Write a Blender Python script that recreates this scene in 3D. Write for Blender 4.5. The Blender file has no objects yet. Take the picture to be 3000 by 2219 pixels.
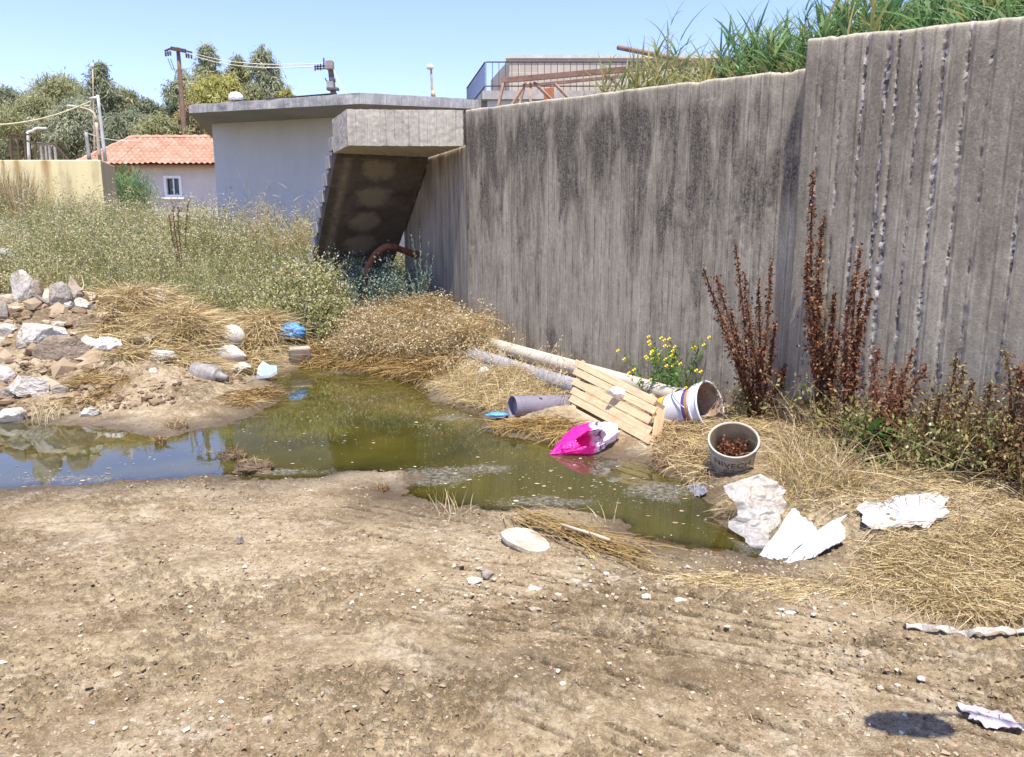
import bpy, math, random
import numpy as np
from mathutils import Vector, Matrix
rng = np.random.default_rng(7)
random.seed(7)
scene = bpy.context.scene
COL = scene.collection
PI = math.pi

# ------------------------------------------------------------------ camera model (used to measure positions off the photo)
F_PX, CXP, CYP, CAMZ = 1624.0, 1116.5, 826.0, 1.4
PITCH = math.radians(10.33)
CP, SP = math.cos(PITCH), math.sin(PITCH)
def ray(px, py):
    a = (px - CXP) / F_PX; b = (CYP - py) / F_PX
    return np.array([a, CP + b * SP, -SP + b * CP])
def P(px, py, D=None, z=None):
    r = ray(px, py)
    t = D / r[1] if D is not None else (z - CAMZ) / r[2]
    return np.array([0, 0, CAMZ]) + r * t
def norm(v):
    v = np.asarray(v, float); return v / (np.linalg.norm(v, axis=-1, keepdims=True) + 1e-12)

# ------------------------------------------------------------------ noise
def _h(n):
    n = n.astype(np.uint32)
    n = (n ^ (n >> np.uint32(13))) * np.uint32(1274126177)
    n = (n ^ (n >> np.uint32(15))) * np.uint32(2246822519)
    return (n ^ (n >> np.uint32(16))).astype(np.float64) / 4294967295.0
def vn2(x, y, seed=0):
    x = np.asarray(x, float); y = np.asarray(y, float)
    xi = np.floor(x).astype(np.int64); yi = np.floor(y).astype(np.int64)
    u = x - xi; v = y - yi
    u = u * u * (3 - 2 * u); v = v * v * (3 - 2 * v)
    def g(a, b): return _h((a * 374761393 + b * 668265263 + seed * 982451653) & 0xffffffff)
    return 2 * ((g(xi, yi) * (1 - u) + g(xi + 1, yi) * u) * (1 - v) + (g(xi, yi + 1) * (1 - u) + g(xi + 1, yi + 1) * u) * v) - 1
def vn3(p, seed=0):
    p = np.asarray(p, float); i = np.floor(p).astype(np.int64); f = p - i; f = f * f * (3 - 2 * f)
    def g(a, b, c): return _h(((i[..., 0] + a) * 374761393 + (i[..., 1] + b) * 668265263 + (i[..., 2] + c) * 2147483647 + seed * 982451653) & 0xffffffff)
    x, y, z = f[..., 0], f[..., 1], f[..., 2]
    r = 0
    for a in (0, 1):
        for b in (0, 1):
            for c in (0, 1):
                r = r + g(a, b, c) * (x if a else 1 - x) * (y if b else 1 - y) * (z if c else 1 - z)
    return 2 * r - 1
def fbm2(x, y, oct=4, seed=0, gain=.5, lac=2.03):
    r = 0; a = 1; s = 0
    for k in range(oct):
        r = r + a * vn2(x + 17.3 * k, y - 9.1 * k, seed + k); s += a; a *= gain; x = x * lac; y = y * lac
    return r / s
def fbm3(p, oct=4, seed=0, gain=.5):
    r = 0; a = 1; s = 0
    for k in range(oct):
        r = r + a * vn3(p + 7.7 * k, seed + k); s += a; a *= gain; p = p * 2.03
    return r / s
def sstep(a, b, x):
    t = np.clip((np.asarray(x, float) - a) / (b - a), 0, 1); return t * t * (3 - 2 * t)

# ------------------------------------------------------------------ mesh helpers
class Acc:
    """collects vertices and faces of ONE mesh"""
    def __init__(s): s.V = []; s.F = []; s.M = []; s.R = []; s.n = 0
    def add(s, V, F, m=0, r=None):
        V = np.asarray(V, float).reshape(-1, 3)
        if not isinstance(F, list): F = [F]
        for f in F:
            f = np.asarray(f, np.int64)
            if f.size == 0: continue
            if f.ndim == 1: f = f[None]
            s.F.append(f + s.n); s.M.append(np.full(len(f), m, np.int32))
        s.V.append(V); s.R.append(np.full(len(V), .5) if r is None else np.broadcast_to(np.asarray(r, float), (len(V),)))
        s.n += len(V); return s
    def build(s, name, mat, parent=None, smooth=False, attrs=None, bev=0, loc=None):
        V = np.concatenate(s.V); R = np.concatenate(s.R)
        if loc is None: loc = (0, 0, 0)
        me = bpy.data.meshes.new(name)
        V = V - np.asarray(loc, float)
        me.vertices.add(len(V)); me.vertices.foreach_set('co', V.astype(np.float32).ravel())
        tot = np.concatenate([np.full(len(f), f.shape[1], np.int32) for f in s.F])
        idx = np.concatenate([f.ravel() for f in s.F]).astype(np.int32)
        st = np.zeros(len(tot), np.int32); st[1:] = np.cumsum(tot)[:-1]
        me.loops.add(len(idx)); me.loops.foreach_set('vertex_index', idx)
        me.polygons.add(len(tot)); me.polygons.foreach_set('loop_start', st)
        try: me.polygons.foreach_set('loop_total', tot)
        except Exception: pass
        mats = mat if isinstance(mat, (list, tuple)) else [mat]
        for m in mats: me.materials.append(m)
        me.polygons.foreach_set('material_index', np.concatenate(s.M))
        me.polygons.foreach_set('use_smooth', np.full(len(tot), bool(smooth)))
        a = me.attributes.new('rnd', 'FLOAT', 'POINT'); a.data.foreach_set('value', R.astype(np.float32))
        for k, v in (attrs or {}).items():
            v = np.asarray(v, np.float32)
            if v.ndim == 1: a = me.attributes.new(k, 'FLOAT', 'POINT'); a.data.foreach_set('value', v)
            else: a = me.attributes.new(k, 'FLOAT_VECTOR', 'POINT'); a.data.foreach_set('vector', v.ravel())
        me.update(calc_edges=True); me.validate()
        o = bpy.data.objects.new(name, me); COL.objects.link(o)
        o.location = loc
        if parent is not None: o.parent = parent; o.matrix_parent_inverse = Matrix.Identity(4); o.location = Vector(loc) - parent.matrix_world.translation if parent.parent is None else Vector(loc)
        if bev:
            b = o.modifiers.new('bevel', 'BEVEL'); b.width = bev; b.segments = 2; b.limit_method = 'ANGLE'
        return o
def tag(o, label=None, cat=None, group=None, kind=None):
    if label: o['label'] = label
    if cat: o['category'] = cat
    if group: o['group'] = group
    if kind: o['kind'] = kind
    return o
def empty(name, loc, label, cat, group=None):
    o = bpy.data.objects.new(name, None); COL.objects.link(o); o.location = Vector([float(c) for c in loc]); o.empty_display_size = .1
    o.matrix_world = Matrix.Translation(o.location)
    return tag(o, label, cat, group)

def grid_faces(nr, nc, wrap=False):
    i = np.arange(nr - 1)[:, None]; j = np.arange(nc if wrap else nc - 1)[None, :]
    j2 = (j + 1) % nc
    return np.stack([i * nc + j, i * nc + j2, (i + 1) * nc + j2, (i + 1) * nc + j], -1).reshape(-1, 4)
BOXF = np.array([[0, 1, 3, 2], [4, 6, 7, 5], [0, 4, 5, 1], [2, 3, 7, 6], [0, 2, 6, 4], [1, 5, 7, 3]])
def box(acc, c, size, X=(1, 0, 0), Y=(0, 1, 0), Z=(0, 0, 1), m=0, r=None):
    c = np.asarray(c, float); X, Y, Z = [norm(v) for v in (X, Y, Z)]
    V = [c + X * size[0] * a / 2 + Y * size[1] * b / 2 + Z * size[2] * d / 2 for a in (-1, 1) for b in (-1, 1) for d in (-1, 1)]
    return acc.add(V, BOXF, m, r)
def bar(acc, a, b, w, h=None, up=(0, 0, 1), m=0):
    a = np.asarray(a, float); b = np.asarray(b, float); d = norm(b - a)
    up = np.asarray(up, float)
    if abs(np.dot(d, up)) > .95: up = np.array([1., 0, 0])
    s = norm(np.cross(d, up)); u = np.cross(s, d)
    return box(acc, (a + b) / 2, (np.linalg.norm(b - a), w, h or w), d, s, u, m)
def tube(acc, pts, rad, n=8, cap=True, m=0, r=None):
    pts = np.asarray(pts, float); k = len(pts); rad = np.broadcast_to(np.asarray(rad, float), (k,))
    tg = np.gradient(pts, axis=0); tg = norm(tg)
    ref = np.array([0, 0, 1.]) if abs(tg[0, 2]) < .9 else np.array([1., 0, 0])
    V = []; s = norm(np.cross(tg[0], ref))
    for i in range(k):
        s = norm(s - tg[i] * np.dot(s, tg[i])); u = np.cross(tg[i], s)
        a = np.arange(n) * 2 * PI / n
        V.append(pts[i] + rad[i] * (np.cos(a)[:, None] * s + np.sin(a)[:, None] * u))
    V = np.concatenate(V); F = [grid_faces(k, n, True)]
    if cap: F += [np.arange(n)[::-1], np.arange(n) + (k - 1) * n]
    return acc.add(V, F, m, r)
def prism(acc, poly, z0, z1, m=0):
    """poly: list of (x,y); z0,z1 scalars or per-corner lists"""
    k = len(poly); poly = np.asarray(poly, float)
    z0 = np.broadcast_to(z0, (k,)); z1 = np.broadcast_to(z1, (k,))
    V = np.concatenate([np.c_[poly, z0], np.c_[poly, z1]])
    F = [np.array([[i, (i + 1) % k, k + (i + 1) % k, k + i] for i in range(k)]), np.arange(k)[::-1], np.arange(k) + k]
    return acc.add(V, F, m)
def sheet(acc, V3, F, thick, m=0):
    """closed thin slab from a faceted sheet: list of points and polygons"""
    V = np.asarray(V3, float); k = len(V)
    nrm = np.zeros_like(V)
    for f in F:
        n = np.cross(V[f[1]] - V[f[0]], V[f[2]] - V[f[0]])
        for i in f: nrm[i] += n
    nrm = norm(nrm)
    W = np.concatenate([V, V - nrm * thick]); fs = [np.array(f) for f in F] + [np.array(f)[::-1] + k for f in F]
    ed = {}
    for f in F:
        for a, b in zip(f, list(f[1:]) + [f[0]]): ed[(a, b)] = 1
    for (a, b) in ed:
        if (b, a) not in ed: fs.append(np.array([b, a, a + k, b + k]))
    return acc.add(W, fs, m)

# ------------------------------------------------------------------ node helpers
class NT:
    def __init__(s, name):
        s.m = bpy.data.materials.new(name); s.m.use_nodes = True; s.t = s.m.node_tree; s.t.nodes.clear()
        s.out = s.t.nodes.new('ShaderNodeOutputMaterial')
    def n(s, typ, ins=None, **kw):
        nd = s.t.nodes.new('ShaderNode' + typ)
        for k, v in kw.items(): setattr(nd, k, v)
        for k, v in (ins or {}).items(): s.put(nd.inputs[k], v)
        return nd
    def put(s, sock, v):
        if isinstance(v, bpy.types.NodeSocket): s.t.links.new(v, sock)
        elif isinstance(v, (tuple, list)) and len(v) == 3 and sock.type == 'RGBA': sock.default_value = (*v, 1)
        else: sock.default_value = v
    def co(s): return s.n('TexCoord').outputs['Object']
    def pos(s): return s.n('NewGeometry').outputs['Position']
    def attr(s, name, vec=False): return s.n('Attribute', attribute_name=name).outputs['Vector' if vec else 'Fac']
    def map(s, v, sc=(1, 1, 1), loc=(0, 0, 0)): return s.n('Mapping', {'Vector': v, 'Scale': sc, 'Location': loc}).outputs[0]
    def noise(s, v, scale, detail=4, rough=.55, dist=0): return s.n('TexNoise', {'Vector': v, 'Scale': scale, 'Detail': detail, 'Roughness': rough, 'Distortion': dist}).outputs['Fac']
    def vor(s, v, scale, out='Distance', **kw): return s.n('TexVoronoi', {'Vector': v, 'Scale': scale}, **kw).outputs[out]
    def ramp(s, f, st, interp='LINEAR'):
        r = s.n('ValToRGB', {'Fac': f}); e = r.color_ramp.elements; r.color_ramp.interpolation = interp
        while len(e) < len(st): e.new(.5)
        for x, (p, c) in zip(e, st): x.position = p; x.color = (*c, 1) if isinstance(c, (tuple, list)) else (c, c, c, 1)
        return r.outputs[0]
    def mr(s, f, a, b, c=0, d=1): return s.n('MapRange', {'Value': f, 'From Min': a, 'From Max': b, 'To Min': c, 'To Max': d}).outputs[0]
    def mix(s, f, a, b, mode='MIX'):
        nd = s.n('Mix', data_type='RGBA', blend_type=mode); s.put(nd.inputs[0], f); s.put(nd.inputs[6], a); s.put(nd.inputs[7], b); return nd.outputs[2]
    def math(s, op, a, b=0, clamp=False): 
        nd = s.n('Math', operation=op, use_clamp=clamp); s.put(nd.inputs[0], a); s.put(nd.inputs[1], b); return nd.outputs[0]
    def bump(s, h, strength=.5, dist=.01): return s.n('Bump', {'Height': h, 'Strength': strength, 'Distance': dist}).outputs[0]
    def bsdf(s, col, rough=.8, nrm=None, **kw):
        b = s.n('BsdfPrincipled'); s.put(b.inputs['Base Color'], col); s.put(b.inputs['Roughness'], rough)
        b.inputs['Specular IOR Level'].default_value = kw.pop('spec', .3)
        if nrm is not None: s.put(b.inputs['Normal'], nrm)
        for k, v in kw.items(): s.put(b.inputs[k], v)
        return b.outputs[0]
    def end(s, sh): s.t.links.new(sh, s.out.inputs[0]); return s.m
    def mixsh(s, f, a, b):
        nd = s.n('MixShader'); s.put(nd.inputs[0], f); s.t.links.new(a, nd.inputs[1]); s.t.links.new(b, nd.inputs[2]); return nd.outputs[0]

def veg(name, stops, transl=.3, rough=.75):
    t = NT(name); c = t.ramp(t.attr('rnd'), stops)
    a = t.bsdf(c, rough, spec=.2); b = t.n('BsdfTranslucent', {'Color': c}).outputs[0]
    return t.end(t.mixsh(transl, a, b))
def plain(name, col, rough=.6, var=.15, scale=8, bump=.2, spec=.4, dirt=None, dirt_amt=.5, metal=0):
    t = NT(name); v = t.co(); n = t.noise(v, scale, 5, .6)
    c = t.mix(t.mr(n, .3, .7), tuple(x * (1 - var) for x in col), tuple(min(1, x * (1 + var)) for x in col))
    if dirt: c = t.mix(t.math('MULTIPLY', t.mr(t.noise(v, scale * 1.7, 6, .7, .4), .5, .68), dirt_amt), c, dirt)
    return t.end(t.bsdf(c, rough, t.bump(t.noise(v, scale * 8, 4), bump, .01), spec=spec, Metallic=metal))

# ------------------------------------------------------------------ terrain
near_px = [(-420, 1082), (-200, 1075), (0, 1066), (60, 1066), (120, 1060), (200, 1056), (260, 1048), (330, 1050), (380, 1045), (430, 1037), (480, 1037), (530, 1048), (600, 1049), (700, 1041), (740, 1030), (790, 1031), (840, 1050), (880, 1080), (950, 1095), (1050, 1116), (1100, 1120), (1150, 1113), (1230, 1106), (1300, 1132), (1360, 1162), (1420, 1180), (1500, 1192), (1580, 1204), (1650, 1216)]
far_px = [(1668, 1196), (1610, 1165), (1565, 1125), (1530, 1085), (1500, 1055), (1440, 1030), (1390, 1008), (1330, 1000), (1230, 986), (1190, 966), (1120, 955), (1070, 935), (1052, 913), (1010, 890), (960, 880), (930, 850), (880, 828), (840, 806), (760, 798), (690, 796), (630, 800), (600, 812), (592, 836), (622, 856), (600, 882), (540, 912), (480, 930), (430, 936), (390, 952), (330, 954), (250, 936), (150, 930), (60, 925), (0, 920), (-200, 915), (-420, 915)]
POLY = np.array([P(x, y, z=0)[:2] for x, y in near_px + far_px])
CL = np.array([P(x, y, z=0)[:2] for x, y in [(-420, 1000), (0, 995), (350, 1000), (650, 950), (900, 980), (1200, 1050), (1450, 1110), (1650, 1206)]] + [[2., 3.0], [5., 2.4], [9, 1.8]])
def puddle_sd(x, y):
    shp = np.shape(x); p = np.c_[np.ravel(x), np.ravel(y)]; d2 = np.full(len(p), 1e9); ins = np.zeros(len(p), bool)
    for a, b in zip(POLY, np.roll(POLY, -1, 0)):
        ab = b - a; t = np.clip(((p - a) @ ab) / (ab @ ab), 0, 1)
        q = p - a - t[:, None] * ab; d2 = np.minimum(d2, (q * q).sum(1))
        c = (a[1] > p[:, 1]) != (b[1] > p[:, 1])
        with np.errstate(divide='ignore', invalid='ignore'):
            xi = (b[0] - a[0]) * (p[:, 1] - a[1]) / (b[1] - a[1]) + a[0]
        ins ^= c & (p[:, 0] < xi)
    d = np.sqrt(d2); return np.where(ins, -d, d).reshape(shp)
# (x, y, height, sx, sy) mounds
MOUNDS = [(-5.0, 7.9, .50, .85, .8), (-4.15, 8.6, .30, .40, .35), (-3.55, 8.3, .22, .35, .3), (-2.95, 8.9, .30, .33, .3), (-2.6, 8.3, .10, .3, .3),
          (-1.2, 9.1, .22, .75, .8), (-.4, 7.9, .15, .4, .5), (.05, 6.7, .10, .5, .25), (2.3, 3.6, .07, .7, .4), (2.6, 4.7, .10, .6, .4), (.25, 3.62, .035, .45, .10), (*P(925, 1040, z=0)[:2], .085, .30, .17), (*P(1000, 1012, z=0)[:2], .07, .16, .12)]
def T(x, y, detail=False):
    x = np.asarray(x, float); y = np.asarray(y, float)
    near = (np.abs(x) < 14) & (y > 0) & (y < 40)
    d = np.full(x.shape, 9.0)
    if near.any(): d[near] = puddle_sd(x[near], y[near])
    dn = d + .05 * vn2(x * 5, y * 5, 3) + .03 * vn2(x * 13, y * 13, 4)
    if detail: dn = dn + .03 * vn2(x * 27, y * 27, 5) + .014 * vn2(x * 70, y * 70, 6)
    yc = np.interp(x, CL[:, 0], CL[:, 1]); far = sstep(-.3, .6, y - yc)
    left = 1 - sstep(-.9, .7, x)
    dp = np.maximum(d, 0)
    dl = np.where(near, dp, np.maximum(np.hypot(x, y) - 7.5, 0))
    zl = .05 * (1 - np.exp(-dp / .2)) + np.minimum(np.maximum(dl - .25, 0), 1.2) * .24 + np.clip(dl - 1.45, 0, 16) * .10
    zr = .05 * (1 - np.exp(-dp / .2)) + .11 * (1 - np.exp(-np.maximum(dp - .15, 0) / .5))
    zn = .05 * (1 - np.exp(-dp / .3)) 
    z = zn * (1 - far) + far * (left * zl + (1 - left) * zr)
    ins = np.minimum(dn, 0)
    z = np.where(dn < 0, -.13 * (1 - np.exp(ins / .22)), z)
    for mx, my, h, sx, sy in MOUNDS: z = z + h * np.exp(-((x - mx) / sx) ** 2 - ((y - my) / sy) ** 2)
    if not detail: return z
    land = sstep(-.08, .14, dn)
    R1 = fbm2(x * 1.1 + 4, y * 1.5, 3, 21) + .35 * vn2(x * 4.2, y * 5.2, 22)
    rough = sstep(-.05, .45, R1)
    bank = far * left * sstep(.3, 1.0, dp)
    n1 = fbm2(x * 4.5, y * 4.5, 3, 31); c1 = fbm2(x * 42, y * 42, 4, 41, .65); n3 = fbm2(x * 75, y * 75, 2, 51, .7)
    thr = .30 - .36 * rough
    crumb = sstep(thr, thr + .10, c1) * (.55 + .45 * np.clip(c1 * 2, 0, 1))
    dz = .012 * n1 + crumb * (.005 + .013 * rough) + .0030 * n3 * (.5 + rough)
    e = fbm2(x * 9 + 3, y * 12, 4, 61); dz += -.013 * np.exp(-(e / .022) ** 2) * sstep(.05, .4, vn2(x * 1.9, y * 1.9, 62))
    n2 = c1
    dz += bank * (.07 * fbm2(x * 6, y * 6, 4, 71, .6) + .04 * np.abs(fbm2(x * 14, y * 14, 3, 72)) + .006 * n3)
    # tyre ruts: parallel broken grooves
    def rut(cx, cy, ang, L, W, sp, dep, seed, curv=0):
        u = (x - cx) * math.cos(ang) + (y - cy) * math.sin(ang); v = -(x - cx) * math.sin(ang) + (y - cy) * math.cos(ang) + curv * u * u
        m = (1 - sstep(W * .8, W, np.abs(v))) * (1 - sstep(L * .75, L, np.abs(u)))
        q = v / sp + .16 * fbm2(u * 3, v * 3, 3, seed); f = q - np.round(q)
        on = sstep(.0, .35, vn2(u * 6 + 9.7 * np.round(q), np.round(q) * 3.3, seed + 1)) * (.6 + .4 * vn2(u * 60, v * 60, seed + 2))
        return m * (-dep * np.exp(-(f * sp / .010) ** 2) * on + .25 * dep * np.exp(-((f * sp - .02) / .012) ** 2) * on)
    rt = rut(.55, 2.45, -.36, 1.1, .26, .075, .022, 81, .02) + rut(.1, 2.05, -.62, .8, .20, .06, .018, 84, .1) + rut(-1.5, 2.55, .12, 1.2, .5, .12, .009, 87) + rut(-2.0, 3.5, .05, 1.6, .45, .16, .008, 90) + rut(1.75, 1.95, -.5, .8, .3, .07, .016, 93) + rut(.35, 2.75, -.30, 1.2, .16, .07, .026, 96, .05) + rut(.75, 2.3, -.42, 1.1, .12, .055, .026, 102, .12) + rut(.2, 2.25, -.5, .8, .10, .05, .024, 105, .1) + rut(-.2, 3.3, -.42, .9, .22, .09, .014, 99, -.05)
    dz += rt * 1.5
    bk_ = bank * .9 * sstep(-.12, .22, fbm2(x * 4, y * 4, 4, 171, .6))
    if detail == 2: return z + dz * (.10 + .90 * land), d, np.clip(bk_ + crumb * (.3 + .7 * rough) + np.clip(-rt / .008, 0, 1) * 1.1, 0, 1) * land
    return z + dz * (.10 + .90 * land)
def Tz(x, y): return float(T(np.array([x]), np.array([y]))[0])
_tt = np.concatenate([np.arange(1.2, 30, .01)])
def G(px, py):
    r = ray(px, py); Q = np.array([0, 0, CAMZ]) + r[None] * _tt[:, None]
    i = np.argmax(Q[:, 2] < T(Q[:, 0], Q[:, 1])); 
    return Q[i]
def scl(p): return p[1] / F_PX            # metres per photo pixel at a point

# ------------------------------------------------------------------ ground sheet
fa = np.radians(np.linspace(-40, 40, 740)); ba = np.radians(np.linspace(40, 320, 150))[1:-1]
ANG = np.concatenate([fa, ba])
RR = np.concatenate([np.geomspace(.05, 1.3, 14)[:-1], np.geomspace(1.3, 6, 820), np.geomspace(6, 12, 200)[1:], np.geomspace(12, 34, 110)[1:], np.geomspace(34, 4000, 26)[1:]])
gx = RR[:, None] * np.sin(ANG)[None]; gy = RR[:, None] * np.cos(ANG)[None]
gz, sd, clod_rutshade = T(gx, gy, 2)
t = NT('mud'); v = t.pos()
n1 = t.noise(v, .9, 8, .62, .3); n2 = t.noise(t.map(v, (1, 1.5, 1)), 5, 8, .72, .4); n3 = t.noise(v, 60, 5, .75)
c = t.ramp(t.math('ADD', t.math('MULTIPLY', n1, .62), t.math('MULTIPLY', n2, .38)), [(.36, (.130, .088, .042)), (.44, (.225, .163, .085)), (.52, (.33, .252, .142)), (.62, (.47, .385, .245))])
big_ = t.noise(t.map(v, (.8, 1.3, 1), (2.7, 9.1, 0)), 1.35, 7, .66, .7)
c = t.mix(t.mr(big_, .50, .40, 0, .62), c, (.135, .088, .042))
c = t.mix(t.mr(big_, .53, .64, 0, .5), c, (.50, .42, .28))
c = t.mix(t.mr(t.attr('clod'), .05, .75, 0, .6), c, (.10, .067, .034))  # moist clods; rut grooves darkened too, for damp mud and painted-in groove shade
cr_m = t.math('MULTIPLY', t.mr(t.noise(t.map(v, (1, 1.2, 1), (5, 3, 0)), 2.4, 9, .78, .5), .53, .60), t.mr(t.noise(v, 28, 5, .75), .38, .60))
c = t.mix(t.math('MULTIPLY', cr_m, .85), c, (.50, .42, .30))
c = t.mix(t.mr(n3, .42, .68, 0, .42), c, (.10, .068, .037))
gr_ = t.noise(v, 26, 8, .82)
c = t.mix(t.mr(gr_, .50, .36, 0, .62), c, (.085, .056, .026))
c = t.mix(t.mr(gr_, .54, .66, 0, .6), c, (.52, .44, .30))
c = t.mix(t.math('MULTIPLY', t.mr(t.noise(v, 130, 3, .8), .56, .66), .55), c, (.48, .40, .28))
c = t.mix(t.math('MULTIPLY', t.mr(t.vor(v, 60), .15, .06), t.mr(t.noise(v, 7, 4), .48, .56)), c, (.54, .48, .38))
wet = t.attr('wet')
c = t.mix(t.math('MULTIPLY', wet, .75), c, (.065, .045, .026))
rg = t.mr(wet, 0, 1, .92, .45)
nb = t.bump(t.math('ADD', t.noise(v, 120, 5, .7), t.math('MULTIPLY', t.noise(v, 35, 5, .75), 1.3)), .8, .012)
MUD = t.end(t.bsdf(c, rg, nb, spec=.25))
wetv = np.clip(1 - (gz - .012) / .045, 0, 1) * (1 - sstep(.15, .75, sd + .15 * fbm2(gx * 3, gy * 3, 3, 8)))
wetv = np.maximum(wetv, .55 * np.exp(-(((gx - .1) / .5) ** 2 + ((gy - 2.2) / .14) ** 2)) * (vn2(gx * 9, gy * 9, 5) > 0))
a = Acc(); a.add(np.stack([gx, gy, gz], -1), grid_faces(len(RR), len(ANG), True)[:, ::-1])
tag(a.build('ground', MUD, smooth=True, attrs={'wet': wetv.ravel(), 'clod': clod_rutshade.ravel()}), kind='structure')

# ------------------------------------------------------------------ puddle water
x0, x1, y0, y1 = POLY[:, 0].min() - .3, POLY[:, 0].max() + .3, POLY[:, 1].min() - .3, POLY[:, 1].max() + .3
wx, wy = np.meshgrid(np.arange(x0, x1, .035), np.arange(y0, y1, .035))
wsd = puddle_sd(wx, wy); dep = np.maximum(0, -T(wx, wy, True))
def pg(px, py, rx, ry):
    c = P(px, py, z=0); s = scl(c); return np.exp(-((wx - c[0]) / (rx * s)) ** 2 - ((wy - c[1]) / (ry * s * c[1] / CAMZ)) ** 2)
scum = 1.0 * pg(930, 1040, 110, 26) + .8 * pg(1060, 1022, 60, 12) + .9 * pg(985, 912, 50, 9) + .9 * pg(1180, 1095, 130, 16) + .7 * pg(1100, 930, 90, 16) + .9 * pg(1440, 1070, 90, 30) + .6 * pg(1330, 1010, 90, 14) + .6 * pg(760, 812, 120, 8) + .8 * pg(620, 1030, 150, 10) + .7 * pg(150, 1045, 160, 14) + .6 * pg(450, 985, 40, 12)
ids = np.full(wx.shape, -1); keep = wsd < .25
F = grid_faces(*wx.shape); F = F[keep.ravel()[F].all(1)]
used = np.unique(F); remap = np.full(wx.size, -1); remap[used] = np.arange(len(used))
t = NT('puddle_water'); v = t.pos()
dp = t.attr('depth'); sc = t.attr('scum')
wc = t.mix(t.mr(t.noise(v, 1.6, 4), .35, .65), (.036, .033, .007), (.066, .057, .009))
body = t.n('BsdfDiffuse', {'Color': wc}).outputs[0]
tr = t.n('BsdfTransparent', {'Color': (.75, .70, .45)}).outputs[0]
opq = t.math('SUBTRACT', 1, t.math('POWER', 2.718, t.math('MULTIPLY', dp, -38)))
base = t.mixsh(opq, tr, body)
nb = t.bump(t.noise(t.map(v, (1, 1, 1)), 9, 3), .018, .02)
gl = t.n('BsdfGlossy', {'Color': (.95, .97, 1), 'Roughness': .015, 'Normal': nb}).outputs[0]
fr = t.n('Fresnel', {'IOR': 1.5, 'Normal': nb}).outputs[0]
wat = t.mixsh(fr, base, gl)
sn = t.noise(v, 7, 7, .72, .8)
sm = t.math('MULTIPLY', t.mr(t.math('ADD', t.math('MULTIPLY', sc, .42), t.math('MULTIPLY', sn, .6)), .47, .60), .62)
spk = t.math('MULTIPLY', t.mr(t.vor(v, 16), .15, .07), t.mr(t.noise(v, 2.2, 3), .52, .62))
spk2 = t.math('MULTIPLY', t.mr(t.vor(t.map(v, (1, 1, 1), (3.3, 1.7, 0)), 45), .17, .1), t.mr(t.math('ADD', sc, t.noise(v, 3, 3)), .6, 1.0))
scol = t.mix(t.mr(t.noise(v, 30, 5, .7), .42, .66), (.05, .045, .032), (.27, .24, .19))
s_sh = t.bsdf(scol, .6, t.bump(t.noise(v, 40, 4), .4, .01))
p_sh = t.bsdf((.45, .42, .33), .7)
WATER = t.end(t.mixsh(t.math('MULTIPLY', t.math('MAXIMUM', spk, spk2), .85), t.mixsh(sm, wat, s_sh), p_sh))
a = Acc(); a.add(np.c_[wx.ravel(), wy.ravel(), np.zeros(wx.size)][used], remap[F])
tag(a.build('puddle_water', WATER, smooth=True, attrs={'depth': dep.ravel()[used], 'scum': np.clip(scum, 0, 1.2).ravel()[used]}), kind='structure')

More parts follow.
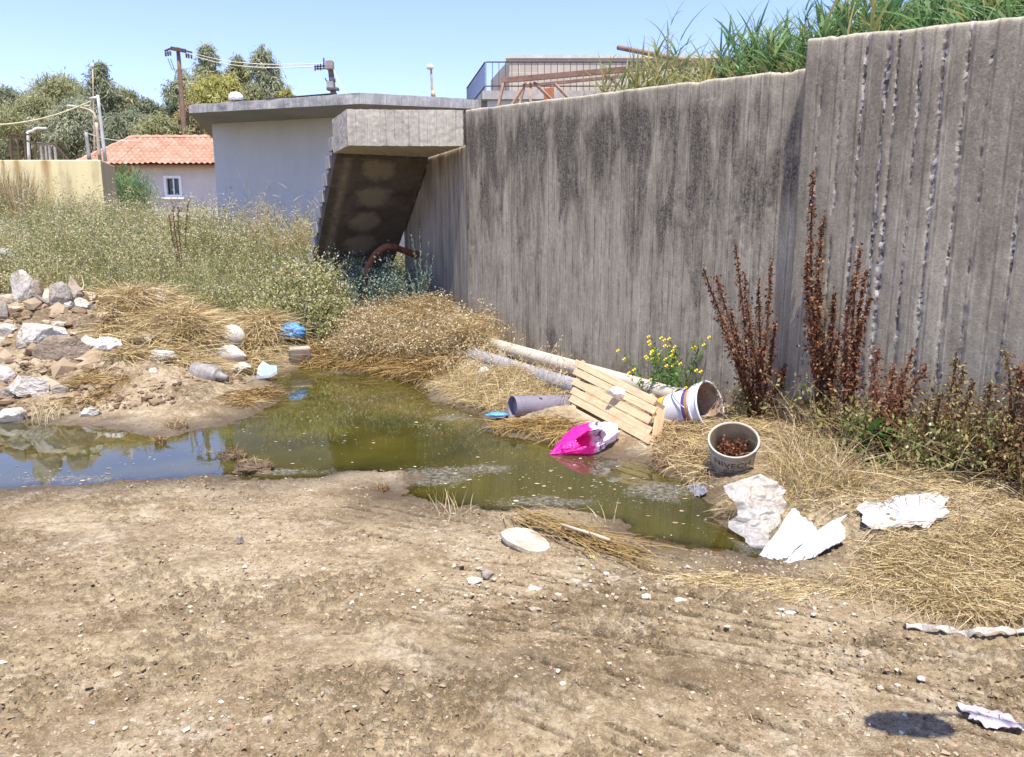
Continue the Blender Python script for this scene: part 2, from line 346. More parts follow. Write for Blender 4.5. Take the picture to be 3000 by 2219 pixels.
# ------------------------------------------------------------------ concrete materials
def concrete(name, light, dark, lich=.0, stain=(.045, .039, .032), bstr=.4):
    t = NT(name); uv = t.attr('uvw', True); dn = t.attr('down'); seam = t.attr('seam')
    stv = t.map(uv, (1, .10, 1)); v3 = t.pos()
    s1 = t.noise(stv, 7, 6, .62, .15); s2 = t.noise(stv, 28, 4, .6); fine = t.noise(v3, 70, 5, .75); big = t.noise(v3, 1.3, 5, .6)
    c = t.mix(t.mr(t.math('ADD', t.math('MULTIPLY', s1, .6), t.math('MULTIPLY', big, .4)), .38, .62), dark, light)
    c = t.mix(t.mr(s2, .45, .7, 0, .35), c, tuple(x * 1.35 for x in light))
    c = t.mix(t.mr(fine, .42, .62, 0, .45), c, tuple(x * .55 for x in dark))
    brd = t.n('TexWhiteNoise', {'W': t.math('FLOOR', t.math('MULTIPLY', t.n('SeparateXYZ', {'Vector': uv}).outputs[0], 4.6))}, noise_dimensions='1D').outputs[0]
    c = t.mix(t.mr(brd, 0, 1, 0, .22), c, tuple(x * .6 for x in dark))
    ux = t.math('MULTIPLY', t.n('SeparateXYZ', {'Vector': uv}).outputs[0], 8.5)
    vb = t.n('TexVoronoi', {'W': ux, 'Scale': 1.0}, voronoi_dimensions='1D', feature='DISTANCE_TO_EDGE').outputs['Distance']
    brk = t.noise(t.map(uv, (3, 1.2, 1)), 3, 4, .65)
    c = t.mix(t.math('MULTIPLY', t.mr(vb, .085, .03), t.mr(brk, .42, .58, 0, .6)), c, tuple(x * .38 for x in dark))
    c = t.mix(t.math('MULTIPLY', t.math('MULTIPLY', t.mr(vb, .06, .09), t.mr(vb, .15, .11)), t.mr(brk, .55, .42, 0, .35)), c, tuple(min(.8, x * 1.5) for x in light))
    if lich:
        k = t.noise(t.map(uv, (1, .32, 1), (4.1, 0, 0)), 3.1, 8, .68, .6)
        k2 = t.noise(t.map(uv, (1, .16, 1), (1.1, 0, 0)), 9, 6, .65, .3)
        sm = t.math('ADD', t.math('MULTIPLY', k, .65), t.math('MULTIPLY', k2, .35))
        fall = t.math('MULTIPLY', t.mr(dn, .02, .22), t.mr(dn, .5, 1.7, 1, .12))
        m = t.mr(t.math('ADD', sm, t.math('MULTIPLY', fall, .13)), .525, .655)
        pit = t.mr(t.noise(v3, 55, 4, .8), .36, .60, .35, 1)
        c = t.mix(t.math('MULTIPLY', t.math('MULTIPLY', m, pit), lich), c, stain)
        c = t.mix(t.math('MULTIPLY', t.mr(dn, .02, .0), .4), c, (.48, .43, .35))
        c = t.mix(t.math('MULTIPLY', t.mr(t.vor(v3, 20), .12, .07), t.mr(t.noise(v3, 3, 2), .52, .6, 0, .7)), c, (.5, .46, .4))
    agg = t.vor(v3, 48, 'Color'); ag0 = t.ramp(t.math('MULTIPLY', t.n('SeparateXYZ', {'Vector': agg}).outputs[0], 1), [(.3, (.07, .06, .05)), (.5, (.24, .215, .18)), (.8, (.66, .61, .52))])
    ag = t.mix(t.mr(t.noise(v3, 60, 4, .8), .5, .72), ag0, tuple(x * .6 for x in dark))
    c = t.mix(t.mr(seam, .1, .8, 0, .9), c, ag); c = t.mix(t.mr(seam, -.15, -.8, 0, .5), c, (.09, .08, .065))
    h = t.math('ADD', t.math('MULTIPLY', t.noise(v3, 90, 5, .7), 1.0), t.math('MULTIPLY', s2, .8))
    return t.end(t.bsdf(c, .92, t.bump(h, bstr, .008), spec=.15))
CONC = concrete('old_concrete', (.455, .40, .29), (.295, .252, .178), .95)
CONC2 = concrete('newer_concrete', (.44, .388, .285), (.305, .265, .19), .6, (.10, .083, .06))
CONC_L = concrete('landing_concrete', (.56, .51, .41), (.40, .36, .285), .3, (.25, .225, .18))

def board_wall(acc, A, u, L, zb, zt, thick, n, dispf, ds=.012):
    ns = int(L / ds) + 1; s = np.linspace(0, L, ns)
    ztv = zt(s) + .012 * fbm2(s * 3.1, s * 0 + 1.3, 5, 5, .6) - .018 * sstep(.45, .7, vn2(s * 4.7, s * 0, 9)) * (.6 + .4 * vn2(s * 40, s * 0, 10))
    nz = int((ztv.mean() - zb) / (ds * 1.6)) + 1
    tz = np.linspace(0, 1, nz)
    S = np.repeat(s[None], nz, 0); Z = zb + tz[:, None] * (ztv[None] - zb)
    dd, seam = dispf(S, Z); dn = ztv[None] - Z
    dd = dd - .007 * np.exp(-(dn / .012) ** 2) * (1 + vn2(S * 25, Z * 25, 3))
    A = np.asarray(A, float); u = np.asarray(u, float); n = np.asarray(n, float)
    def pt(S, off, Z): return np.stack([A[0] + u[0] * S + n[0] * off, A[1] + u[1] * S + n[1] * off, Z], -1)
    rows = [pt(S, dd, Z)]; UV = [np.stack([S, Z, 0 * S], -1)]; DN = [dn]; SM = [seam]
    for k in np.linspace(.1, 1, 6):
        rows.append(pt(s, -thick * k + 0 * s, ztv + .008 * vn2(s * 30, s * 0 + k * 9, 8))[None]); UV.append(np.stack([s, ztv + thick * k, s * 0], -1)[None]); DN.append((s * 0)[None]); SM.append((s * 0)[None])
    rows.append(pt(s, -thick + 0 * s, zb + 0 * s)[None]); UV.append(np.stack([s, s * 0, s * 0], -1)[None]); DN.append((s * 0 + 1)[None]); SM.append((s * 0)[None])
    V = np.concatenate(rows); nr = len(V)
    F = [grid_faces(nr, ns)]
    cap0 = np.arange(nr) * ns; F += [cap0, (cap0 + ns - 1)[::-1]]
    acc.add(V, F)
    return {'uvw': np.concatenate(UV).reshape(-1, 3), 'down': np.concatenate(DN).ravel(), 'seam': np.concatenate(SM).ravel()}

C0 = P(1015, 240, D=9.4)
WU = norm(np.array([.521, -.853])); WN = np.array([WU[1], -WU[0]])          # along the wall to the right / outward normal
def on_line(px, py, A=C0[:2], u=WU):
    r = ray(px, py); M = np.array([[r[0], -u[0]], [r[1], -u[1]]]); k = np.linalg.solve(M, A); t_, s_ = k
    return s_, CAMZ + r[2] * t_
sA, zA = on_line(1015, 240); sB, zB = on_line(1752, 149)
sC, zC = on_line(1762, 84, C0[:2] + WN * .07); sD, zD = on_line(2233, 36, C0[:2] + WN * .07)
seams_low = np.cumsum(np.r_[.12, rng.uniform(.13, .27, 40)])
def disp_low(S, Z):
    k = np.searchsorted(seams_low, S[0]); off = (rng.random(60) - .5)[k] * .008
    ds_ = np.min(np.abs(S[0][None] - seams_low[:, None]), 0)
    wob = .4 + .6 * (vn2(S * 1.5 + 8, Z * 2.2, 14) > -.1)
    jg = np.exp(-(ds_[None] / .006) ** 2) * wob * np.clip(.5 + .8 * fbm2(S * 3, Z * 4, 3, 19), .1, 1)
    d = off[None] * .7 - .006 * jg + .0025 * fbm2(S * 9, Z * 5, 4, 15) + .0015 * vn2(S * 55, Z * 45, 16)
    d = d - .005 * sstep(.72, .82, vn2(S * 30, Z * 30, 17)) * sstep(.2, .5, vn2(S * 2, Z * 2, 18))
    return d, -jg
a = Acc(); at = board_wall(a, C0[:2], WU, sB - sA + .06, -.2, lambda s: zA + (zB - zA) * s / (sB - sA), .28, WN, disp_low)
tag(a.build('concrete_wall', CONC, smooth=True, attrs=at), 'lower board-marked grey concrete retaining wall with black lichen streaks along its top', 'wall')
seam_px = [1799, 1844, 1892, 1942, 1963, 2015, 2067, 2121, 2173]
A2 = C0[:2] + WN * .07
seams_hi = np.array([on_line(p, 85 - (p - 1762) * .105, A2)[0] - sC for p in seam_px] + list(np.arange(1, 9) * .21 + on_line(2173, 42, A2)[0] - sC))
wid = np.array([.010, .007, .013, .018, .015, .010, .014, .010, .003] + [.008] * 8)
def disp_hi(S, Z):
    d = 0 * S; sm = 0 * S
    for k, (c, w) in enumerate(zip(seams_hi, wid)):
        q = S - c - .005 * vn2(Z * 2.5, Z * 0 + k, 24) - .007 * fbm2(Z * 16, Z * 0 + k * 3, 3, 25)
        ww = w * (.35 + .9 * np.clip(.5 + .7 * vn2(Z * 6, Z * 0 + k, 26), 0, 1))
        g = np.exp(-(q / ww) ** 4); lump = fbm2(S * 45, Z * 45, 3, 27)
        d = d - g * (.010 - .016 * np.maximum(lump, -.2)); sm = np.maximum(sm, g * (.75 + .5 * vn2(Z * 3, Z * 0 + k * 2, 31)))
    k = np.searchsorted(seams_hi, S[0]); d = d + ((rng.random(40) - .5)[k] * .010)[None] + .003 * fbm2(S * 7, Z * 4, 4, 28) + .0015 * vn2(S * 60, Z * 60, 29)
    return d, sm
a = Acc(); at = board_wall(a, A2 + WU * sC, WU, sD - sC + 4.0, -.2, lambda s: np.maximum(zC + (zD - zC) * s / (sD - sC), zC - .35), .30, WN, disp_hi)
tag(a.build('concrete_wall', CONC2, smooth=True, attrs=at), 'taller grey concrete wall with jagged vertical pebbly seams, at right under the reeds', 'wall')
# upper terrace filling behind the wall
TERZ = zA - .18
def terz(p2):
    s_ = (np.asarray(p2)[..., :2] - C0[:2]) @ WU; return zA - .18 + np.clip(s_ / sD, 0, 2) * (zD - zA - .10)
bk = np.array([-WN[0], -WN[1]])
a = Acc(); c0 = C0[:2] + bk * .29; c1 = C0[:2] + WU * (sD + 4) + bk * .32
prism(a, [c0, c1, c1 + np.array([6, 14]), np.array([-.2, 14.2])], -.1, [TERZ, float(terz(c1)), float(terz(c1)), TERZ])
EARTH = plain('terrace_earth', (.20, .15, .09), .95, .3, 5, .6)
tag(a.build('terrace_ground', EARTH), kind='structure')

# ------------------------------------------------------------------ concrete stairs with landing
ST = norm(np.array([-.42, .907])); SN = np.array([-ST[1], ST[0]])      # away from the camera / outward (left)
SN = -SN if SN[0] > 0 else SN
Nn = P(756, 238, D=9.33)[:2]
zl_top = zA - .005; zl_bot = P(756, 318, D=9.33)[2]
root = empty('concrete_staircase', (*C0[:2], .3), 'outdoor grey concrete staircase with thick landing slab and dark stained underside', 'stairs')
def rough_box(name, poly, z0, z1, mat, parent, amp=.006, sub=.03):
    """prism with subdivided, slightly chipped faces"""
    acc = Acc(); k = len(poly); poly = np.asarray(poly, float); uvs = []; dns = []
    per = 0
    def face(p0, p1, p2, p3):
        p0, p1, p2, p3 = [np.asarray(q, float) for q in (p0, p1, p2, p3)]
        nu = max(2, int(np.linalg.norm(p1 - p0) / sub) + 1); nv = max(2, int(np.linalg.norm(p3 - p0) / sub) + 1)
        U, W = np.meshgrid(np.linspace(0, 1, nu), np.linspace(0, 1, nv))
        V = p0 * ((1 - U) * (1 - W))[..., None] + p1 * (U * (1 - W))[..., None] + p2 * (U * W)[..., None] + p3 * ((1 - U) * W)[..., None]
        acc.add(V, grid_faces(nv, nu))
        h = np.hypot(V[..., 0] - p0[0], V[..., 1] - p0[1])
        uvs.append(np.stack([h + per, V[..., 2], 0 * h], -1).reshape(-1, 3)); dns.append((np.max(z1) - V[..., 2]).ravel())
    z0 = np.broadcast_to(z0, (k,)); z1 = np.broadcast_to(z1, (k,))
    for i in range(k):
        j = (i + 1) % k
        face([*poly[i], z0[i]], [*poly[j], z0[j]], [*poly[j], z1[j]], [*poly[i], z1[i]]); per += np.linalg.norm(poly[j] - poly[i])
    if k == 4:
        face([*poly[0], z1[0]], [*poly[1], z1[1]], [*poly[2], z1[2]], [*poly[3], z1[3]]); face([*poly[3], z0[3]], [*poly[2], z0[2]], [*poly[1], z0[1]], [*poly[0], z0[0]])
    V = np.concatenate(acc.V)
    nz = np.stack([fbm3(V * 26 + o, 4, 40 + i, .65) for i, o in enumerate((0, 31.7, 57.1))], -1) + .6 * np.stack([vn3(V * 45 + o, 50 + i) for i, o in enumerate((0, 3.7, 7.1))], -1)
    acc.V = [V + nz * amp]
    return acc.build(name, mat, parent, smooth=True, attrs={'uvw': np.concatenate(uvs), 'down': np.concatenate(dns), 'seam': np.zeros(len(V))})
Cj = C0[:2] + WN * .01
L0 = .85
pA = Nn; pB = Cj + ST * .0 + np.array([-.02, 0]); pC = pB + ST * 1.3; pD = Nn + ST * L0
rough_box('landing', [pA, pB, pC, pD], zl_bot, zl_top, CONC_L, root, .006, .018)
# flight: outer line starts at pD, inner line runs beside the side wall
Qi = P(933, 326, D=10.65)[:2]; 
rise, tread, nst = .21, .275, 13
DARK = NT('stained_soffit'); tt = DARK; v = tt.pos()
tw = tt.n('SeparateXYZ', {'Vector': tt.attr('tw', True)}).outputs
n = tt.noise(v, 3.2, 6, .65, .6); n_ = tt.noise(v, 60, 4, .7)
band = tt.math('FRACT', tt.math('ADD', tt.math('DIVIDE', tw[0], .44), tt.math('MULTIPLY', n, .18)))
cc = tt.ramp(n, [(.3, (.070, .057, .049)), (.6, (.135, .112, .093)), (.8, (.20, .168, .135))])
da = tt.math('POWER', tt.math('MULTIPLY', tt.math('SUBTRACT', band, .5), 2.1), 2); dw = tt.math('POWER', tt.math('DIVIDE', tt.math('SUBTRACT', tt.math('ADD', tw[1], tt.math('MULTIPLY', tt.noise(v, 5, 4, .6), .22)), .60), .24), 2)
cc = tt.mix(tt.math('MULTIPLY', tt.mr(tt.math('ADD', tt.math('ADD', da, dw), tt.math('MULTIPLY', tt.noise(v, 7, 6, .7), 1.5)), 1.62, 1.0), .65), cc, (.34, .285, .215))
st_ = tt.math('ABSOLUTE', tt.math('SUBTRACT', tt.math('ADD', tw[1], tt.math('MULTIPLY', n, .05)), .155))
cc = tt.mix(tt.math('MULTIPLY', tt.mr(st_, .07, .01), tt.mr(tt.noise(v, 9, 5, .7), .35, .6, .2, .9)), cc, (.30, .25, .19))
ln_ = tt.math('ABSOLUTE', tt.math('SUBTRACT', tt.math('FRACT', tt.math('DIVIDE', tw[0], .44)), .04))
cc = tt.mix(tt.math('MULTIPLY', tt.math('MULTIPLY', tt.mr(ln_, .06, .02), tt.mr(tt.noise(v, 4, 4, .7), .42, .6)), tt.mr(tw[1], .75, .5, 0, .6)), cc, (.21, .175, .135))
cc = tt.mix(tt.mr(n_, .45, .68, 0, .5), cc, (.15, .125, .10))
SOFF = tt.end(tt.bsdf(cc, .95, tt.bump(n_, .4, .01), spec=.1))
off_out = np.dot(pD - Qi, SN)
a = Acc()
for i in range(nst):
    t0 = i * tread; zt_ = zl_top - (i + 1) * rise
    p0 = pD + ST * t0; p1 = pD + ST * (t0 + tread); q0 = Qi + ST * (t0 + np.dot(pD - Qi, ST)); q1 = q0 + ST * tread
    zb0 = zt_ - .10; 
    jig = rng.uniform(0, .012)
    prism(a, [p0 + SN * jig, q0, q1 + ST * .003, p1 + SN * jig + ST * .003], zt_ - rise * .8, zt_)
a.build('steps', plain('step_concrete', (.30, .285, .255), .9, .25, 6, .5), root, bev=.008)
zs = zl_bot + .0; run = 3.6
s0 = pD - ST * .02; q0 = Qi - ST * .0
slope = rise / tread
def flight_pts(p, t_, dz): return np.array([*(p + ST * t_), zl_top - rise * 1.75 - slope * t_ + dz])
so0 = np.dot(Qi - pD, ST)
V = []; TW = []; nt, nw = 60, 24
for i in range(nt):
    for j in range(nw):
        tt_ = run * i / (nt - 1); w = j / (nw - 1)
        p = (pD - SN * .03) * (1 - w) + (Qi - ST * so0) * w
        TW.append([tt_, w, 0]); V.append([*(p + ST * tt_), zl_bot - .05 - slope * max(0, tt_ - .02)])
V = np.array(V); V[:, 2] += .006 * fbm3(V * 8, 3, 3)
a = Acc(); top = V.copy(); top[:, 2] += .24
a.add(V, grid_faces(nt, nw)[:, ::-1])
e = np.arange(nt) * nw; e2 = e + nw - 1
for ed in (e, e2):
    VV = np.concatenate([V[ed], top[ed]]); a.add(VV, grid_faces(2, nt))
VV = np.concatenate([V[:nw], top[:nw]]); a.add(VV, grid_faces(2, nw))
TWa = np.zeros((a.n, 3)); TWa[:len(TW)] = TW; TWa[len(TW):, 1] = 5
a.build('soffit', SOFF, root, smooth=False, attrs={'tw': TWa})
# beam under the landing where the flight starts
# side wall under the landing, running away from the corner of the main wall
tS = 2.69
def disp_side(S, Z): return .003 * fbm2(S * 9, Z * 2, 4, 33) - .006 * np.exp(-((S % .11 - .05) / .005) ** 2) * .5 + .001 * vn2(S * 60, Z * 60, 34), 0 * S
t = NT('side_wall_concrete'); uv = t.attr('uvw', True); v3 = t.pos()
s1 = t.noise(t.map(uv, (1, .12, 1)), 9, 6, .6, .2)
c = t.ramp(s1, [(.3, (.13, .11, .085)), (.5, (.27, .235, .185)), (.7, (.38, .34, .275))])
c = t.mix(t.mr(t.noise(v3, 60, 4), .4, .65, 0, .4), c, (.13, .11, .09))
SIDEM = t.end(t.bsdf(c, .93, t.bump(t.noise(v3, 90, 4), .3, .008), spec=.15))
SNn = SN
a = Acc(); A3 = C0[:2] + WN * -.01
# start at the far end so that "u" runs to the corner, normal faces left/front
at = board_wall(a, A3 + ST * tS, -ST, tS - .0, -.1, lambda s: zl_bot + .02 + 0 * s, .28, SN, disp_side, .02)
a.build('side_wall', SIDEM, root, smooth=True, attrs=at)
# part of the terrace above the side wall
a = Acc(); prism(a, [A3 + ST * .0 - SN * .02, A3 + ST * tS - SN * .02, A3 + ST * tS - SN * 1.2, A3 - SN * 1.2], zl_bot + .02, zl_top - .02)
a.build('upper_slab', CONC_L if False else plain('slab_concrete', (.3, .28, .25), .9, .2, 6, .4), root)

# rusty pipe poking out of the side wall
RUST = plain('rust', (.16, .062, .032), .85, .45, 14, .5, .3, (.26, .12, .06), .6)
pw = P(906, 556, D=10.66); pm = P(852, 537, D=10.25); pe = P(795, 610, D=10.1)
pts = []
for k in np.linspace(0, 1, 18):
    if k < .5: q = pw + (pm - pw) * (k / .5)
    else:
        f = (k - .5) / .5; b = P(812, 540, D=10.15); q = (1 - f) ** 2 * pm + 2 * f * (1 - f) * b + f * f * pe
    pts.append(q)
a = Acc(); tube(a, pts, .045, 12)
pr = empty('drain_pipe', pw, 'rusty bent pipe curving out of the side wall under the concrete stairs', 'pipe')
a.build('pipe_bend', RUST, pr, smooth=True)
a = Acc(); tube(a, [pw - .012 * (pm - pw) / np.linalg.norm(pm - pw), pw + .03 * (pm - pw) / np.linalg.norm(pm - pw)], .066, 14); a.build('flange', RUST, pr)

# ------------------------------------------------------------------ grey flat-roofed building
kc = P(785, 227, D=15.0); kl = P(412, 247, D=16.05); kr = P(1062, 238, D=15.6)
zb_ = kc[2]
left_d = norm(kl[:2] - kc[:2]); right_d = norm(kr[:2] - kc[:2])
bb = empty('flat_roofed_building', (kc[0], kc[1] + 1.5, 2.0), 'grey-blue plastered building with overhanging weathered flat concrete roof slab', 'building')
slab = [kl[:2], kc[:2], kr[:2] + right_d * .6, kr[:2] + np.array([1.0, 6]), kl[:2] + np.array([-1.6, 6.])]
ztop = [P(412, 229, D=16.05)[2], P(785, 203, D=15)[2], P(1062, 219, D=15.6)[2], zb_ + .2, zb_ + .2]
def fascia(name, poly, z0, z1, mat, parent, sub=.06):
    acc = Acc(); poly = np.asarray(poly, float); k = len(poly); uv = []; dn = []; per = 0
    for i in range(k):
        j = (i + 1) % k; L = np.linalg.norm(poly[j] - poly[i]); nu = int(L / sub) + 2; nv = 8
        U, W = np.meshgrid(np.linspace(0, 1, nu), np.linspace(0, 1, nv))
        X = poly[i] * (1 - U)[..., None] + poly[j] * U[..., None]
        za = z0; zb2 = z1[i] * (1 - U) + z1[j] * U + .012 * fbm2((U * L + per) * 3, U * 0, 3, 7)
        Z = za + (zb2 - za) * W
        V = np.concatenate([X, Z[..., None]], -1); acc.add(V, grid_faces(nv, nu))
        uv.append(np.stack([U * L + per, Z, 0 * Z], -1).reshape(-1, 3)); dn.append((zb2 - Z).ravel()); per += L
    V = np.concatenate(acc.V); nn = fbm3(V * 6, 3, 11) * .012; V[:, 0] += nn; V[:, 1] += nn; acc.V = [V]
    n0 = acc.n
    acc.add(np.c_[poly, np.full(k, z0)], np.arange(k)[::-1]); acc.add(np.c_[poly, z1], np.arange(k))
    uv.append(np.zeros((2 * k, 3))); dn.append(np.ones(2 * k))
    return acc.build(name, mat, parent, smooth=False, attrs={'uvw': np.concatenate(uv), 'down': np.concatenate(dn), 'seam': np.zeros(acc.n)})
fascia('roof_slab', slab, zb_, ztop, concrete('roof_slab_concrete', (.46, .44, .41), (.27, .265, .255), .35, (.10, .105, .12)), bb)
t = NT('grey_plaster'); v = t.pos(); n = t.noise(t.map(v, (1, 1, .35)), 1.5, 6, .6)
c = t.mix(t.mr(n, .3, .7), (.45, .455, .44), (.53, .53, .51))
c = t.mix(t.mr(t.noise(t.map(v, (1, 1, .12)), 4, 5, .7, .4), .62, .78, 0, .45), c, (.30, .29, .29))
PLAST = t.end(t.bsdf(c, .9, t.bump(t.noise(v, 80, 4), .15, .01), spec=.15))
# walls, set back ~0.8 m under the slab
ln = np.array([left_d[1], -left_d[0]]); ln = -ln if ln[1] < 0 else ln
wl = P(469, 300, D=17.5)[:2]
inner_c = kc[:2] + ln * 1.25 + right_d * .1
wr = kr[:2] + right_d * .4 + np.array([-.25, .9])
wl = inner_c + left_d * np.dot(wl - inner_c, left_d)
a = Acc(); prism(a, [wl, inner_c, wr, wr + np.array([.7, 4.6]), wl + np.array([1.2, 4.6])], .3, zb_ + .01)
a.build('wall', PLAST, bb)
# loose things lying on the roof slab
FELT = plain('roofing_felt', (.05, .05, .055), .8, .3, 9, .5)
def crumple(name, c, size, mat, seed, label=None, cat=None, amp=.22, sub=4, flat=.25, rotz=0, tilt=(0, 0), parent=None, cut=None, smooth=True, freq=2.2, ridge=True):
    """a lump of crushed soft sheet: sphere with sharp folds"""
    import bmesh
    bm = bmesh.new(); bmesh.ops.create_icosphere(bm, subdivisions=sub, radius=1)
    V = np.array([q.co[:] for q in bm.verts]); F = np.array([[q.index for q in f.verts] for f in bm.faces]); bm.free()
    off = seed * 13.7
    w = V * freq + off
    w = w + .5 * np.stack([fbm3(w + 3, 2, 1), fbm3(w + 9, 2, 2), fbm3(w + 17, 2, 3)], -1)
    n = (1 - 2 * np.abs(fbm3(w, 2, seed))) if ridge else fbm3(w, 3, seed)
    n2 = np.abs(fbm3(w * 2.6 + 5, 2, seed + 5))
    r = 1 + amp * (n * .8 + .25) - amp * .7 * n2 + .6 * amp * fbm3(V * 1.1 + off, 2, seed + 9)
    V = V * r[:, None]
    if cut is not None:
        cd = norm(np.array(cut[0])); keepv = (V @ cd) < cut[1]; F = F[keepv[F].all(1)]
    V = V * (np.asarray(size, float) / 2)
    R = Matrix.Rotation(rotz, 3, 'Z') @ Matrix.Rotation(tilt[0], 3, 'X') @ Matrix.Rotation(tilt[1], 3, 'Y')
    V = V @ np.array(R).T
    zf = -size[2] / 2 * flat * 2
    V[:, 2] = np.where(V[:, 2] < zf, zf + (V[:, 2] - zf) * .15, V[:, 2])
    a = Acc(); a.add(V + np.asarray(c, float), F)
    o = a.build(name, mat, parent, smooth=smooth)
    if label: tag(o, label, cat)
    return o
WHITEP = plain('white_scrap', (.78, .77, .74), .6, .08, 12, .3, .4, (.45, .4, .32), .5)
q = P(534, 214, D=16.6)
crumple('tarpaulin', (q[0], q[1], zb_ + .24), (.9, .5, .16), FELT, 3, 'black tarpaulin bundled on the flat concrete roof slab', 'tarpaulin', .2)
q = P(514, 213, D=16.4); crumple('plastic_bag', (q[0], q[1], q[2]), (.26, .22, .2), WHITEP, 4, 'white bag lying on the flat concrete roof slab', 'bag', .15)
q = P(643, 214, D=15.6)
a = Acc(); prism(a, [P(580, 215, D=15.75)[:2], P(735, 208, D=15.3)[:2], P(735, 208, D=15.9)[:2], P(580, 215, D=16.3)[:2]], [zb_ + .22, zb_ + .25, zb_ + .25, zb_ + .22], [zb_ + .235, zb_ + .262, zb_ + .262, zb_ + .235])
tag(a.build('roofing_felt', FELT), 'black roofing felt strip curling over the front edge of the flat roof', 'roofing felt')

# ------------------------------------------------------------------ tiled house
hz = P(300, 361, D=30)[2]; gz_ = 2.3
hs = empty('tiled_house', (-14, 33, gz_), 'low house with red tiled hip roof and one white framed window', 'house')
xl, xr_ = P(161, 361, D=30)[0], -7.5
rz = P(350, 302, D=32.6)[2]; xh = P(290, 302, D=32.6)[0]
t = NT('roof_tiles'); v = t.attr('uvw', True)
tn = t.n('TexWhiteNoise', {'Vector': t.n('VectorMath', {0: t.map(v, (5, 3.2, 1))}, operation='FLOOR').outputs[0]}).outputs[0]
c = t.ramp(tn, [(.0, (.35, .19, .12)), (.5, (.40, .23, .15)), (1, (.46, .285, .20))])
c = t.mix(t.mr(t.noise(t.pos(), 1.5, 6, .7), .5, .75, 0, .5), c, (.38, .27, .19))
TILE = t.end(t.bsdf(c, .85, spec=.2))
def tile_plane(acc, e0, e1, r0, r1, uvs):
    """corrugated stepped tile field between an eave e0-e1 and a ridge r0-r1"""
    e0, e1, r0, r1 = [np.asarray(q, float) for q in (e0, e1, r0, r1)]
    L = np.linalg.norm(e1 - e0); H = np.linalg.norm((r0 + r1) / 2 - (e0 + e1) / 2)
    nu = int(L / .045); rows = int(H / .31); ks = np.arange(rows * 4 + 1) / (rows * 4)
    U, W = np.meshgrid(np.linspace(0, 1, nu), ks)
    V = (e0 * (1 - U)[..., None] + e1 * U[..., None]) * (1 - W)[..., None] + (r0 * (1 - U)[..., None] + r1 * U[..., None]) * W[..., None]
    nn = norm(np.cross(e1 - e0, r0 - e0 + r1 - e1)); fr = (W * rows) % 1.0
    x = V @ norm(e1 - e0)
    V = V + nn * (.030 * np.sin(x / .22 * 2 * PI) + .10 * (1 - fr) + .02 * vn2(x * 2, W * 9, 3))[..., None]
    acc.add(V, grid_faces(len(ks), nu)); uvs.append(np.stack([x, W * H, 0 * W], -1).reshape(-1, 3))
a = Acc(); uvs = []
yb = 36.5
tile_plane(a, (xl, 30, hz), (xr_, 30, hz), (xh, 32.6, rz), (xr_, 32.6, rz), uvs)
tile_plane(a, (xl, yb, hz), (xl, 30, hz), (xh, 32.9, rz), (xh, 32.6, rz), uvs)
n0 = a.n; a.add([(xl, 30, hz - .02), (xr_, 30, hz - .02), (xr_, 32.6, rz - .06), (xh, 32.6, rz - .06), (xl, yb, hz - .02), (xr_, yb, hz - .02)], [np.array([0, 1, 2, 3]), np.array([4, 0, 3]), np.array([3, 2, 5, 4]), np.array([0, 4, 5, 1])]); uvs.append(np.zeros((6, 3)))
rf = a.build('roof', TILE, hs, smooth=False, attrs={'uvw': np.concatenate(uvs)})
a = Acc()
for p_, q_ in (((xl, 30, hz + .05), (xh, 32.6, rz + .03)), ((xh, 32.6, rz + .03), (xr_, 32.6, rz + .03))):
    p_ = np.array(p_); q_ = np.array(q_); m_ = int(np.linalg.norm(q_ - p_) / .4)
    tube(a, [p_ + (q_ - p_) * i / (2 * m_) for i in range(2 * m_ + 1)], [.12 if i % 2 else .09 for i in range(2 * m_ + 1)], 8)
a.build('ridge_tiles', TILE, rf, attrs={'uvw': np.concatenate(a.V)})
wy_ = 30.5; wx0 = P(287, 380, D=wy_)[0]
wa = P(357, 384, D=wy_); wb = P(399, 431, D=wy_)
HW = plain('house_plaster', (.60, .56, .50), .9, .06, 2, .1, .2, (.5, .46, .40), .4)
a = Acc(); x_, X_ = wa[0], wb[0]; z_, Z_ = wb[2], wa[2]
for (u0, u1, v0, v1) in ((wx0, x_, gz_ - 1, hz), (X_, xr_, gz_ - 1, hz), (x_, X_, gz_ - 1, z_), (x_, X_, Z_, hz)):
    box(a, ((u0 + u1) / 2, wy_ + .12, (v0 + v1) / 2), (u1 - u0, .24, v1 - v0))
box(a, (wx0 + .12, wy_ + 2.7, (gz_ - 1 + hz) / 2), (.236, 4.9, hz - gz_ + 1))
a.build('wall', HW, hs)
WHP = plain('white_paint', (.80, .80, .78), .5, .04, 6, .05)
wf = Acc()
for (cx, cz, sx, sz) in (((x_ + X_) / 2, Z_ - .05, X_ - x_, .1), ((x_ + X_) / 2, z_ + .05, X_ - x_, .1), (x_ + .05, (z_ + Z_) / 2, .1, Z_ - z_ - .2), (X_ - .05, (z_ + Z_) / 2, .1, Z_ - z_ - .2)):
    box(wf, (cx, wy_ - .0, cz), (sx, .12, sz))
box(wf, ((x_ + X_) / 2, wy_ + .055, (z_ + Z_) / 2), (.05, .05, Z_ - z_ - .2))
win = wf.build('window', WHP, hs)
t = NT('window_glass'); GLASS = t.end(t.bsdf((.012, .03, .032), .08, spec=.5))
a = Acc(); box(a, ((x_ + X_) / 2, wy_ + .1, (z_ + Z_) / 2), (X_ - x_ - .2, .02, Z_ - z_ - .2)); a.build('pane', GLASS, win)
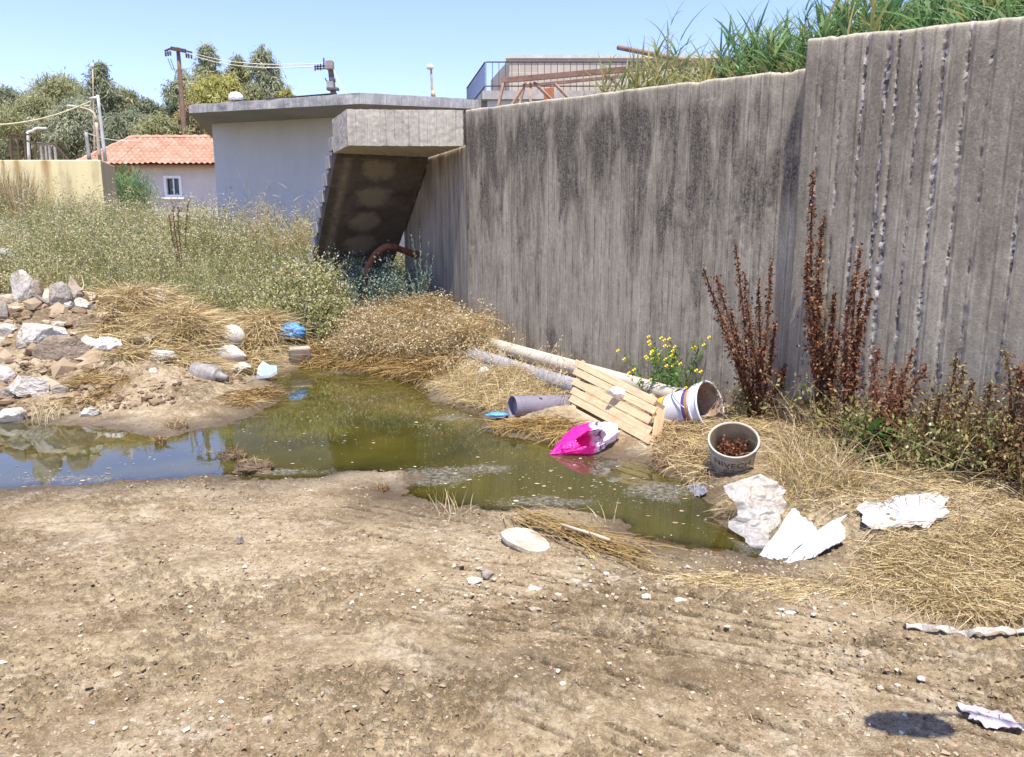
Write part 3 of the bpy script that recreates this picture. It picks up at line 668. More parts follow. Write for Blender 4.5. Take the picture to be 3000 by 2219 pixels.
a = Acc(); box(a, ((x_ + X_) / 2, wy_ - .05, z_ - .04), (X_ - x_ + .2, .22, .06)); a.build('sill', WHP, win)

# ------------------------------------------------------------------ yellow painted wall
t = NT('yellow_paint'); v = t.pos(); sp = t.n('SeparateXYZ', {'Vector': v}).outputs
st = t.noise(t.map(v, (1, 1, .10)), 3.2, 7, .65, .3); nb_ = t.noise(v, 1.4, 6, .65)
c = t.mix(t.mr(st, .40, .62), (.69, .585, .31), (.61, .515, .27))
c = t.mix(t.mr(t.math('ADD', t.math('MULTIPLY', st, .6), t.math('MULTIPLY', nb_, .4)), .53, .66, 0, .75), c, (.36, .30, .17))
for px_, wdt in ((38, .09), (103, .12), (8, .05)):
    X0 = P(px_, 365, D=22.05)[0]
    d = t.math('ABSOLUTE', t.math('SUBTRACT', t.math('ADD', sp[0], t.math('MULTIPLY', t.noise(t.map(v, (0, 0, 1)), 2, 3), .16)), X0 + .07))
    m = t.math('MULTIPLY', t.mr(d, wdt * 1.5, wdt * .25), t.mr(sp[2], 2.3, 3.75))
    c = t.mix(t.math('MULTIPLY', m, t.mr(st, .3, .6, .5, .95)), c, (.24, .115, .03))
side_shade = t.mr(t.n('SeparateXYZ', {'Vector': t.n('NewGeometry').outputs['Normal']}).outputs[0], .5, .9)  # right-facing side coloured darker, its shade painted into the colour
c = t.mix(t.math('MULTIPLY', side_shade, .8), c, (.30, .255, .135))
YEL = t.end(t.bsdf(c, .85, t.bump(t.noise(v, 40, 5), .25, .02), spec=.2))
ya = P(-260, 352, D=22.1); yb2 = P(219, 349, D=22.0); yc2 = P(250, 362, D=23.7)
a = Acc(); prism(a, [ya[:2], yb2[:2], yc2[:2], yc2[:2] + np.array([-11, .6])], .8, yb2[2])
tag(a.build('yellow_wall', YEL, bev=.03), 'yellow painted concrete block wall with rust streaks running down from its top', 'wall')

# ------------------------------------------------------------------ rusty frames standing on the yellow wall
OLDM = plain('weathered_metal', (.28, .27, .25), .6, .25, 8, .2, .4, (.2, .12, .07), .5)
DRUST = plain('dark_rust', (.085, .052, .036), .85, .35, 10, .3)
fr = empty('rusty_scaffold', P(50, 349, D=22.6), 'thin rusty rectangular frame standing on the yellow wall', 'scaffold')
def bars(root, mat, name, segs, D, w):
    for (x0_, y0_, x1_, y1_) in segs:
        a = Acc(); bar(a, P(x0_, y0_, D=D), P(x1_, y1_, D=D), w); a.build(name, mat, root)
bars(fr, DRUST, 'post', [(23, 296, 26, 349), (53, 294, 57, 349), (78, 314, 76, 349), (39, 300, 42, 349)], 22.6, .05)
bars(fr, DRUST, 'rail', [(21, 294, 79, 294), (22, 296, 78, 314), (77, 314, 118, 315), (118, 315, 148, 347)], 22.6, .045)
gf = empty('post_rack', P(105, 349, D=23.2), 'pale grey frame of upright posts on the yellow wall', 'scaffold')
bars(gf, OLDM, 'post', [(89, 312, 92, 349), (100, 316, 102, 349), (107, 314, 110, 349), (119, 318, 122, 349)], 23.2, .055)
bars(gf, OLDM, 'rail', [(82, 314, 122, 316)], 23.2, .07)

# ------------------------------------------------------------------ poles, lamps, wires
WOODP = plain('pole_wood', (.20, .125, .085), .9, .3, 3, .4)
PALE = plain('pale_metal', (.44, .43, .40), .5, .15, 3, .1)
LAMPW = plain('lamp_white', (.62, .62, .60), .4, .04, 5, .05)
def pole(name, base, top, rb, rt, mat, label, cat):
    r = empty(name, base, label, cat); a = Acc(); base = np.asarray(base); top = np.asarray(top)
    tube(a, [base + (top - base) * k for k in np.linspace(0, 1, 6)], np.linspace(rb, rt, 6), 10); a.build('pole', mat, r, smooth=True); return r
D = 48.
up_ = P(388, 104, D=D); ub = P(404, 318, D=D); ub2 = ub + (ub - up_) * .12
r = pole('utility_pole', ub2, up_, .17, .11, WOODP, 'tall wooden utility pole with one crossarm rising among the trees', 'utility pole')
a = Acc(); bar(a, P(373, 106, D=D - .2), P(405, 112, D=D - .2), .16, .2); a.build('crossarm', DRUST, r)
for (xa, ya_, xb, yb_) in ((373, 106, 359, 112), (405, 112, 419, 115)):
    a = Acc(); bar(a, P(xa, ya_, D=D - .2), P(xb, yb_, D=D - .2), .09); a.build('arm', DRUST, r)
for x, y in ((361, 113), (366, 112), (371, 111), (406, 116), (411, 117), (417, 118)):
    a = Acc(); p = P(x, y, D=D - .3); tube(a, [p, p + (0, 0, -.09), p + (0, 0, -.18), p + (0, 0, -.27)], [.03, .07, .05, .06], 8); a.build('insulator', DRUST, r, smooth=True)
for s_ in ((383, 160, 372, 129), (376, 154, 366, 128)): 
    a = Acc(); tube(a, [P(s_[0], s_[1], D=D), P(s_[2], s_[3], D=D)], .02, 5); a.build('stay', DRUST, r)
D = 26.
r = pole('lamp_post', P(230, 352, D=D), P(213, 208, D=D), .06, .045, PALE, 'pale slim post carrying the thick drooping yellowish cable', 'post')
a = Acc(); tube(a, [P(213, 214, D=D), P(206, 214.5, D=D), P(196, 216, D=D)], .05, 8); a.build('bracket', PALE, r, smooth=True)
D = 27.
TAN = plain('tan_metal', (.40, .33, .22), .6, .2, 4, .1)
r = pole('street_lamp', P(218, 350, D=D), P(210, 268, D=D), .06, .05, TAN, 'street lamp with a tan bent arm and two flat heads beside the slim pale post', 'street lamp')
a = Acc(); tube(a, [P(210, 268, D=D), P(208.5, 258, D=D), P(205, 248, D=D), P(195, 240.5, D=D), P(180, 236, D=D), P(164, 232.5, D=D)], [.05, .045, .042, .04, .035, .035], 8); a.build('arm', TAN, r, smooth=True)
def lamp_head(root, p, d, L, mat=LAMPW, name='lamp_head'):
    p = np.asarray(p); d = np.asarray(d, float); a = Acc()
    tube(a, [p, p + d * L * .2, p + d * L * .6, p + d * L * .95, p + d * L], [.05, L * .2, L * .22, L * .16, .03], 10)
    V = np.concatenate(a.V); V[:, 2] = p[2] + (V[:, 2] - p[2]) * .6; a.V = [V]; a.build(name, mat, root, smooth=True)
lamp_head(r, P(166, 233.5, D=D), norm(P(149, 230, D=D) - P(166, 233.5, D=D)), .32, PALE)
lamp_head(r, P(196, 232, D=D), np.array([-1, 0, .1]), .22, PALE)
D = 24.
r = pole('street_lamp', P(63.5, 350, D=D), P(60.5, 288, D=D), .05, .04, PALE, 'short white gooseneck street lamp above the yellow wall', 'street lamp')
a = Acc(); tube(a, [P(60.5, 288, D=D), P(64, 288, D=D), P(72, 285, D=D), P(77, 281, D=D), P(84, 279.5, D=D)], .035, 8); a.build('arm', LAMPW, r, smooth=True)
lamp_head(r, P(84, 280, D=D), np.array([1, 0, -.05]), .24)
D = 34.
r = pole('street_lamp', P(207, 352, D=D), P(202, 147, D=D), .04, .025, TAN, 'very tall thin street lamp with a small white head before the dark narrow tree', 'street lamp')
lamp_head(r, P(202, 147, D=D), np.array([.05, 0, 1]), .26)
D = 28.
pole('metal_post', P(195.5, 352, D=D), P(187.5, 289, D=D), .07, .055, OLDM, 'short grey metal post just left of the tiled roof corner', 'post')
D = 38.
r = pole('street_lamp', P(944.5, 236, D=D), P(940, 152, D=D), .075, .05, TAN, 'street lamp with a white hooded head standing behind the concrete landing', 'street lamp')
a = Acc(); tube(a, [P(945, 214, D=D), P(944, 199, D=D)], .11, 8); a.build('sleeve', TAN, r, smooth=True)
a = Acc(); p = P(938, 147, D=D); tube(a, [p + (0, 0, -.09), p + (0, 0, -.02), p + (0, 0, .08), p + (0, 0, .13)], [.15, .17, .15, .06], 12); a.build('lamp_head', LAMPW, r, smooth=True)
D = 22.
MASTM = plain('mast_metal', (.10, .085, .075), .7, .3, 8, .3)
r = pole('antenna_mast', P(730, 232, D=D), P(719, 133, D=D), .085, .075, MASTM, 'dark wooden mast with antennas, boxes and a wire behind the flat roof', 'mast')
def bx(name, x, y, w, h, mat=MASTM, d=.2):
    a = Acc(); s = 22 / F_PX; box(a, P(x, y, D=D - .1), (w * s, d, h * s)); a.build(name, mat, r, bev=.01)
bx('top_box', 719, 143, 15, 16, plain('mast_box', (.24, .20, .18), .7, .2)); bx('meter_box', 721, 187, 14, 14, OLDM); bx('clamp', 726, 195, 24, 5); bx('bracket', 725, 175, 10, 7)
a = Acc()
for s_ in ((687, 146, 714, 144), (689, 151, 712, 150), (706, 127, 706, 150), (699, 139, 699, 154), (693, 142, 693, 153), (687, 143, 687, 155)):
    bar(a, P(s_[0], s_[1], D=D), P(s_[2], s_[3], D=D), .035)
a.build('aerial', MASTM, r)
a = Acc(); tube(a, [P(726, 182, D=D), P(712, 177, D=D), P(709, 171, D=D)], .02, 6); a.build('hook', MASTM, r)
def cable(pa, pb, sag, rad, mat, label):
    pa = np.asarray(pa); pb = np.asarray(pb); k = np.linspace(0, 1, 24)[:, None]
    pts = pa + (pb - pa) * k; pts[:, 2] -= sag * 4 * (k * (1 - k))[:, 0]
    a = Acc(); tube(a, pts, rad, 5); o = a.build('cable', mat, smooth=True); tag(o, label, 'cable')
WIRE = plain('pale_wire', (.62, .62, .52), .6, .1)
cable(P(213, 214, D=26), P(-60, 272, D=27), .28, .026, plain('yellow_cable', (.62, .58, .34), .6, .1), 'thick yellowish cable drooping from the slim pale post to the left edge')
cable(P(419, 115, D=47.7), P(712, 139, D=22), .25, .016, WIRE, 'upper pale wire from the utility pole crossarm to the antenna mast')
cable(P(411, 117, D=47.7), P(712, 144, D=22), .32, .016, WIRE, 'lower pale wire from the utility pole crossarm to the antenna mast')
cable(P(189, 291, D=28), P(300, 306, D=32), .12, .016, WIRE, 'thin wire from the short grey post to the tiled roof')
cable(P(727, 152, D=22), P(757, 206, D=15.5), .05, .007, WIRE, 'thin stay wire slanting from the antenna mast down to the flat roof')

# ------------------------------------------------------------------ block building with railings on the upper level
D0 = 16.0
fz = P(1110, 213, D=D0)[2]; wz = P(1110, 129, D=D0)[2]
t = NT('block_masonry'); v = t.attr('uvw', True)
b = t.n('TexBrick', {'Vector': v, 'Color1': (.46, .40, .31, 1), 'Color2': (.38, .33, .255, 1), 'Mortar': (.50, .45, .37, 1), 'Scale': 1.0, 'Mortar Size': .012, 'Brick Width': .40, 'Row Height': .2})
c = t.mix(t.mr(t.noise(v, 3, 6, .65), .35, .7, 0, .5), b.outputs[0], (.36, .32, .27))
BLK = t.end(t.bsdf(c, .92, t.bump(b.outputs[1], -.4, .02), spec=.1))
bl = empty('block_building', (1.5, 17.5, 0), 'unplastered concrete block parapet building behind the rusty truss', 'building')
def uvwall(acc, uvs, a0, a1, z0, z1, th):
    a0 = np.asarray(a0); a1 = np.asarray(a1); u = norm(a1 - a0); n_ = np.array([u[1], -u[0]]); L = np.linalg.norm(a1 - a0)
    V = []; UV = []
    for s_, o_ in ((0, 0), (L, 0), (L, -th), (0, -th)):
        for z in (z0, z1): V.append([*(a0 + u * s_ + n_ * o_), z]); UV.append([s_ + (0 if o_ == 0 else th), z, 0])
    acc.add(V, [np.array([0, 2, 3, 1]), np.array([2, 4, 5, 3]), np.array([4, 6, 7, 5]), np.array([6, 0, 1, 7]), np.array([1, 3, 5, 7]), np.array([0, 6, 4, 2])]); uvs.append(np.array(UV))
b0 = P(1111, 129, D=D0)[:2]; b1 = P(1560, 129, D=D0)[:2]; b2 = P(1070, 170, D=18.0)[:2]
a = Acc(); uvs = []; uvwall(a, uvs, b0, b1, fz, wz, .2); uvwall(a, uvs, b2, b0 + np.array([-.0, .004]), fz, wz - .004, .2)
a.build('parapet', BLK, bl, attrs={'uvw': np.concatenate(uvs)})
a = Acc(); box(a, ((b0[0] + b1[0]) / 2 - .03, D0 + .1, wz + .035), (b1[0] - b0[0] + .1, .28, .06)); a.build('coping', CONC_L if False else plain('coping_concrete', (.5, .47, .42), .9, .15), bl)
a = Acc(); e0 = P(1052, 214, D=15.3)[:2]
prism(a, [e0, [b1[0], 15.3], [b1[0], 22], [e0[0] - .9, 22]], fz - .16, fz - .002); a.build('floor_slab', plain('floor_concrete', (.36, .34, .3), .9, .2), bl)
a = Acc(); prism(a, [e0 + .1, [b1[0] - .1, 15.4], [b1[0] - .1, 21.9], [e0[0] - .8, 21.9]], .2, fz - .162); a.build('wall', PLAST, bl)
IRON = plain('railing_iron', (.055, .04, .038), .7, .3, 10, .2, .3, (.16, .07, .04), .5)
def railing(pa, pb, h, step, label):
    pa = np.asarray(pa, float); pb = np.asarray(pb, float); L = np.linalg.norm(pb - pa); n_ = int(L / step)
    r = empty('railing', pa, label, 'railing')
    for hh in (h, .1):
        a = Acc(); bar(a, pa + (0, 0, hh), pb + (0, 0, hh), .022, .02); a.build('rail', IRON, r)
    first = None
    for i in range(n_ + 1):
        p = pa + (pb - pa) * i / n_
        if first is None:
            a = Acc(); bar(a, p + (0, 0, .0), p + (0, 0, h), .011); first = a.build('baluster', IRON, r); q0 = p
        else:
            o = first.copy(); COL.objects.link(o); o.parent = r; o.location = Vector(first.location) + Vector([float(c) for c in (p - q0)])
rh = P(1060, 136, D=15.4)[2] - fz
ra = P(1060, 214, D=15.4); ra[2] = fz; rb_ = P(1440, 214, D=15.4); rb_[2] = fz
railing(ra, rb_, rh, .125, 'black iron railing with thin upright bars in front of the block parapet')
rc = P(1018, 200, D=17.9); rc[2] = fz
railing(rc, ra + (-.02, .02, 0), rh, .095, 'dark iron railing running back at the left end of the block parapet')

# ------------------------------------------------------------------ rusty truss lying on the terrace
tr_ = empty('steel_truss', P(1100, 222, D=9.8), 'long rusty steel truss with diagonal braces resting behind the wall top', 'truss')
RUST2 = plain('truss_rust', (.24, .145, .10), .8, .3, 6, .3, .3, (.15, .085, .06), .7)
def seg(name, x0_, y0_, d0, x1_, y1_, d1, w, h=None):
    a = Acc(); bar(a, P(x0_, y0_, D=d0), P(x1_, y1_, D=d1), w, h); a.build(name, RUST2, tr_)
seg('chord', 1096, 176, 9.9, 1605, 131, 8.3, .045, .06)
seg('chord', 1146, 188, 10.5, 1400, 163, 9.7, .035, .035)
for s_ in ((1099, 178, 9.9, 1086, 235, 9.7), (1146, 182, 9.8, 1110, 240, 9.5), (1157, 180, 9.75, 1157, 240, 9.5), (1143, 186, 10.2, 1132, 235, 10.), (1165, 181, 9.7, 1207, 222, 9.3), (1320, 164, 9.2, 1362, 196, 8.9), (1467, 150, 8.7, 1468, 190, 8.5), (1480, 149, 8.7, 1512, 180, 8.4), (1210, 184, 10.2, 1240, 215, 9.9), (1600, 132, 8.3, 1602, 170, 8.2)):
    seg('brace', *s_, .03)
a = Acc(); prism(a, [P(1186, 212, D=9.9)[:2], P(1208, 212, D=9.9)[:2], P(1208, 212, D=9.95)[:2], P(1186, 212, D=9.95)[:2]], [P(1186, 220, D=9.9)[2]] * 4, [P(1192, 194, D=9.9)[2], P(1206, 191, D=9.9)[2], P(1206, 191, D=9.9)[2], P(1192, 194, D=9.9)[2]])
a.build('gusset_plate', plain('orange_rust', (.36, .12, .05), .8, .2), tr_)
a = Acc(); tube(a, [P(1348, 104, D=9.6), P(1470, 128, D=9.0), P(1560, 146, D=8.6)], .03, 10)
tag(a.build('rusty_pipe', RUST2, smooth=True), 'thin rusty pipe sticking out of the reeds above the truss', 'pipe')

# ------------------------------------------------------------------ trees
def leafquads(pos, d, L, W):
    N = len(pos); s = norm(np.cross(d, norm(rng.normal(size=(N, 3))))); L = np.broadcast_to(L, (N,))[:, None]; W = np.broadcast_to(W, (N,))[:, None]
    V = np.stack([pos, pos + d * L * .45 + s * W / 2, pos + d * L, pos + d * L * .45 - s * W / 2], 1)
    return V.reshape(-1, 3), np.arange(N * 4).reshape(-1, 4)
BARK = plain('bark', (.24, .19, .15), .9, .3, 4, .4)
PAL = {'g': [(0, (.105, .112, .050)), (.5, (.195, .198, .092)), (1, (.30, .29, .16))],
       'd': [(0, (.085, .098, .058)), (.5, (.160, .172, .102)), (1, (.26, .265, .17))],
       'y': [(0, (.15, .145, .040)), (.5, (.265, .245, .070)), (1, (.36, .32, .12))],
       'b': [(0, (.14, .115, .055)), (.5, (.24, .195, .085)), (1, (.32, .255, .135))],
       'p': [(0, (.12, .132, .080)), (.5, (.215, .228, .138)), (1, (.32, .325, .21))]}
LEAFM = {k: veg('tree_leaves_' + k, [(p_, tuple(min(.5, q_ * 1.6) for q_ in c_)) for p_, c_ in v], .45, .6) for k, v in PAL.items()}
def tree(name, px, top, w, D, pal, label, bot=350, dens=1., slim=1.0):
    s = D / F_PX; pt = P(px, top, D=D); pb = P(px, bot, D=D); H = pt[2] - pb[2]; base = np.array([pt[0], D, pb[2] - 1.2])
    r = empty(name, base, label, 'tree')
    a = Acc(); lean = rng.normal(0, .03, 2) * H
    trunk = np.array([base + np.array([lean[0] * k * k, lean[1] * k * k, (H + 1.0) * k * .93]) for k in np.linspace(0, 1, 9)])
    tube(a, trunk, np.linspace(.022 * H + .05, .02, 9), 8)
    W = w * s; ncl = int(95 * dens); cs = []; rs = []
    lob = [(rng.uniform(0, 2 * PI), rng.uniform(.15, .75), rng.uniform(.25, .5)) for _ in range(4)]
    for i in range(ncl):
        k = rng.uniform(0, 1) ** .85
        if slim < 1: env = np.interp(k, [0, .2, .5, .75, .92, 1], [.9, 1.1, .95, .62, .30, .06])
        else: env = np.interp(k, [0, .2, .5, .75, .92, 1], [.95, 1.1, 1.05, .85, .55, .12])
        ang = rng.uniform(0, 2 * PI); rr = W * env * math.sqrt(rng.uniform(.02, 1)) * (.8 + .35 * math.sin(ang * 2 + k * 9 + px))
        c = np.array([trunk[-1][0] * k + base[0] * (1 - k) + rr * math.cos(ang), base[1] + rr * math.sin(ang) * .8, pb[2] + H * (.02 + .95 * k)])
        cs.append(c); rs.append(W * rng.uniform(.16, .44) * (1 - .30 * k))
        if i % 3 == 0:
            j = min(8, int(max(.1, k - .15) * 8.9)); tube(a, [trunk[j], (trunk[j] + c) / 2 + (0, 0, -.15), c], [.05, .035, .012], 5, False)
    cs.append(trunk[-1] + (0, 0, -.02 * H)); rs.append(W * .10)
    a.build('trunk', BARK, r, smooth=True)
    L = Acc(); nl = int(125 * dens ** .3)
    for c, rad in zip(cs, rs):
        n_ = nl; v = norm(rng.normal(size=(n_, 3))) * (rng.uniform(.05, 1, (n_, 1)) ** .5) * rad * rng.choice([1, 1, 1.35], (n_, 1))
        v[:, 2] *= 1.15; p = c + v
        d = norm(np.c_[rng.normal(0, .6, (n_, 2)), rng.normal(-.7, .5, n_)])
        nn = norm(v / rad * 1.0 + (0, -.1, .45) + rng.normal(0, .45, (n_, 3))); sd_ = norm(np.cross(nn, d)); LL = (rng.uniform(.22, .48, n_) * D / 50)[:, None]; WW = (rng.uniform(.05, .095, n_) * D / 50)[:, None]
        V = np.stack([p, p + d * LL * .45 + sd_ * WW / 2, p + d * LL, p + d * LL * .45 - sd_ * WW / 2], 1).reshape(-1, 3); F = np.arange(n_ * 4).reshape(-1, 4)
        L.add(V, F, 0, np.repeat(np.clip(rng.normal(.5, .2) + rng.normal(0, .16, n_), 0, 1), 4))
    L.build('crown', LEAFM[pal], r)
TR = [(15, 200, 62, 62, 'd', 'rounded grey-green tree at the left edge beyond the yellow wall'),
      (122, 176, 78, 64, 'g', 'broad rounded tree forming the highest dome left of the dark narrow tree'),
      (204, 133, 42, 56, 'd', 'dark narrow open-crowned eucalyptus rising behind the slim pale post'),
      (268, 200, 50, 60, 'g', 'mid-height green tree just right of the dark narrow eucalyptus'),
      (326, 222, 40, 58, 'd', 'low bluish green tree above the middle of the tiled roof'),
      (383, 152, 40, 62, 'p', 'pale tall tree standing directly behind the utility pole'),
      (466, 100, 40, 60, 'p', 'tallest pale eucalyptus with a thin pointed top right of the utility pole'),
      (470, 176, 66, 54, 'y', 'yellow-green bushy tree in front of the tallest eucalyptus above the roof slab'),
      (522, 118, 38, 62, 'g', 'slender green eucalyptus between the tallest one and the open rightmost one'),
      (590, 108, 44, 60, 'p', 'loose open eucalyptus rightmost in the row above the flat roof'),
      (412, 225, 36, 50, 'b', 'brownish dry tree around the foot of the utility pole'),
      (626, 192, 26, 56, 'y', 'small yellow-green treetop at the right end of the row, above the flat roof'),
      (70, 215, 60, 52, 'g', 'olive green bushy tree behind the rusty frames of the yellow wall'),
      (158, 232, 58, 50, 'p', 'pale bushy tree behind the street lamp with the tan arm'),
      (285, 262, 60, 50, 'd', 'dark low tree right behind the left end of the tiled ridge'),
      (352, 258, 46, 48, 'g', 'low green tree behind the tiled ridge left of the utility pole'),
      (545, 190, 44, 52, 'g', 'green leafy tree low behind the flat roof, left of the open eucalyptus')]
tree('leafy_bush', 270, 350, 34, 44, 'g', 'green bush seen under the tiled eave between yellow wall and house', bot=440)
for i, (px_, top, w, D, pal, lab) in enumerate(TR):
    tree('eucalyptus_tree', px_, top, w * 1.32, D, pal, lab, dens=1.0 + .5 * (w > 55), slim=.8 if w < 45 else 1.6)

# ------------------------------------------------------------------ plant generators
def blades(acc, b, d, L, W, bend, segs=3, r=None, m=0):
    N = len(b); t = np.linspace(0, 1, segs + 1)
    L = np.broadcast_to(L, (N,)); W = np.broadcast_to(W, (N,))
    pts = b[:, None] + d[:, None] * (L[:, None] * t)[..., None] + bend[:, None] * (t ** 2)[None, :, None]
    s = norm(np.cross(d, norm(rng.normal(size=(N, 3))))); w = W[:, None] * (1 - .9 * t[None] ** 2.2) / 2
    V = np.stack([pts - s[:, None] * w[..., None], pts + s[:, None] * w[..., None]], 2).reshape(-1, 3)
    k = np.arange(N)[:, None] * (segs + 1) * 2 + np.arange(segs)[None] * 2
    F = np.stack([k, k + 1, k + 3, k + 2], -1).reshape(-1, 4)
    rr = rng.uniform(0, 1, N) if r is None else r
    acc.add(V, F, m, np.repeat(rr, (segs + 1) * 2)); return pts
def lq(acc, p, d, L, W, r, m=0):
    V, F = leafquads(p, d, L, W); acc.add(V, F, m, np.repeat(np.broadcast_to(r, (len(p),)), 4))
def region(poly_px, n, zguess=None, logr=True):
    """n random ground points inside a ground region whose outline was measured off the photo"""
    Q = np.array([G(x, y)[:2] if zguess is None else P(x, y, z=zguess)[:2] for x, y in poly_px])
    return inpoly(Q, n)
def inpoly(Q, n, bias=0):
    Q = np.asarray(Q, float); lo, hi = Q.min(0), Q.max(0); out = np.zeros((0, 2))
    while len(out) < n:
        p = rng.uniform(lo, hi, (n * 2, 2)); ins = np.zeros(len(p), bool)
        for a, b in zip(Q, np.roll(Q, -1, 0)):
            c = (a[1] > p[:, 1]) != (b[1] > p[:, 1])
            with np.errstate(divide='ignore', invalid='ignore'): ins ^= c & (p[:, 0] < (b[0] - a[0]) * (p[:, 1] - a[1]) / (b[1] - a[1]) + a[0])
        p = p[ins]
        if bias: p = p[rng.uniform(0, 1, len(p)) < (lo[1] / p[:, 1]) ** bias]
        out = np.concatenate([out, p])
    return out[:n]
def onground(p2, dz=0.): return np.c_[p2, T(p2[:, 0], p2[:, 1]) + dz]

def weeds(acc, b, h, ns, nl, spread, Lf, Wf, sw=.006, tips=4, tip=.02, rs=(.0, .2), rl=(.25, .8), rt=(.85, 1.), tint=None, up=1.0, droop=.1):
    """bushy weed plants: ns stems per base, nl leaves per stem, pale tips"""
    N = len(b); h = np.broadcast_to(h, (N,)); B = np.repeat(b, ns, 0); H = np.repeat(h, ns) * rng.uniform(.55, 1.05, N * ns)
    tn = np.repeat(np.zeros(N) if tint is None else tint, ns)
    B = B + np.c_[rng.normal(0, .05, (N * ns, 2)), np.zeros(N * ns)]
    d = norm(np.c_[rng.normal(0, spread, (N * ns, 2)), np.full(N * ns, up)])
    bend = np.c_[rng.normal(0, spread * .5, (N * ns, 2)), -rng.uniform(0, droop, N * ns)] * H[:, None]
    blades(acc, B, d, H, sw, bend, 3, np.clip(rng.uniform(*rs, N * ns) + tn, 0, 1))
    k = np.repeat(np.arange(N * ns), nl); t = rng.uniform(.12, 1, len(k)) ** .8
    p = B[k] + d[k] * (H[k] * t)[:, None] + bend[k] * (t ** 2)[:, None] + rng.normal(0, 1, (len(k), 3)) * (.028 + .07 * H[k] * (1.05 - t) * spread * 2)[:, None]
    dl = norm(d[k] * .5 + rng.normal(0, .8, (len(k), 3)))
    lq(acc, p, dl, Lf * rng.uniform(.5, 1.3, len(k)), Wf * rng.uniform(.6, 1.3, len(k)), np.clip(rng.uniform(*rl, len(k)) + tn[k], 0, .84))
    if tips:
        k = np.repeat(np.arange(N * ns), tips); t = rng.uniform(.8, 1.05, len(k))
        p = B[k] + d[k] * (H[k] * t)[:, None] + bend[k] * (t ** 2)[:, None] + rng.normal(0, .035, (len(k), 3))
        lq(acc, p, norm(rng.normal(size=(len(k), 3))), tip * rng.uniform(.6, 1.4, len(k)), tip * .8, rng.uniform(*rt, len(k)))

WEED = veg('weed_leaves', [(0, (.31, .235, .11)), (.2, (.30, .25, .11)), (.3, (.17, .215, .06)), (.5, (.30, .32, .11)), (.68, (.42, .38, .175)), (.82, (.50, .42, .22)), (.86, (.54, .48, .32)), (1, (.64, .59, .44))], .4)
STRAW = veg('straw', [(0, (.11, .075, .038)), (.2, (.30, .215, .095)), (.5, (.47, .355, .165)), (.8, (.58, .465, .25)), (1, (.66, .57, .38))], .3)
STRAWW = veg('wet_straw', [(0, (.11, .06, .02)), (.5, (.28, .175, .055)), (1, (.48, .35, .15))], .25)
DRYW = veg('dry_weed', [(0, (.20, .13, .055)), (.3, (.37, .265, .12)), (.65, (.50, .385, .19)), (.85, (.58, .48, .29)), (1, (.66, .58, .42))], .35)
DOCK = veg('dead_dock', [(0, (.06, .024, .013)), (.4, (.155, .062, .032)), (.75, (.25, .115, .06)), (1, (.40, .24, .13))], .3)
DOCKY = veg('withered_leaves', [(0, (.07, .035, .02)), (.35, (.16, .085, .045)), (.6, (.26, .185, .07)), (.85, (.38, .31, .12)), (1, (.46, .40, .22))], .3)
GREEN = veg('green_leaves', [(0, (.03, .07, .018)), (.5, (.075, .16, .03)), (1, (.18, .28, .085))], .35)
GREYG = veg('grey_green_leaves', [(0, (.07, .09, .06)), (.5, (.16, .21, .15)), (1, (.32, .38, .29))], .3)
REED = veg('reed_leaves', [(0, (.42, .36, .15)), (.15, (.22, .25, .08)), (.4, (.09, .19, .07)), (.75, (.17, .29, .11)), (1, (.33, .44, .18))], .45, .5)

# field of weeds sloping up behind the puddle
edge = [P(-420, 640, D=10.6)[:2], P(0, 640, D=10.4)[:2], P(240, 650, D=10.2)[:2], P(430, 650, D=9.8)[:2], P(520, 660, D=9.9)[:2], P(610, 700, D=9.4)[:2], P(680, 720, D=9.4)[:2], P(690, 700, D=11.5)[:2], P(700, 600, D=14.)[:2], P(760, 600, D=14.)[:2], P(850, 600, D=12.3)[:2], P(885, 600, D=12.3)[:2], P(890, 600, D=14.5)[:2]]
fieldpoly = edge + [P(720, 500, D=16.2)[:2], P(470, 500, D=17.2)[:2], P(300, 500, D=22)[:2], P(240, 500, D=21.5)[:2], P(-420, 500, D=21.5)[:2]]
a = Acc(); p2 = inpoly(fieldpoly, 2100, 1.5); b = onground(p2, -.03)
tint = .55 * fbm2(p2[:, 0] * .9, p2[:, 1] * .6, 3, 101) + .02 + .10 * rng.normal(size=len(p2))
hh = rng.uniform(.55, 1.05, len(b)) * (1 + .42 * vn2(p2[:, 0] * .9, p2[:, 1] * .9, 102)) * np.clip(.62 + (p2[:, 1] - 9.5) * .07, .6, 1.15)
weeds(a, b, hh, 6, 18, .28, .046, .019, .009, 3, .024, tint=tint)
p2 = inpoly(fieldpoly, 900, 2.5); b = onground(p2, -.03)
weeds(a, b, rng.uniform(.25, .5, len(b)), 6, 16, .45, .05, .022, .007, 1, .025, tint=.1 * rng.normal(size=len(b)))
p2 = inpoly([P(60, 480, D=15)[:2], P(480, 480, D=14)[:2], P(690, 480, D=13.5)[:2], P(700, 480, D=15.5)[:2], P(470, 480, D=16.8)[:2], P(240, 480, D=20)[:2], P(40, 480, D=20)[:2]], 130); b = onground(p2, -.03)
weeds(a, b, rng.uniform(1.1, 1.75, len(b)), 3, 26, .16, .055, .016, .008, 5, .035, tint=.25 * rng.normal(size=len(b)), droop=.2)
p2 = inpoly([P(380, 480, D=12.5)[:2], P(560, 480, D=12)[:2], P(690, 480, D=11.5)[:2], P(700, 480, D=15)[:2], P(470, 480, D=16.4)[:2], P(380, 480, D=16.4)[:2]], 190); p2 = p2[fbm2(p2[:, 0] * .9 + 3, p2[:, 1] * .9, 2, 151) > -.12]; b = onground(p2, -.03)
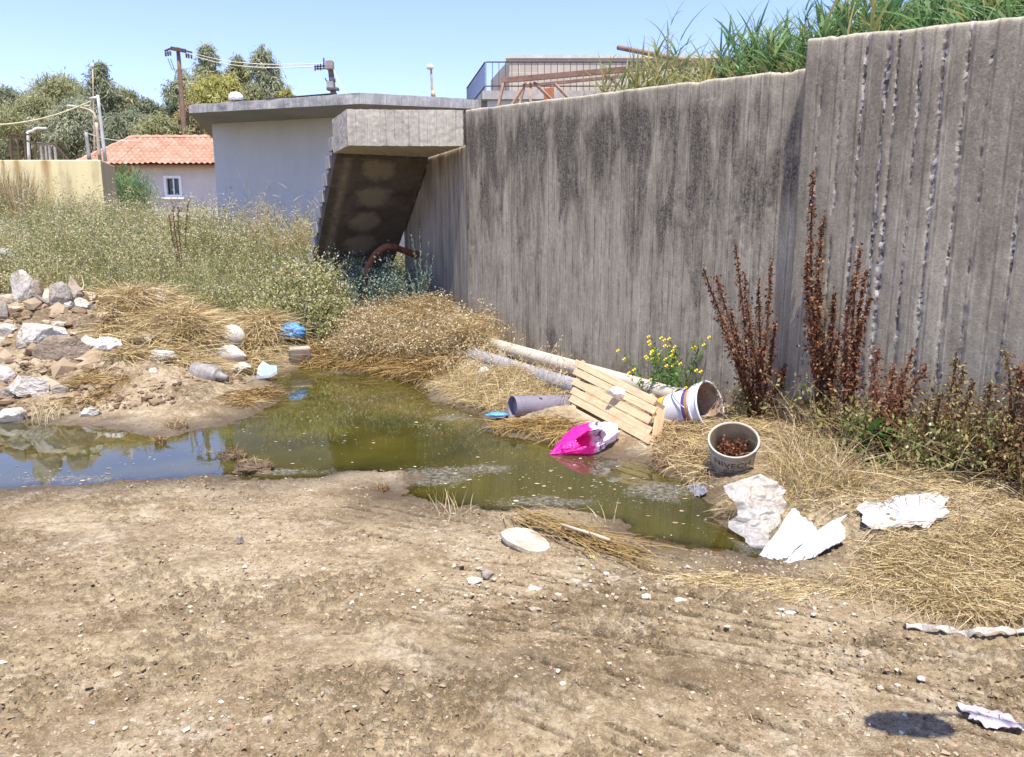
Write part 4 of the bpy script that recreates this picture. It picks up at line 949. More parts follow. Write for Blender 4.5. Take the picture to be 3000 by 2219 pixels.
weeds(a, b, rng.uniform(.95, 1.5, len(b)), 6, 30, .22, .055, .018, .009, 5, .03, tint=.35 * vn2(p2[:, 0] * 1.3, p2[:, 1] * 1.3, 152))
p2 = inpoly([P(60, 560, D=11.5)[:2], P(380, 560, D=11)[:2], P(400, 560, D=15)[:2], P(60, 560, D=16)[:2]], 110); p2 = p2[fbm2(p2[:, 0] * .8, p2[:, 1] * .8, 2, 153) > 0]; b = onground(p2, -.03)
weeds(a, b, rng.uniform(.9, 1.35, len(b)), 7, 34, .26, .05, .022, .009, 2, .03, tint=rng.normal(.0, .2, len(b)))
# grasses between
p2 = inpoly(fieldpoly, 9000, 1.5); b = onground(p2, -.02)
blades(a, b, norm(np.c_[rng.normal(0, .3, (len(b), 2)), np.ones(len(b))]), rng.uniform(.3, .95, len(b)), .010, np.c_[rng.normal(0, .2, (len(b), 2)), rng.uniform(-.15, 0, len(b))], 3, rng.uniform(.1, .9, len(b)))
tag(a.build('weed_field', WEED), 'overgrown pale green and straw coloured weeds on the slope behind the puddle', 'weeds', kind='stuff')
# golden dry grass at the far left before the yellow wall
a = Acc(); p2 = inpoly([P(-300, 480, D=19)[:2], P(60, 480, D=19)[:2], P(90, 480, D=21.5)[:2], P(-300, 480, D=21.5)[:2]], 3000); b = onground(p2)
blades(a, b, norm(np.c_[rng.normal(0, .12, (len(b), 2)), np.ones(len(b))]), rng.uniform(.7, 1.75, len(b)), .02, np.c_[rng.normal(0, .12, (len(b), 2)), rng.uniform(-.1, 0, len(b))], 3)
p2 = inpoly([P(-300, 560, D=12)[:2], P(40, 560, D=12)[:2], P(60, 560, D=15)[:2], P(-300, 560, D=15)[:2]], 2500); b = onground(p2)
blades(a, b, norm(np.c_[rng.normal(0, .3, (len(b), 2)), np.ones(len(b))]), rng.uniform(.3, .8, len(b)), .012, np.c_[rng.normal(0, .12, (len(b), 2)), rng.uniform(-.1, 0, len(b))], 3)
tag(a.build('tall_dry_grass', STRAW), 'tall golden dry grass standing against the yellow wall', 'grass', kind='stuff')
# seedy dry stalks in front of the grey building
a = Acc()
for (px_, top, D, n_) in ((560, 372, 13.5, 30), (620, 400, 13.2, 26), (665, 405, 12.8, 24), (590, 420, 12.5, 20)):
    g0 = P(px_ + 25, 470, D=D); g0[2] = Tz(g0[0], D); H = P(px_, top, D=D)[2] - g0[2]
    b = np.repeat(g0[None], n_, 0) + np.c_[rng.normal(0, .12, (n_, 2)), np.zeros(n_)]
    d = norm(np.c_[rng.normal(-.12, .16, n_), rng.normal(0, .15, n_), np.ones(n_)]); L = H * rng.uniform(.7, 1.03, n_); be = np.c_[rng.normal(-.15, .2, (n_, 2)), -rng.uniform(.0, .2, n_)]
    blades(a, b, d, L, .008, be, 4)
    k = np.repeat(np.arange(n_), 9); t = rng.uniform(.5, 1, len(k))
    p = b[k] + d[k] * (L[k] * t)[:, None] + be[k] * (t ** 2)[:, None]
    blades(a, p, norm(d[k] * .8 + rng.normal(0, .7, (len(k), 3))), rng.uniform(.08, .25, len(k)), .006, np.c_[rng.normal(0, .03, (len(k), 2)), np.full(len(k), -.06)], 2)
tag(a.build('seeding_stalks', DRYW), 'pale branching dry seed stalks in front of the grey-blue building', 'stalks', kind='stuff')
# dark dead stalk in the field, and small green reeds beside the house
def spike(acc, base, top, n, rad, sz, r=(0, 1), k0=.15, wob=.03, stem=.012):
    base = np.asarray(base); top = np.asarray(top); H = np.linalg.norm(top - base)
    path = lambda t: base + (top - base) * t[:, None] + np.c_[wob * np.sin(t * 5 + base[0] * 7), wob * np.sin(t * 4 + base[0] * 3), 0 * t] * t[:, None]
    tt = np.linspace(0, 1, 9); tube(acc, path(tt), np.linspace(stem, stem * .3, 9), 6, r=.3)
    t = k0 + (1 - k0) * rng.uniform(0, 1, n); env = rad * (np.clip((1.02 - t) * 2.2, .12, 1)) * (.12 + 1.05 * np.abs(vn2(t * 13 + rng.uniform(0, 90), t * 0, 7)) ** .7 + .25 * rng.uniform(0, 1, n) ** 3) * np.clip((t - k0) / .12 + .35, 0, 1)
    p = path(t) + np.c_[rng.normal(0, 1, (n, 2)) * env[:, None] * .6, rng.normal(0, .02, n)]
    lq(acc, p, norm(np.c_[rng.normal(0, .6, (n, 2)), rng.normal(-.35, .7, n)]), sz * rng.uniform(.4, 1.5, n), sz * .65 * rng.uniform(.6, 1.3, n), rng.uniform(*r, n))
def plant(name, base, mat, label, cat='plant', group=None):
    r = empty(name, base, label, cat, group); return r
D = 12.; g0 = P(392, 520, D=D); g0[2] = Tz(g0[0], D)
r = plant('dead_dock_plant', g0, DOCK, 'small dark dead stalk standing in the green weeds below the house window'); a = Acc()
for (x, y) in ((378, 450), (390, 452), (412, 438), (370, 470)): spike(a, g0, P(x, y, D=D + rng.normal(0, .1)), 70, .035, .03, k0=.62)
a.build('stalk', DOCK, r)

# hay mounds and matted dry grass on the left bank
KEEP = [(*G(x, y)[:2], r * .68) for x, y, r in ((492, 764, .33), (505, 795, .28), (505, 815, .2), (452, 832, .3), (630, 760, .3), (640, 800, .2), (343, 668, .2), (372, 672, .15), (312, 758, .18), (545, 735, .12), (350, 795, .25), (228, 770, .22), (578, 830, .25), (300, 768, .1), (335, 820, .12), (60, 870, .35), (60, 790, .4), (140, 795, .4), (190, 780, .2), (115, 685, .25), (165, 670, .3), (200, 850, .15), (130, 865, .15), (20, 870, .3))]
def keepout(p2):
    ok = np.ones(len(p2), bool)
    for x_, y_, r_ in KEEP: ok &= ~((np.abs(p2[:, 0] - x_) < r_) & (p2[:, 1] > y_ - r_ * 2.2) & (p2[:, 1] < y_ + r_ * .8))
    return p2[ok]
def mat_grass(acc, p2, hgt, L, W, flat=.5, dirx=None, r=(0, 1), lift=.02):
    p2 = keepout(p2)
    b = onground(p2, lift) + np.c_[np.zeros((len(p2), 2)), rng.uniform(0, 1, len(p2)) ** 1.5 * hgt]
    az = rng.uniform(0, 2 * PI, len(p2)) if dirx is None else rng.normal(dirx, .7, len(p2))
    d = norm(np.c_[np.cos(az), np.sin(az), rng.normal(flat * .5, flat * .6, len(p2))])
    Ls = L * rng.uniform(.4, 1.3, len(p2))
    blades(acc, b, d, Ls, W, np.c_[rng.normal(0, .25, (len(p2), 2)), -rng.uniform(.1, .55, len(p2))] * Ls[:, None], 3, rng.uniform(*r, len(p2)))
a = Acc()
for mx, my, h, sx, sy in MOUNDS[1:4]:
    n_ = 6500; p2 = np.c_[rng.normal(mx, sx * .62, n_), rng.normal(my - .05, sy * .62, n_)]
    mat_grass(a, p2, .10, .38, .010, .5, r=(.15, 1))
hp = [G(x, y)[:2] for x, y in ((215, 790), (300, 800), (420, 812), (540, 820), (590, 800), (560, 745), (480, 700), (380, 690), (220, 700))]
mat_grass(a, inpoly(hp, 9000), .07, .33, .009, .35, r=(.05, .95))
tag(a.build('hay', STRAW), 'golden matted dry grass heaps on the bank left of the puddle', 'dry grass', kind='stuff')
a = Acc()
hp = [G(x, y)[:2] for x, y in ((660, 800), (760, 800), (880, 820), (940, 840), (1000, 800), (900, 770), (720, 750), (640, 740))]
mat_grass(a, inpoly(hp, 7000), .06, .3, .009, .3)
hp = [G(x, y)[:2] for x, y in ((250, 880), (290, 830), (220, 800), (60, 800), (0, 830), (120, 900))]
mat_grass(a, inpoly(hp, 1200), .03, .16, .007, .3)
hp = [G(x, y)[:2] for x, y in ((520, 860), (600, 850), (610, 870), (540, 890), (480, 875))]
mat_grass(a, inpoly(hp, 500), .03, .16, .007, .3)
hp = [G(x, y)[:2] for x, y in ((1060, 940), (1110, 925), (1230, 920), (1270, 945), (1225, 970), (1180, 955))]
mat_grass(a, inpoly(hp, 1500), .025, .14, .005, .3, r=(.3, 1))
tag(a.build('damp_grass', STRAWW), 'brown damp straw matted along the muddy edge of the puddle', 'dry grass', kind='stuff')

# pale dry weed mass before the side wall and stairs
a = Acc()
Qd = [P(750, 790, D=8.4)[:2], P(860, 800, D=8.3)[:2], P(950, 820, D=7.9)[:2], P(1060, 780, D=7.6)[:2], P(1055, 740, D=8.6)[:2], P(1000, 700, D=9.1)[:2], P(930, 690, D=9.7)[:2], P(740, 720, D=9.7)[:2]]
p2 = inpoly(Qd, 620); b = onground(p2, -.02)
weeds(a, b, rng.uniform(.22, .50, len(b)) * np.clip(.85 + .8 * vn2(p2[:, 0] * 3, p2[:, 1] * 3, 141), .3, 1.5), 8, 10, .5, .030, .013, .005, 3, .024, rs=(0, .6), rl=(0, .7), droop=.35)
mat_grass(a, inpoly(Qd, 6500), .28, .3, .006, .5, r=(0, .8))
tag(a.build('dry_weeds', DRYW), 'pale dry weeds with whitish seed heads piled against the side wall below the stairs', 'weeds', kind='stuff')
# green leafy bush at the foot of the stairs, grey weeds in their shade
r = plant('leafy_bush', (*P(690, 740, D=9.6)[:2], .3), WEED, 'pale green leafy bush growing at the foot of the concrete stairs', 'bush')
a = Acc()
for (x, y, D, h) in ((640, 700, 9.9, 1.0), (665, 690, 9.8, 1.15), (690, 700, 9.6, 1.05), (710, 720, 9.4, .85), (725, 740, 9.2, .6), (700, 735, 9.2, .65), (655, 735, 9.3, .7), (630, 735, 9.3, .55)):
    q = P(x, y, D=D); b = onground(np.c_[rng.normal(q[0], .12, 12), rng.normal(D, .12, 12)])
    weeds(a, b, h * rng.uniform(.8, 1.05, 12), 5, 34, .28, .05, .028, .007, 5, .03, rl=(.28, .84))
a.build('leaves', WEED, r)
a = Acc(); p2 = inpoly([P(735, 700, D=9.6)[:2], P(900, 700, D=9.5)[:2], P(880, 680, D=11.4)[:2], P(720, 680, D=11.2)[:2]], 80); b = onground(p2)
weeds(a, b, rng.uniform(.5, 1.0, len(b)), 5, 22, .3, .045, .02, .006, 4, .028)
tag(a.build('shaded_weeds', GREYG), 'grey-green weeds growing in the shade under the stairs', 'weeds', kind='stuff')
q = P(920, 690, D=9.6); q[2] = Tz(q[0], q[1])
r = plant('blue_green_sapling', q, GREYG, 'thin blue-green upright sapling in front of the side wall by the rusty pipe', 'sapling')
a = Acc()
for (x, y) in ((915, 500), (898, 512), (935, 530), (905, 575), (945, 560), (890, 590), (925, 600)):
    tp = P(x, y, D=9.6 + rng.normal(0, .08)); n_ = 60; H = np.linalg.norm(tp - q)
    t = np.linspace(.25, 1, n_); be = np.array([[0, 0, 0.]])
    blades(a, q[None], norm((tp - q)[None]), np.array([H]), .012, be, 4, np.array([.3]))
    p = q + (tp - q) * t[:, None]
    blades(a, p, norm((tp - q)[None] * .9 / H + rng.normal(0, .5, (n_, 3))), rng.uniform(.05, .11, n_) * (1.3 - t), .014, np.zeros((n_, 3)), 2, rng.uniform(.4, 1, n_))
a.build('leaves', GREYG, r)
# weeds seen through the gap behind the stairs
# reeds along the top of the wall
def reeds(acc, b, H, nleaf=15, Ll=.31, dry=.12):
    n_ = len(b); d = norm(np.c_[rng.normal(0, .10, (n_, 2)), np.ones(n_)]); be = np.c_[rng.normal(0, .08, (n_, 2)), np.zeros(n_)] * H[:, None]
    isdry = rng.uniform(0, 1, n_) < dry
    blades(acc, b, d, H, .018, be, 4, np.where(isdry, .05, rng.uniform(.15, .4, n_)))
    k = np.repeat(np.arange(n_), nleaf); t = rng.uniform(.25, 1, len(k))
    p = b[k] + d[k] * (H[k] * t)[:, None] + be[k] * (t ** 2)[:, None]
    az = rng.uniform(0, 2 * PI, len(k)); el = rng.uniform(.9, 2.8, len(k)) + 1.2 * (t > .85)
    dl = norm(np.c_[np.cos(az), np.sin(az), el]); L = Ll * rng.uniform(.5, 1.25, len(k))
    blades(acc, p, dl, L, .019 * rng.uniform(.6, 1.35, len(k)), np.c_[np.cos(az) * .25, np.sin(az) * .25, -rng.uniform(.05, .5, len(k))] * L[:, None], 4, np.where(isdry[k] | (rng.uniform(0, 1, len(k)) < .10 + .25 * (t < .45)), rng.uniform(0, .16, len(k)), rng.uniform(.3, 1, len(k))))
def wallpt(px, back): s_, _ = on_line(px, 150); return C0[:2] + WU * s_ + bk * back
a = Acc()
def bed(x0_, x1_, n_, tops, b0_=.5, b1_=1.8, nl=20):
    xs = rng.uniform(x0_, x1_, n_); bks = rng.uniform(b0_, b1_, n_)
    p2 = np.array([wallpt(x, q) for x, q in zip(xs, bks)]); pxx = np.interp(xs, [t_[0] for t_ in tops], [t_[1] for t_ in tops])
    D_ = p2[:, 1]; zt = np.array([P(CXP, y, D=d_)[2] for y, d_ in zip(pxx, D_)]); tz_ = terz(p2)
    H = np.maximum(.35, (zt - tz_) * rng.uniform(.42, 1.06, n_))
    reeds(a, np.c_[p2, tz_ - .03], H, nl)
bed(1455, 1640, 95, [(1455, 90), (1480, 55), (1540, 60), (1590, 90), (1640, 60)])
bed(1600, 1790, 125, [(1600, 70), (1625, 25), (1680, -20), (1740, 5), (1790, 10)])
bed(1760, 2040, 130, [(1760, 15), (1850, -40), (1900, -40), (2040, -15)], .5, 1.5)
bed(2020, 2330, 130, [(2020, -40), (2130, -60), (2233, -70), (2330, -70)], .45, 1.4)
tag(a.build('reed_bed', REED), 'dense tall green reeds growing along the terrace behind the concrete wall', 'reeds', kind='stuff')
a = Acc(); n_ = 90; xs = rng.uniform(1180, 1480, n_); p2 = np.array([wallpt(x, q) for x, q in zip(xs, rng.uniform(.4, 1.6, n_))])
reeds(a, np.c_[p2, terz(p2)], rng.uniform(.3, .62, n_), 9, .32, .75)
p2 = np.array([wallpt(x, q) for x, q in zip(rng.uniform(1160, 1760, 2200), rng.uniform(.3, 1.2, 2200))])
blades(a, np.c_[p2, terz(p2)], norm(np.c_[rng.normal(0, .3, (2200, 2)), np.ones(2200)]), rng.uniform(.12, .42, 2200), .012, np.c_[rng.normal(0, .1, (2200, 2)), rng.uniform(-.1, 0, 2200)], 3, rng.uniform(0, .3, 2200))
tag(a.build('dry_reeds', REED), 'yellowed dry reeds and grass around the rusty truss behind the wall top', 'reeds', kind='stuff')
pr_ = wallpt(1292, .9); TZ1 = float(terz(pr_)); r = plant('reed', (*pr_, TZ1), REED, 'lone green reed shoot rising above the truss left of the reed bed', 'reed')
a = Acc(); reeds(a, np.repeat([[*pr_, TZ1]], 4, 0) + np.c_[rng.normal(0, .06, (4, 2)), np.zeros(4)], np.array([.85, .95, .7, .8]), 11, .34, 0); a.build('leaves', REED, r)
pr_ = P(272, 420, D=27); g_ = Tz(pr_[0], 27)
r = plant('reed_clump', (pr_[0], 27, g_), REED, 'bright green reed clump between the yellow wall and the house', 'reeds')
a = Acc(); n_ = 150; reeds(a, np.c_[rng.normal(pr_[0], .42, n_), rng.normal(27, .3, n_), np.full(n_, g_)], rng.uniform(1.2, P(270, 366, D=27)[2] - g_, n_), 14, .5, 0); a.build('leaves', REED, r)

# ------------------------------------------------------------------ right bank: straw, dock, flowers
a = Acc()
def outside(p2, polys):
    ok = np.ones(len(p2), bool)
    for pl in polys:
        Q = np.array([P(x, y, z=.08)[:2] for x, y in pl]); ins = np.zeros(len(p2), bool)
        for A_, B_ in zip(Q, np.roll(Q, -1, 0)):
            c = (A_[1] > p2[:, 1]) != (B_[1] > p2[:, 1])
            with np.errstate(divide='ignore', invalid='ignore'): ins ^= c & (p2[:, 0] < (B_[0] - A_[0]) * (p2[:, 1] - A_[1]) / (B_[1] - A_[1]) + A_[0])
        ok &= ~ins
    return p2[ok]
CLEARZ = [((1560, 1140), (1600, 1110), (1720, 1110), (1720, 1130), (1800, 1130), (1900, 1150), (1880, 1215), (1720, 1275), (1640, 1240)), ((1880, 1140), (2060, 1140), (2060, 1165), (1880, 1165)), ((1700, 930), (1540, 950), (1530, 1060), (1660, 1070))]
hp = [P(x, y, z=.08)[:2] for x, y in ((1640, 1000), (1570, 1080), (1590, 1125), (1700, 1235), (1800, 1250), (1900, 1290), (2060, 1340), (2420, 1360), (2600, 1200), (2420, 1000), (2233, 1040), (1900, 1000), (1750, 960))]
p2 = outside(inpoly(hp, 12000), CLEARZ); mat_grass(a, p2, .028, .14, .0030, .22, r=(0, 1))
hp2 = [P(x, y, z=.1)[:2] for x, y in ((1890, 1190), (1990, 1290), (2110, 1332), (2420, 1345), (2500, 1180), (2233, 1150))]
p2 = outside(inpoly(hp2, 11500), CLEARZ); p2 = p2[fbm2(p2[:, 0] * 3, p2[:, 1] * 3, 3, 131) > -.28]; mat_grass(a, p2, .035, .11, .0028, .16, r=(0, 1))
hp3 = [P(x, y, z=.1)[:2] for x, y in ((1690, 1080), (1730, 1100), (1870, 1100), (1850, 1010), (1720, 990))]
p2 = inpoly(hp3, 900); b = onground(p2); n_ = len(b)
blades(a, b, norm(np.c_[rng.normal(.05, .33, (n_, 2)), np.ones(n_)]), rng.uniform(.12, .30, n_), .0042, np.c_[rng.normal(0, .10, (n_, 2)), -rng.uniform(0, .14, n_)], 4)
hp4 = [P(x, y, z=.1)[:2] for x, y in ((1680, 1040), (1750, 1090), (2300, 1120), (2300, 1020), (1900, 960), (1700, 940))]
p2 = inpoly(hp4, 520); b = onground(p2); n_ = len(b)
blades(a, b, norm(np.c_[rng.normal(0, .5, (n_, 2)), np.ones(n_)]), rng.uniform(.15, .5, n_), .0038, np.c_[rng.normal(0, .2, (n_, 2)), -rng.uniform(0, .25, n_)], 4, rng.uniform(.3, 1, n_))
p2 = outside(inpoly(hp2, 9000), CLEARZ); mat_grass(a, p2, .03, .05, .0026, .25, r=(0, 1))
p2 = outside(inpoly(hp, 6000), CLEARZ); mat_grass(a, p2, .03, .055, .0026, .25, r=(0, 1))
hp5 = [P(x, y, z=.06)[:2] for x, y in ((1440, 1250), (1600, 1235), (1760, 1255), (1900, 1290), (2050, 1345), (1900, 1330), (1600, 1290))]
p2 = inpoly(hp5, 2000); p2 = p2[fbm2(p2[:, 0] * 5, p2[:, 1] * 5, 2, 132) > -.1]; mat_grass(a, p2, .008, .10, .0024, .04, 3.0, r=(.3, 1), lift=.006)
hp6 = [P(x, y, z=.12)[:2] for x, y in ((1420, 960), (1520, 1030), (1560, 1000), (1680, 960), (1700, 900), (1560, 930), (1450, 930))]
mat_grass(a, inpoly(hp6, 2200), .03, .15, .004, .4, r=(.1, .9))
tag(a.build('straw', STRAW), 'golden straw and dry grass spread below the tall wall at right', 'dry grass', kind='stuff')
a = Acc()
hp = [G(x, y)[:2] for x, y in ((940, 850), (1000, 880), (1060, 900), (1130, 890), (1240, 880), (1250, 850), (1150, 820), (1060, 800), (990, 815))]
mat_grass(a, inpoly(hp, 7500), .05, .17, .0042, .3, r=(.2, 1))
p2 = inpoly(hp, 250); b = onground(p2); n_ = len(b)
bp = blades(a, b, norm(np.c_[rng.normal(0, .3, (n_, 2)), np.ones(n_)]), rng.uniform(.2, .42, n_), .005, np.c_[rng.normal(0, .12, (n_, 2)), -rng.uniform(0, .1, n_)], 4)
k = np.repeat(np.arange(n_), 8); lq(a, bp[k, -1] + rng.normal(0, .012, (len(k), 3)), norm(rng.normal(size=(len(k), 3)) + (0, 0, .8)), .02, .008, rng.uniform(.6, 1, len(k)))
tag(a.build('barley_grass', STRAW), 'golden seeding grass lying in front of the two long pipes', 'dry grass', kind='stuff')

def dock(label, base_px, D, spikes, mat, n, rad, sz, r=(0, 1), k0=.2, low=None):
    g = P(*base_px, D=D); g[2] = Tz(g[0], D); rt = plant('dead_dock_plant', g, mat, label, 'dead plant', 'withered plants along the wall'); a = Acc(); st = Acc()
    for (x, y, dd) in spikes:
        tp = P(x, y, D=D + dd); spike(a, g + np.array([rng.normal(0, .03), rng.normal(0, .03), 0]), tp, n, rad, sz, r, k0, .02, .011)
    a.build('flower_spikes', mat, rt)
    if low:
        b = np.repeat(g[None], low, 0) + np.c_[rng.normal(0, .14, (low, 2)), np.zeros(low)]
        L = Acc(); weeds(L, b, rng.uniform(.25, .58, low), 5, 18, .38, .034, .014, .005, 0, rl=(0, .84), rs=(.2, .8)); L.build('withered_leaves', DOCKY, rt)
        nb2 = max(3, low // 2); b = np.repeat(g[None], nb2, 0) + np.c_[rng.normal(0, .15, (nb2, 2)), np.zeros(nb2)]
        L = Acc(); weeds(L, b, rng.uniform(.2, .5, nb2), 4, 14, .4, .05, .02, .006, 1, .02, rl=(.28, .7)); L.build('green_leaves', WEED, rt)
    return rt
dock('branched dark brown dead dock plant left of the tall wall, above the cream bucket', (1648, 930), 5.2, [(1540, 585, -.15), (1611, 535, .05), (1568, 600, .1), (1690, 570, .1), (1662, 612, -.1), (1630, 600, .2), (1600, 680, -.1), (1700, 700, -.2), (1640, 700, -.2), (1580, 700, -.15), (1670, 760, -.2), (1720, 800, -.15)], DOCK, 380, .048, .023, k0=.28, low=5)
dock('tallest dark brown dead dock spike standing where the two wall sections meet', (1800, 950), 4.86, [(1767, 372, .12), (1790, 480, .08), (1752, 560, .02), (1812, 640, -.05), (1775, 620, .1), (1822, 740, -.1)], DOCK, 700, .052, .024, k0=.18, low=6)
dock('slim dark brown dead dock spike, second from the left on the tall wall', (1852, 1000), 4.45, [(1868, 540, .1), (1880, 590, .1), (1857, 610, .05), (1893, 650, .05), (1840, 740, 0), (1872, 700, 0)], DOCK, 500, .045, .022, k0=.24, low=6)
dock('reddish brown withered bush right of the slim dead spike on the tall wall', (1935, 1040), 4.15, [(1905, 760, .1), (1935, 800, 0), (1960, 820, .1), (1980, 760, .1), (1890, 830, -.1), (2010, 800, 0)], DOCK, 330, .12, .022, (.3, 1), .3, low=8)
dock('yellow-brown withered bush with pale leaves, middle of the right-hand shrubs', (2050, 1075), 3.85, [(2075, 770, .1), (2110, 840, 0), (2040, 860, -.1), (2090, 800, .15), (2000, 880, 0), (2130, 900, 0), (2060, 930, -.1)], DOCKY, 400, .12, .018, (0, 1), .35, low=13)
dock('withered bush with brown and yellow leaves nearest the right edge of the wall', (2165, 1110), 3.62, [(2190, 765, .1), (2215, 800, .0), (2150, 830, .1), (2240, 900, 0), (2180, 900, -.1), (2130, 950, -.1)], DOCKY, 400, .11, .018, (0, 1), .3, low=13)
dock('brown withered bush cut by the right edge of the photo', (2290, 1120), 3.5, [(2225, 800, .1), (2270, 780, .0), (2300, 830, .1), (2240, 950, 0)], DOCK, 330, .13, .028, (.2, 1), .25, low=14)
# fallen reddish dock seed on the ground between pallet and cream bucket
a = Acc(); hp = [P(x, y, z=.06)[:2] for x, y in ((1420, 1000), (1540, 1040), (1600, 1035), (1560, 960), (1480, 940), (1425, 950))]
p2 = inpoly(hp, 2600); p2 = p2[(vn2(p2[:, 0] * 9, p2[:, 1] * 9, 3) > -.25)]; n_ = len(p2); b = onground(p2, .005) + np.c_[np.zeros((n_, 2)), rng.uniform(0, .035, n_)]
lq(a, b, norm(rng.normal(size=(n_, 3))), .018, .010, rng.uniform(.2, 1, n_))
tag(a.build('fallen_dock_seed', DOCK), 'reddish brown fallen dock seed heads beside the slatted wooden crate panel', 'seed litter', kind='stuff')
# yellow flowers
g = P(1460, 870, D=6.0); g[2] = Tz(g[0], 6.0)
r = plant('yellow_flower_plant', g, GREEN, 'small green plant with bright yellow flowers against the wall behind the crate panel', 'flowers'); a = Acc()
b = np.repeat(g[None], 26, 0) + np.c_[rng.normal(0, .12, (26, 2)), np.zeros(26)]; d = norm(np.c_[rng.normal(0, .25, (26, 2)), np.ones(26)]); L = rng.uniform(.25, .55, 26); be = np.c_[rng.normal(0, .06, (26, 2)), np.zeros(26)]
pts = blades(a, b, d, L, .008, be, 4, rng.uniform(.3, .8, 26))
k = np.repeat(np.arange(26), 30); t = rng.uniform(.1, .95, len(k)); p = b[k] + d[k] * (L[k] * t)[:, None] + be[k] * (t ** 2)[:, None] + rng.normal(0, .02, (len(k), 3))
lq(a, p, norm(rng.normal(size=(len(k), 3)) + (0, 0, .5)), .05, .014, rng.uniform(.2, 1, len(k))); a.build('leaves', GREEN, r)
FLW = plain('yellow_petals', (.80, .58, .02), .6, .1)
fl = Acc(); z0_ = np.zeros((9, 3)); lq(fl, z0_ + rng.normal(0, .003, (9, 3)), norm(rng.normal(size=(9, 3)) + (0, 0, .3)), .019, .016, .5)
f0 = None
for i in range(44):
    c_ = pts[i % 26, -1] + rng.normal(0, .035, 3) - (0, 0, .02)
    if f0 is None: f0 = fl.build('flower', FLW, r); f0.location += Vector([float(x) for x in c_]); fo = f0
    else: fo = f0.copy(); COL.objects.link(fo); fo.parent = r; fo.location = f0.location + Vector([float(x) for x in c_ - c00])
    if i == 0: c00 = c_
g = P(1905, 1050, D=4.15); g[2] = Tz(g[0], 4.15)
r = plant('broadleaf_plant', g, GREEN, 'green broad-leaved plant at the foot of the slim dead spike', 'plant'); a = Acc()
def bigleaf(p0, d, L, W, rr):
    nu, nv = 7, 5; d = norm(d); s = norm(np.cross(d, (0, 0, 1))); n_ = np.cross(s, d)
    V = []
    for i in range(nu):
        t = i / (nu - 1); w = W * math.sin(PI * min(1, t * .92 + .08)) ** .7
        for j in range(nv):
            q = j / (nv - 1) * 2 - 1
            V.append(np.asarray(p0) + d * L * t + s * w * q / 2 + n_ * (.18 * W * q * q - .35 * L * t * t + .06 * W * math.sin(t * 19 + q * 5)))
    a.add(V, grid_faces(nu, nv), 0, rr)
for i in range(52):
    x = rng.uniform(1845, 1970); y = rng.uniform(915, 1055); q = P(x, y, D=4.15 + rng.normal(0, .1)); 
    bigleaf(q, np.array([rng.normal(0, .7), rng.normal(-.35, .5), rng.uniform(-.1, .8)]), rng.uniform(.09, .16), rng.uniform(.05, .09), float(rng.uniform(.1, 1)))
    tube(a, [g, (g + q) / 2 + (0, 0, .02), q], [.004, .004, .003], 5, False, r=.6)
a.build('leaves', GREEN, r, smooth=True)
# dead stem heap lying by the puddle tip
a = Acc(); n_ = 150
A0 = P(1120, 1128, z=.05); A1 = P(1450, 1235, z=.05); k = rng.uniform(0, 1, n_); b = A0 + (A1 - A0) * k[:, None] * .8 + np.c_[rng.normal(0, .05, n_), rng.normal(0, .045, n_), rng.uniform(.0, .055, n_)]
b[:, 2] = T(b[:, 0], b[:, 1]) + rng.uniform(.005, .06, n_)
dd = norm((A1 - A0)[None] + rng.normal(0, .24, (n_, 3)) * (1, 1, .3))
for i in range(n_):
    L_ = rng.uniform(.08, .33); e = b[i] + dd[i] * L_; e[2] = max(e[2], Tz(e[0], e[1]) + .005)
    tube(a, [b[i], (b[i] + e) / 2 + rng.normal(0, .012, 3), e], [.0024, .002, .001], 5, False, r=float(rng.uniform(.4, 1)))
mat_grass(a, b[:60, :2], .03, .10, .003, .4)
tag(a.build('dead_stems', STRAWW), 'tangled heap of dead brown stems lying at the near tip of the puddle', 'dead stems', kind='stuff')
cm = empty('cane_piece', P(1290, 1170, z=.09), 'thick pale broken cane lying on the heap of dead stems', 'cane')
a = Acc(); tube(a, [P(1225, 1145, z=.10), P(1290, 1165, z=.10), P(1330, 1178, z=.09)], [.008, .008, .007], 8); a.build('cane', plain('cane', (.46, .38, .26), .7, .1), cm, smooth=True)
def tuft(px, py, n_, h, label, mat=STRAW, spread=.25, w=.005, rad=.05):
    g = G(px, py); r = empty('grass_tuft', g, label, 'grass tuft'); a = Acc()
    b = onground(np.c_[rng.normal(g[0], rad, n_), rng.normal(g[1], rad * .6, n_)])
    blades(a, b, norm(np.c_[rng.normal(0, spread, (n_, 2)), np.ones(n_)]), h * rng.uniform(.4, 1.1, n_), w, np.c_[rng.normal(0, h * .3, (n_, 2)), -rng.uniform(0, h * .2, n_)], 4, rng.uniform(.5, 1, n_)); a.build('blades', mat, r)
tuft(985, 1125, 26, .16, 'sparse dry grass tuft at the near edge of the green water'); tuft(1325, 1140, 7, .16, 'few thin dry stalks at the water edge near the dead stem heap', rad=.03)
tuft(110, 915, 70, .2, 'dry grass tuft among the stones left of the puddle', rad=.1); tuft(20, 1060, 16, .1, 'little dry grass at the left edge of the puddle')

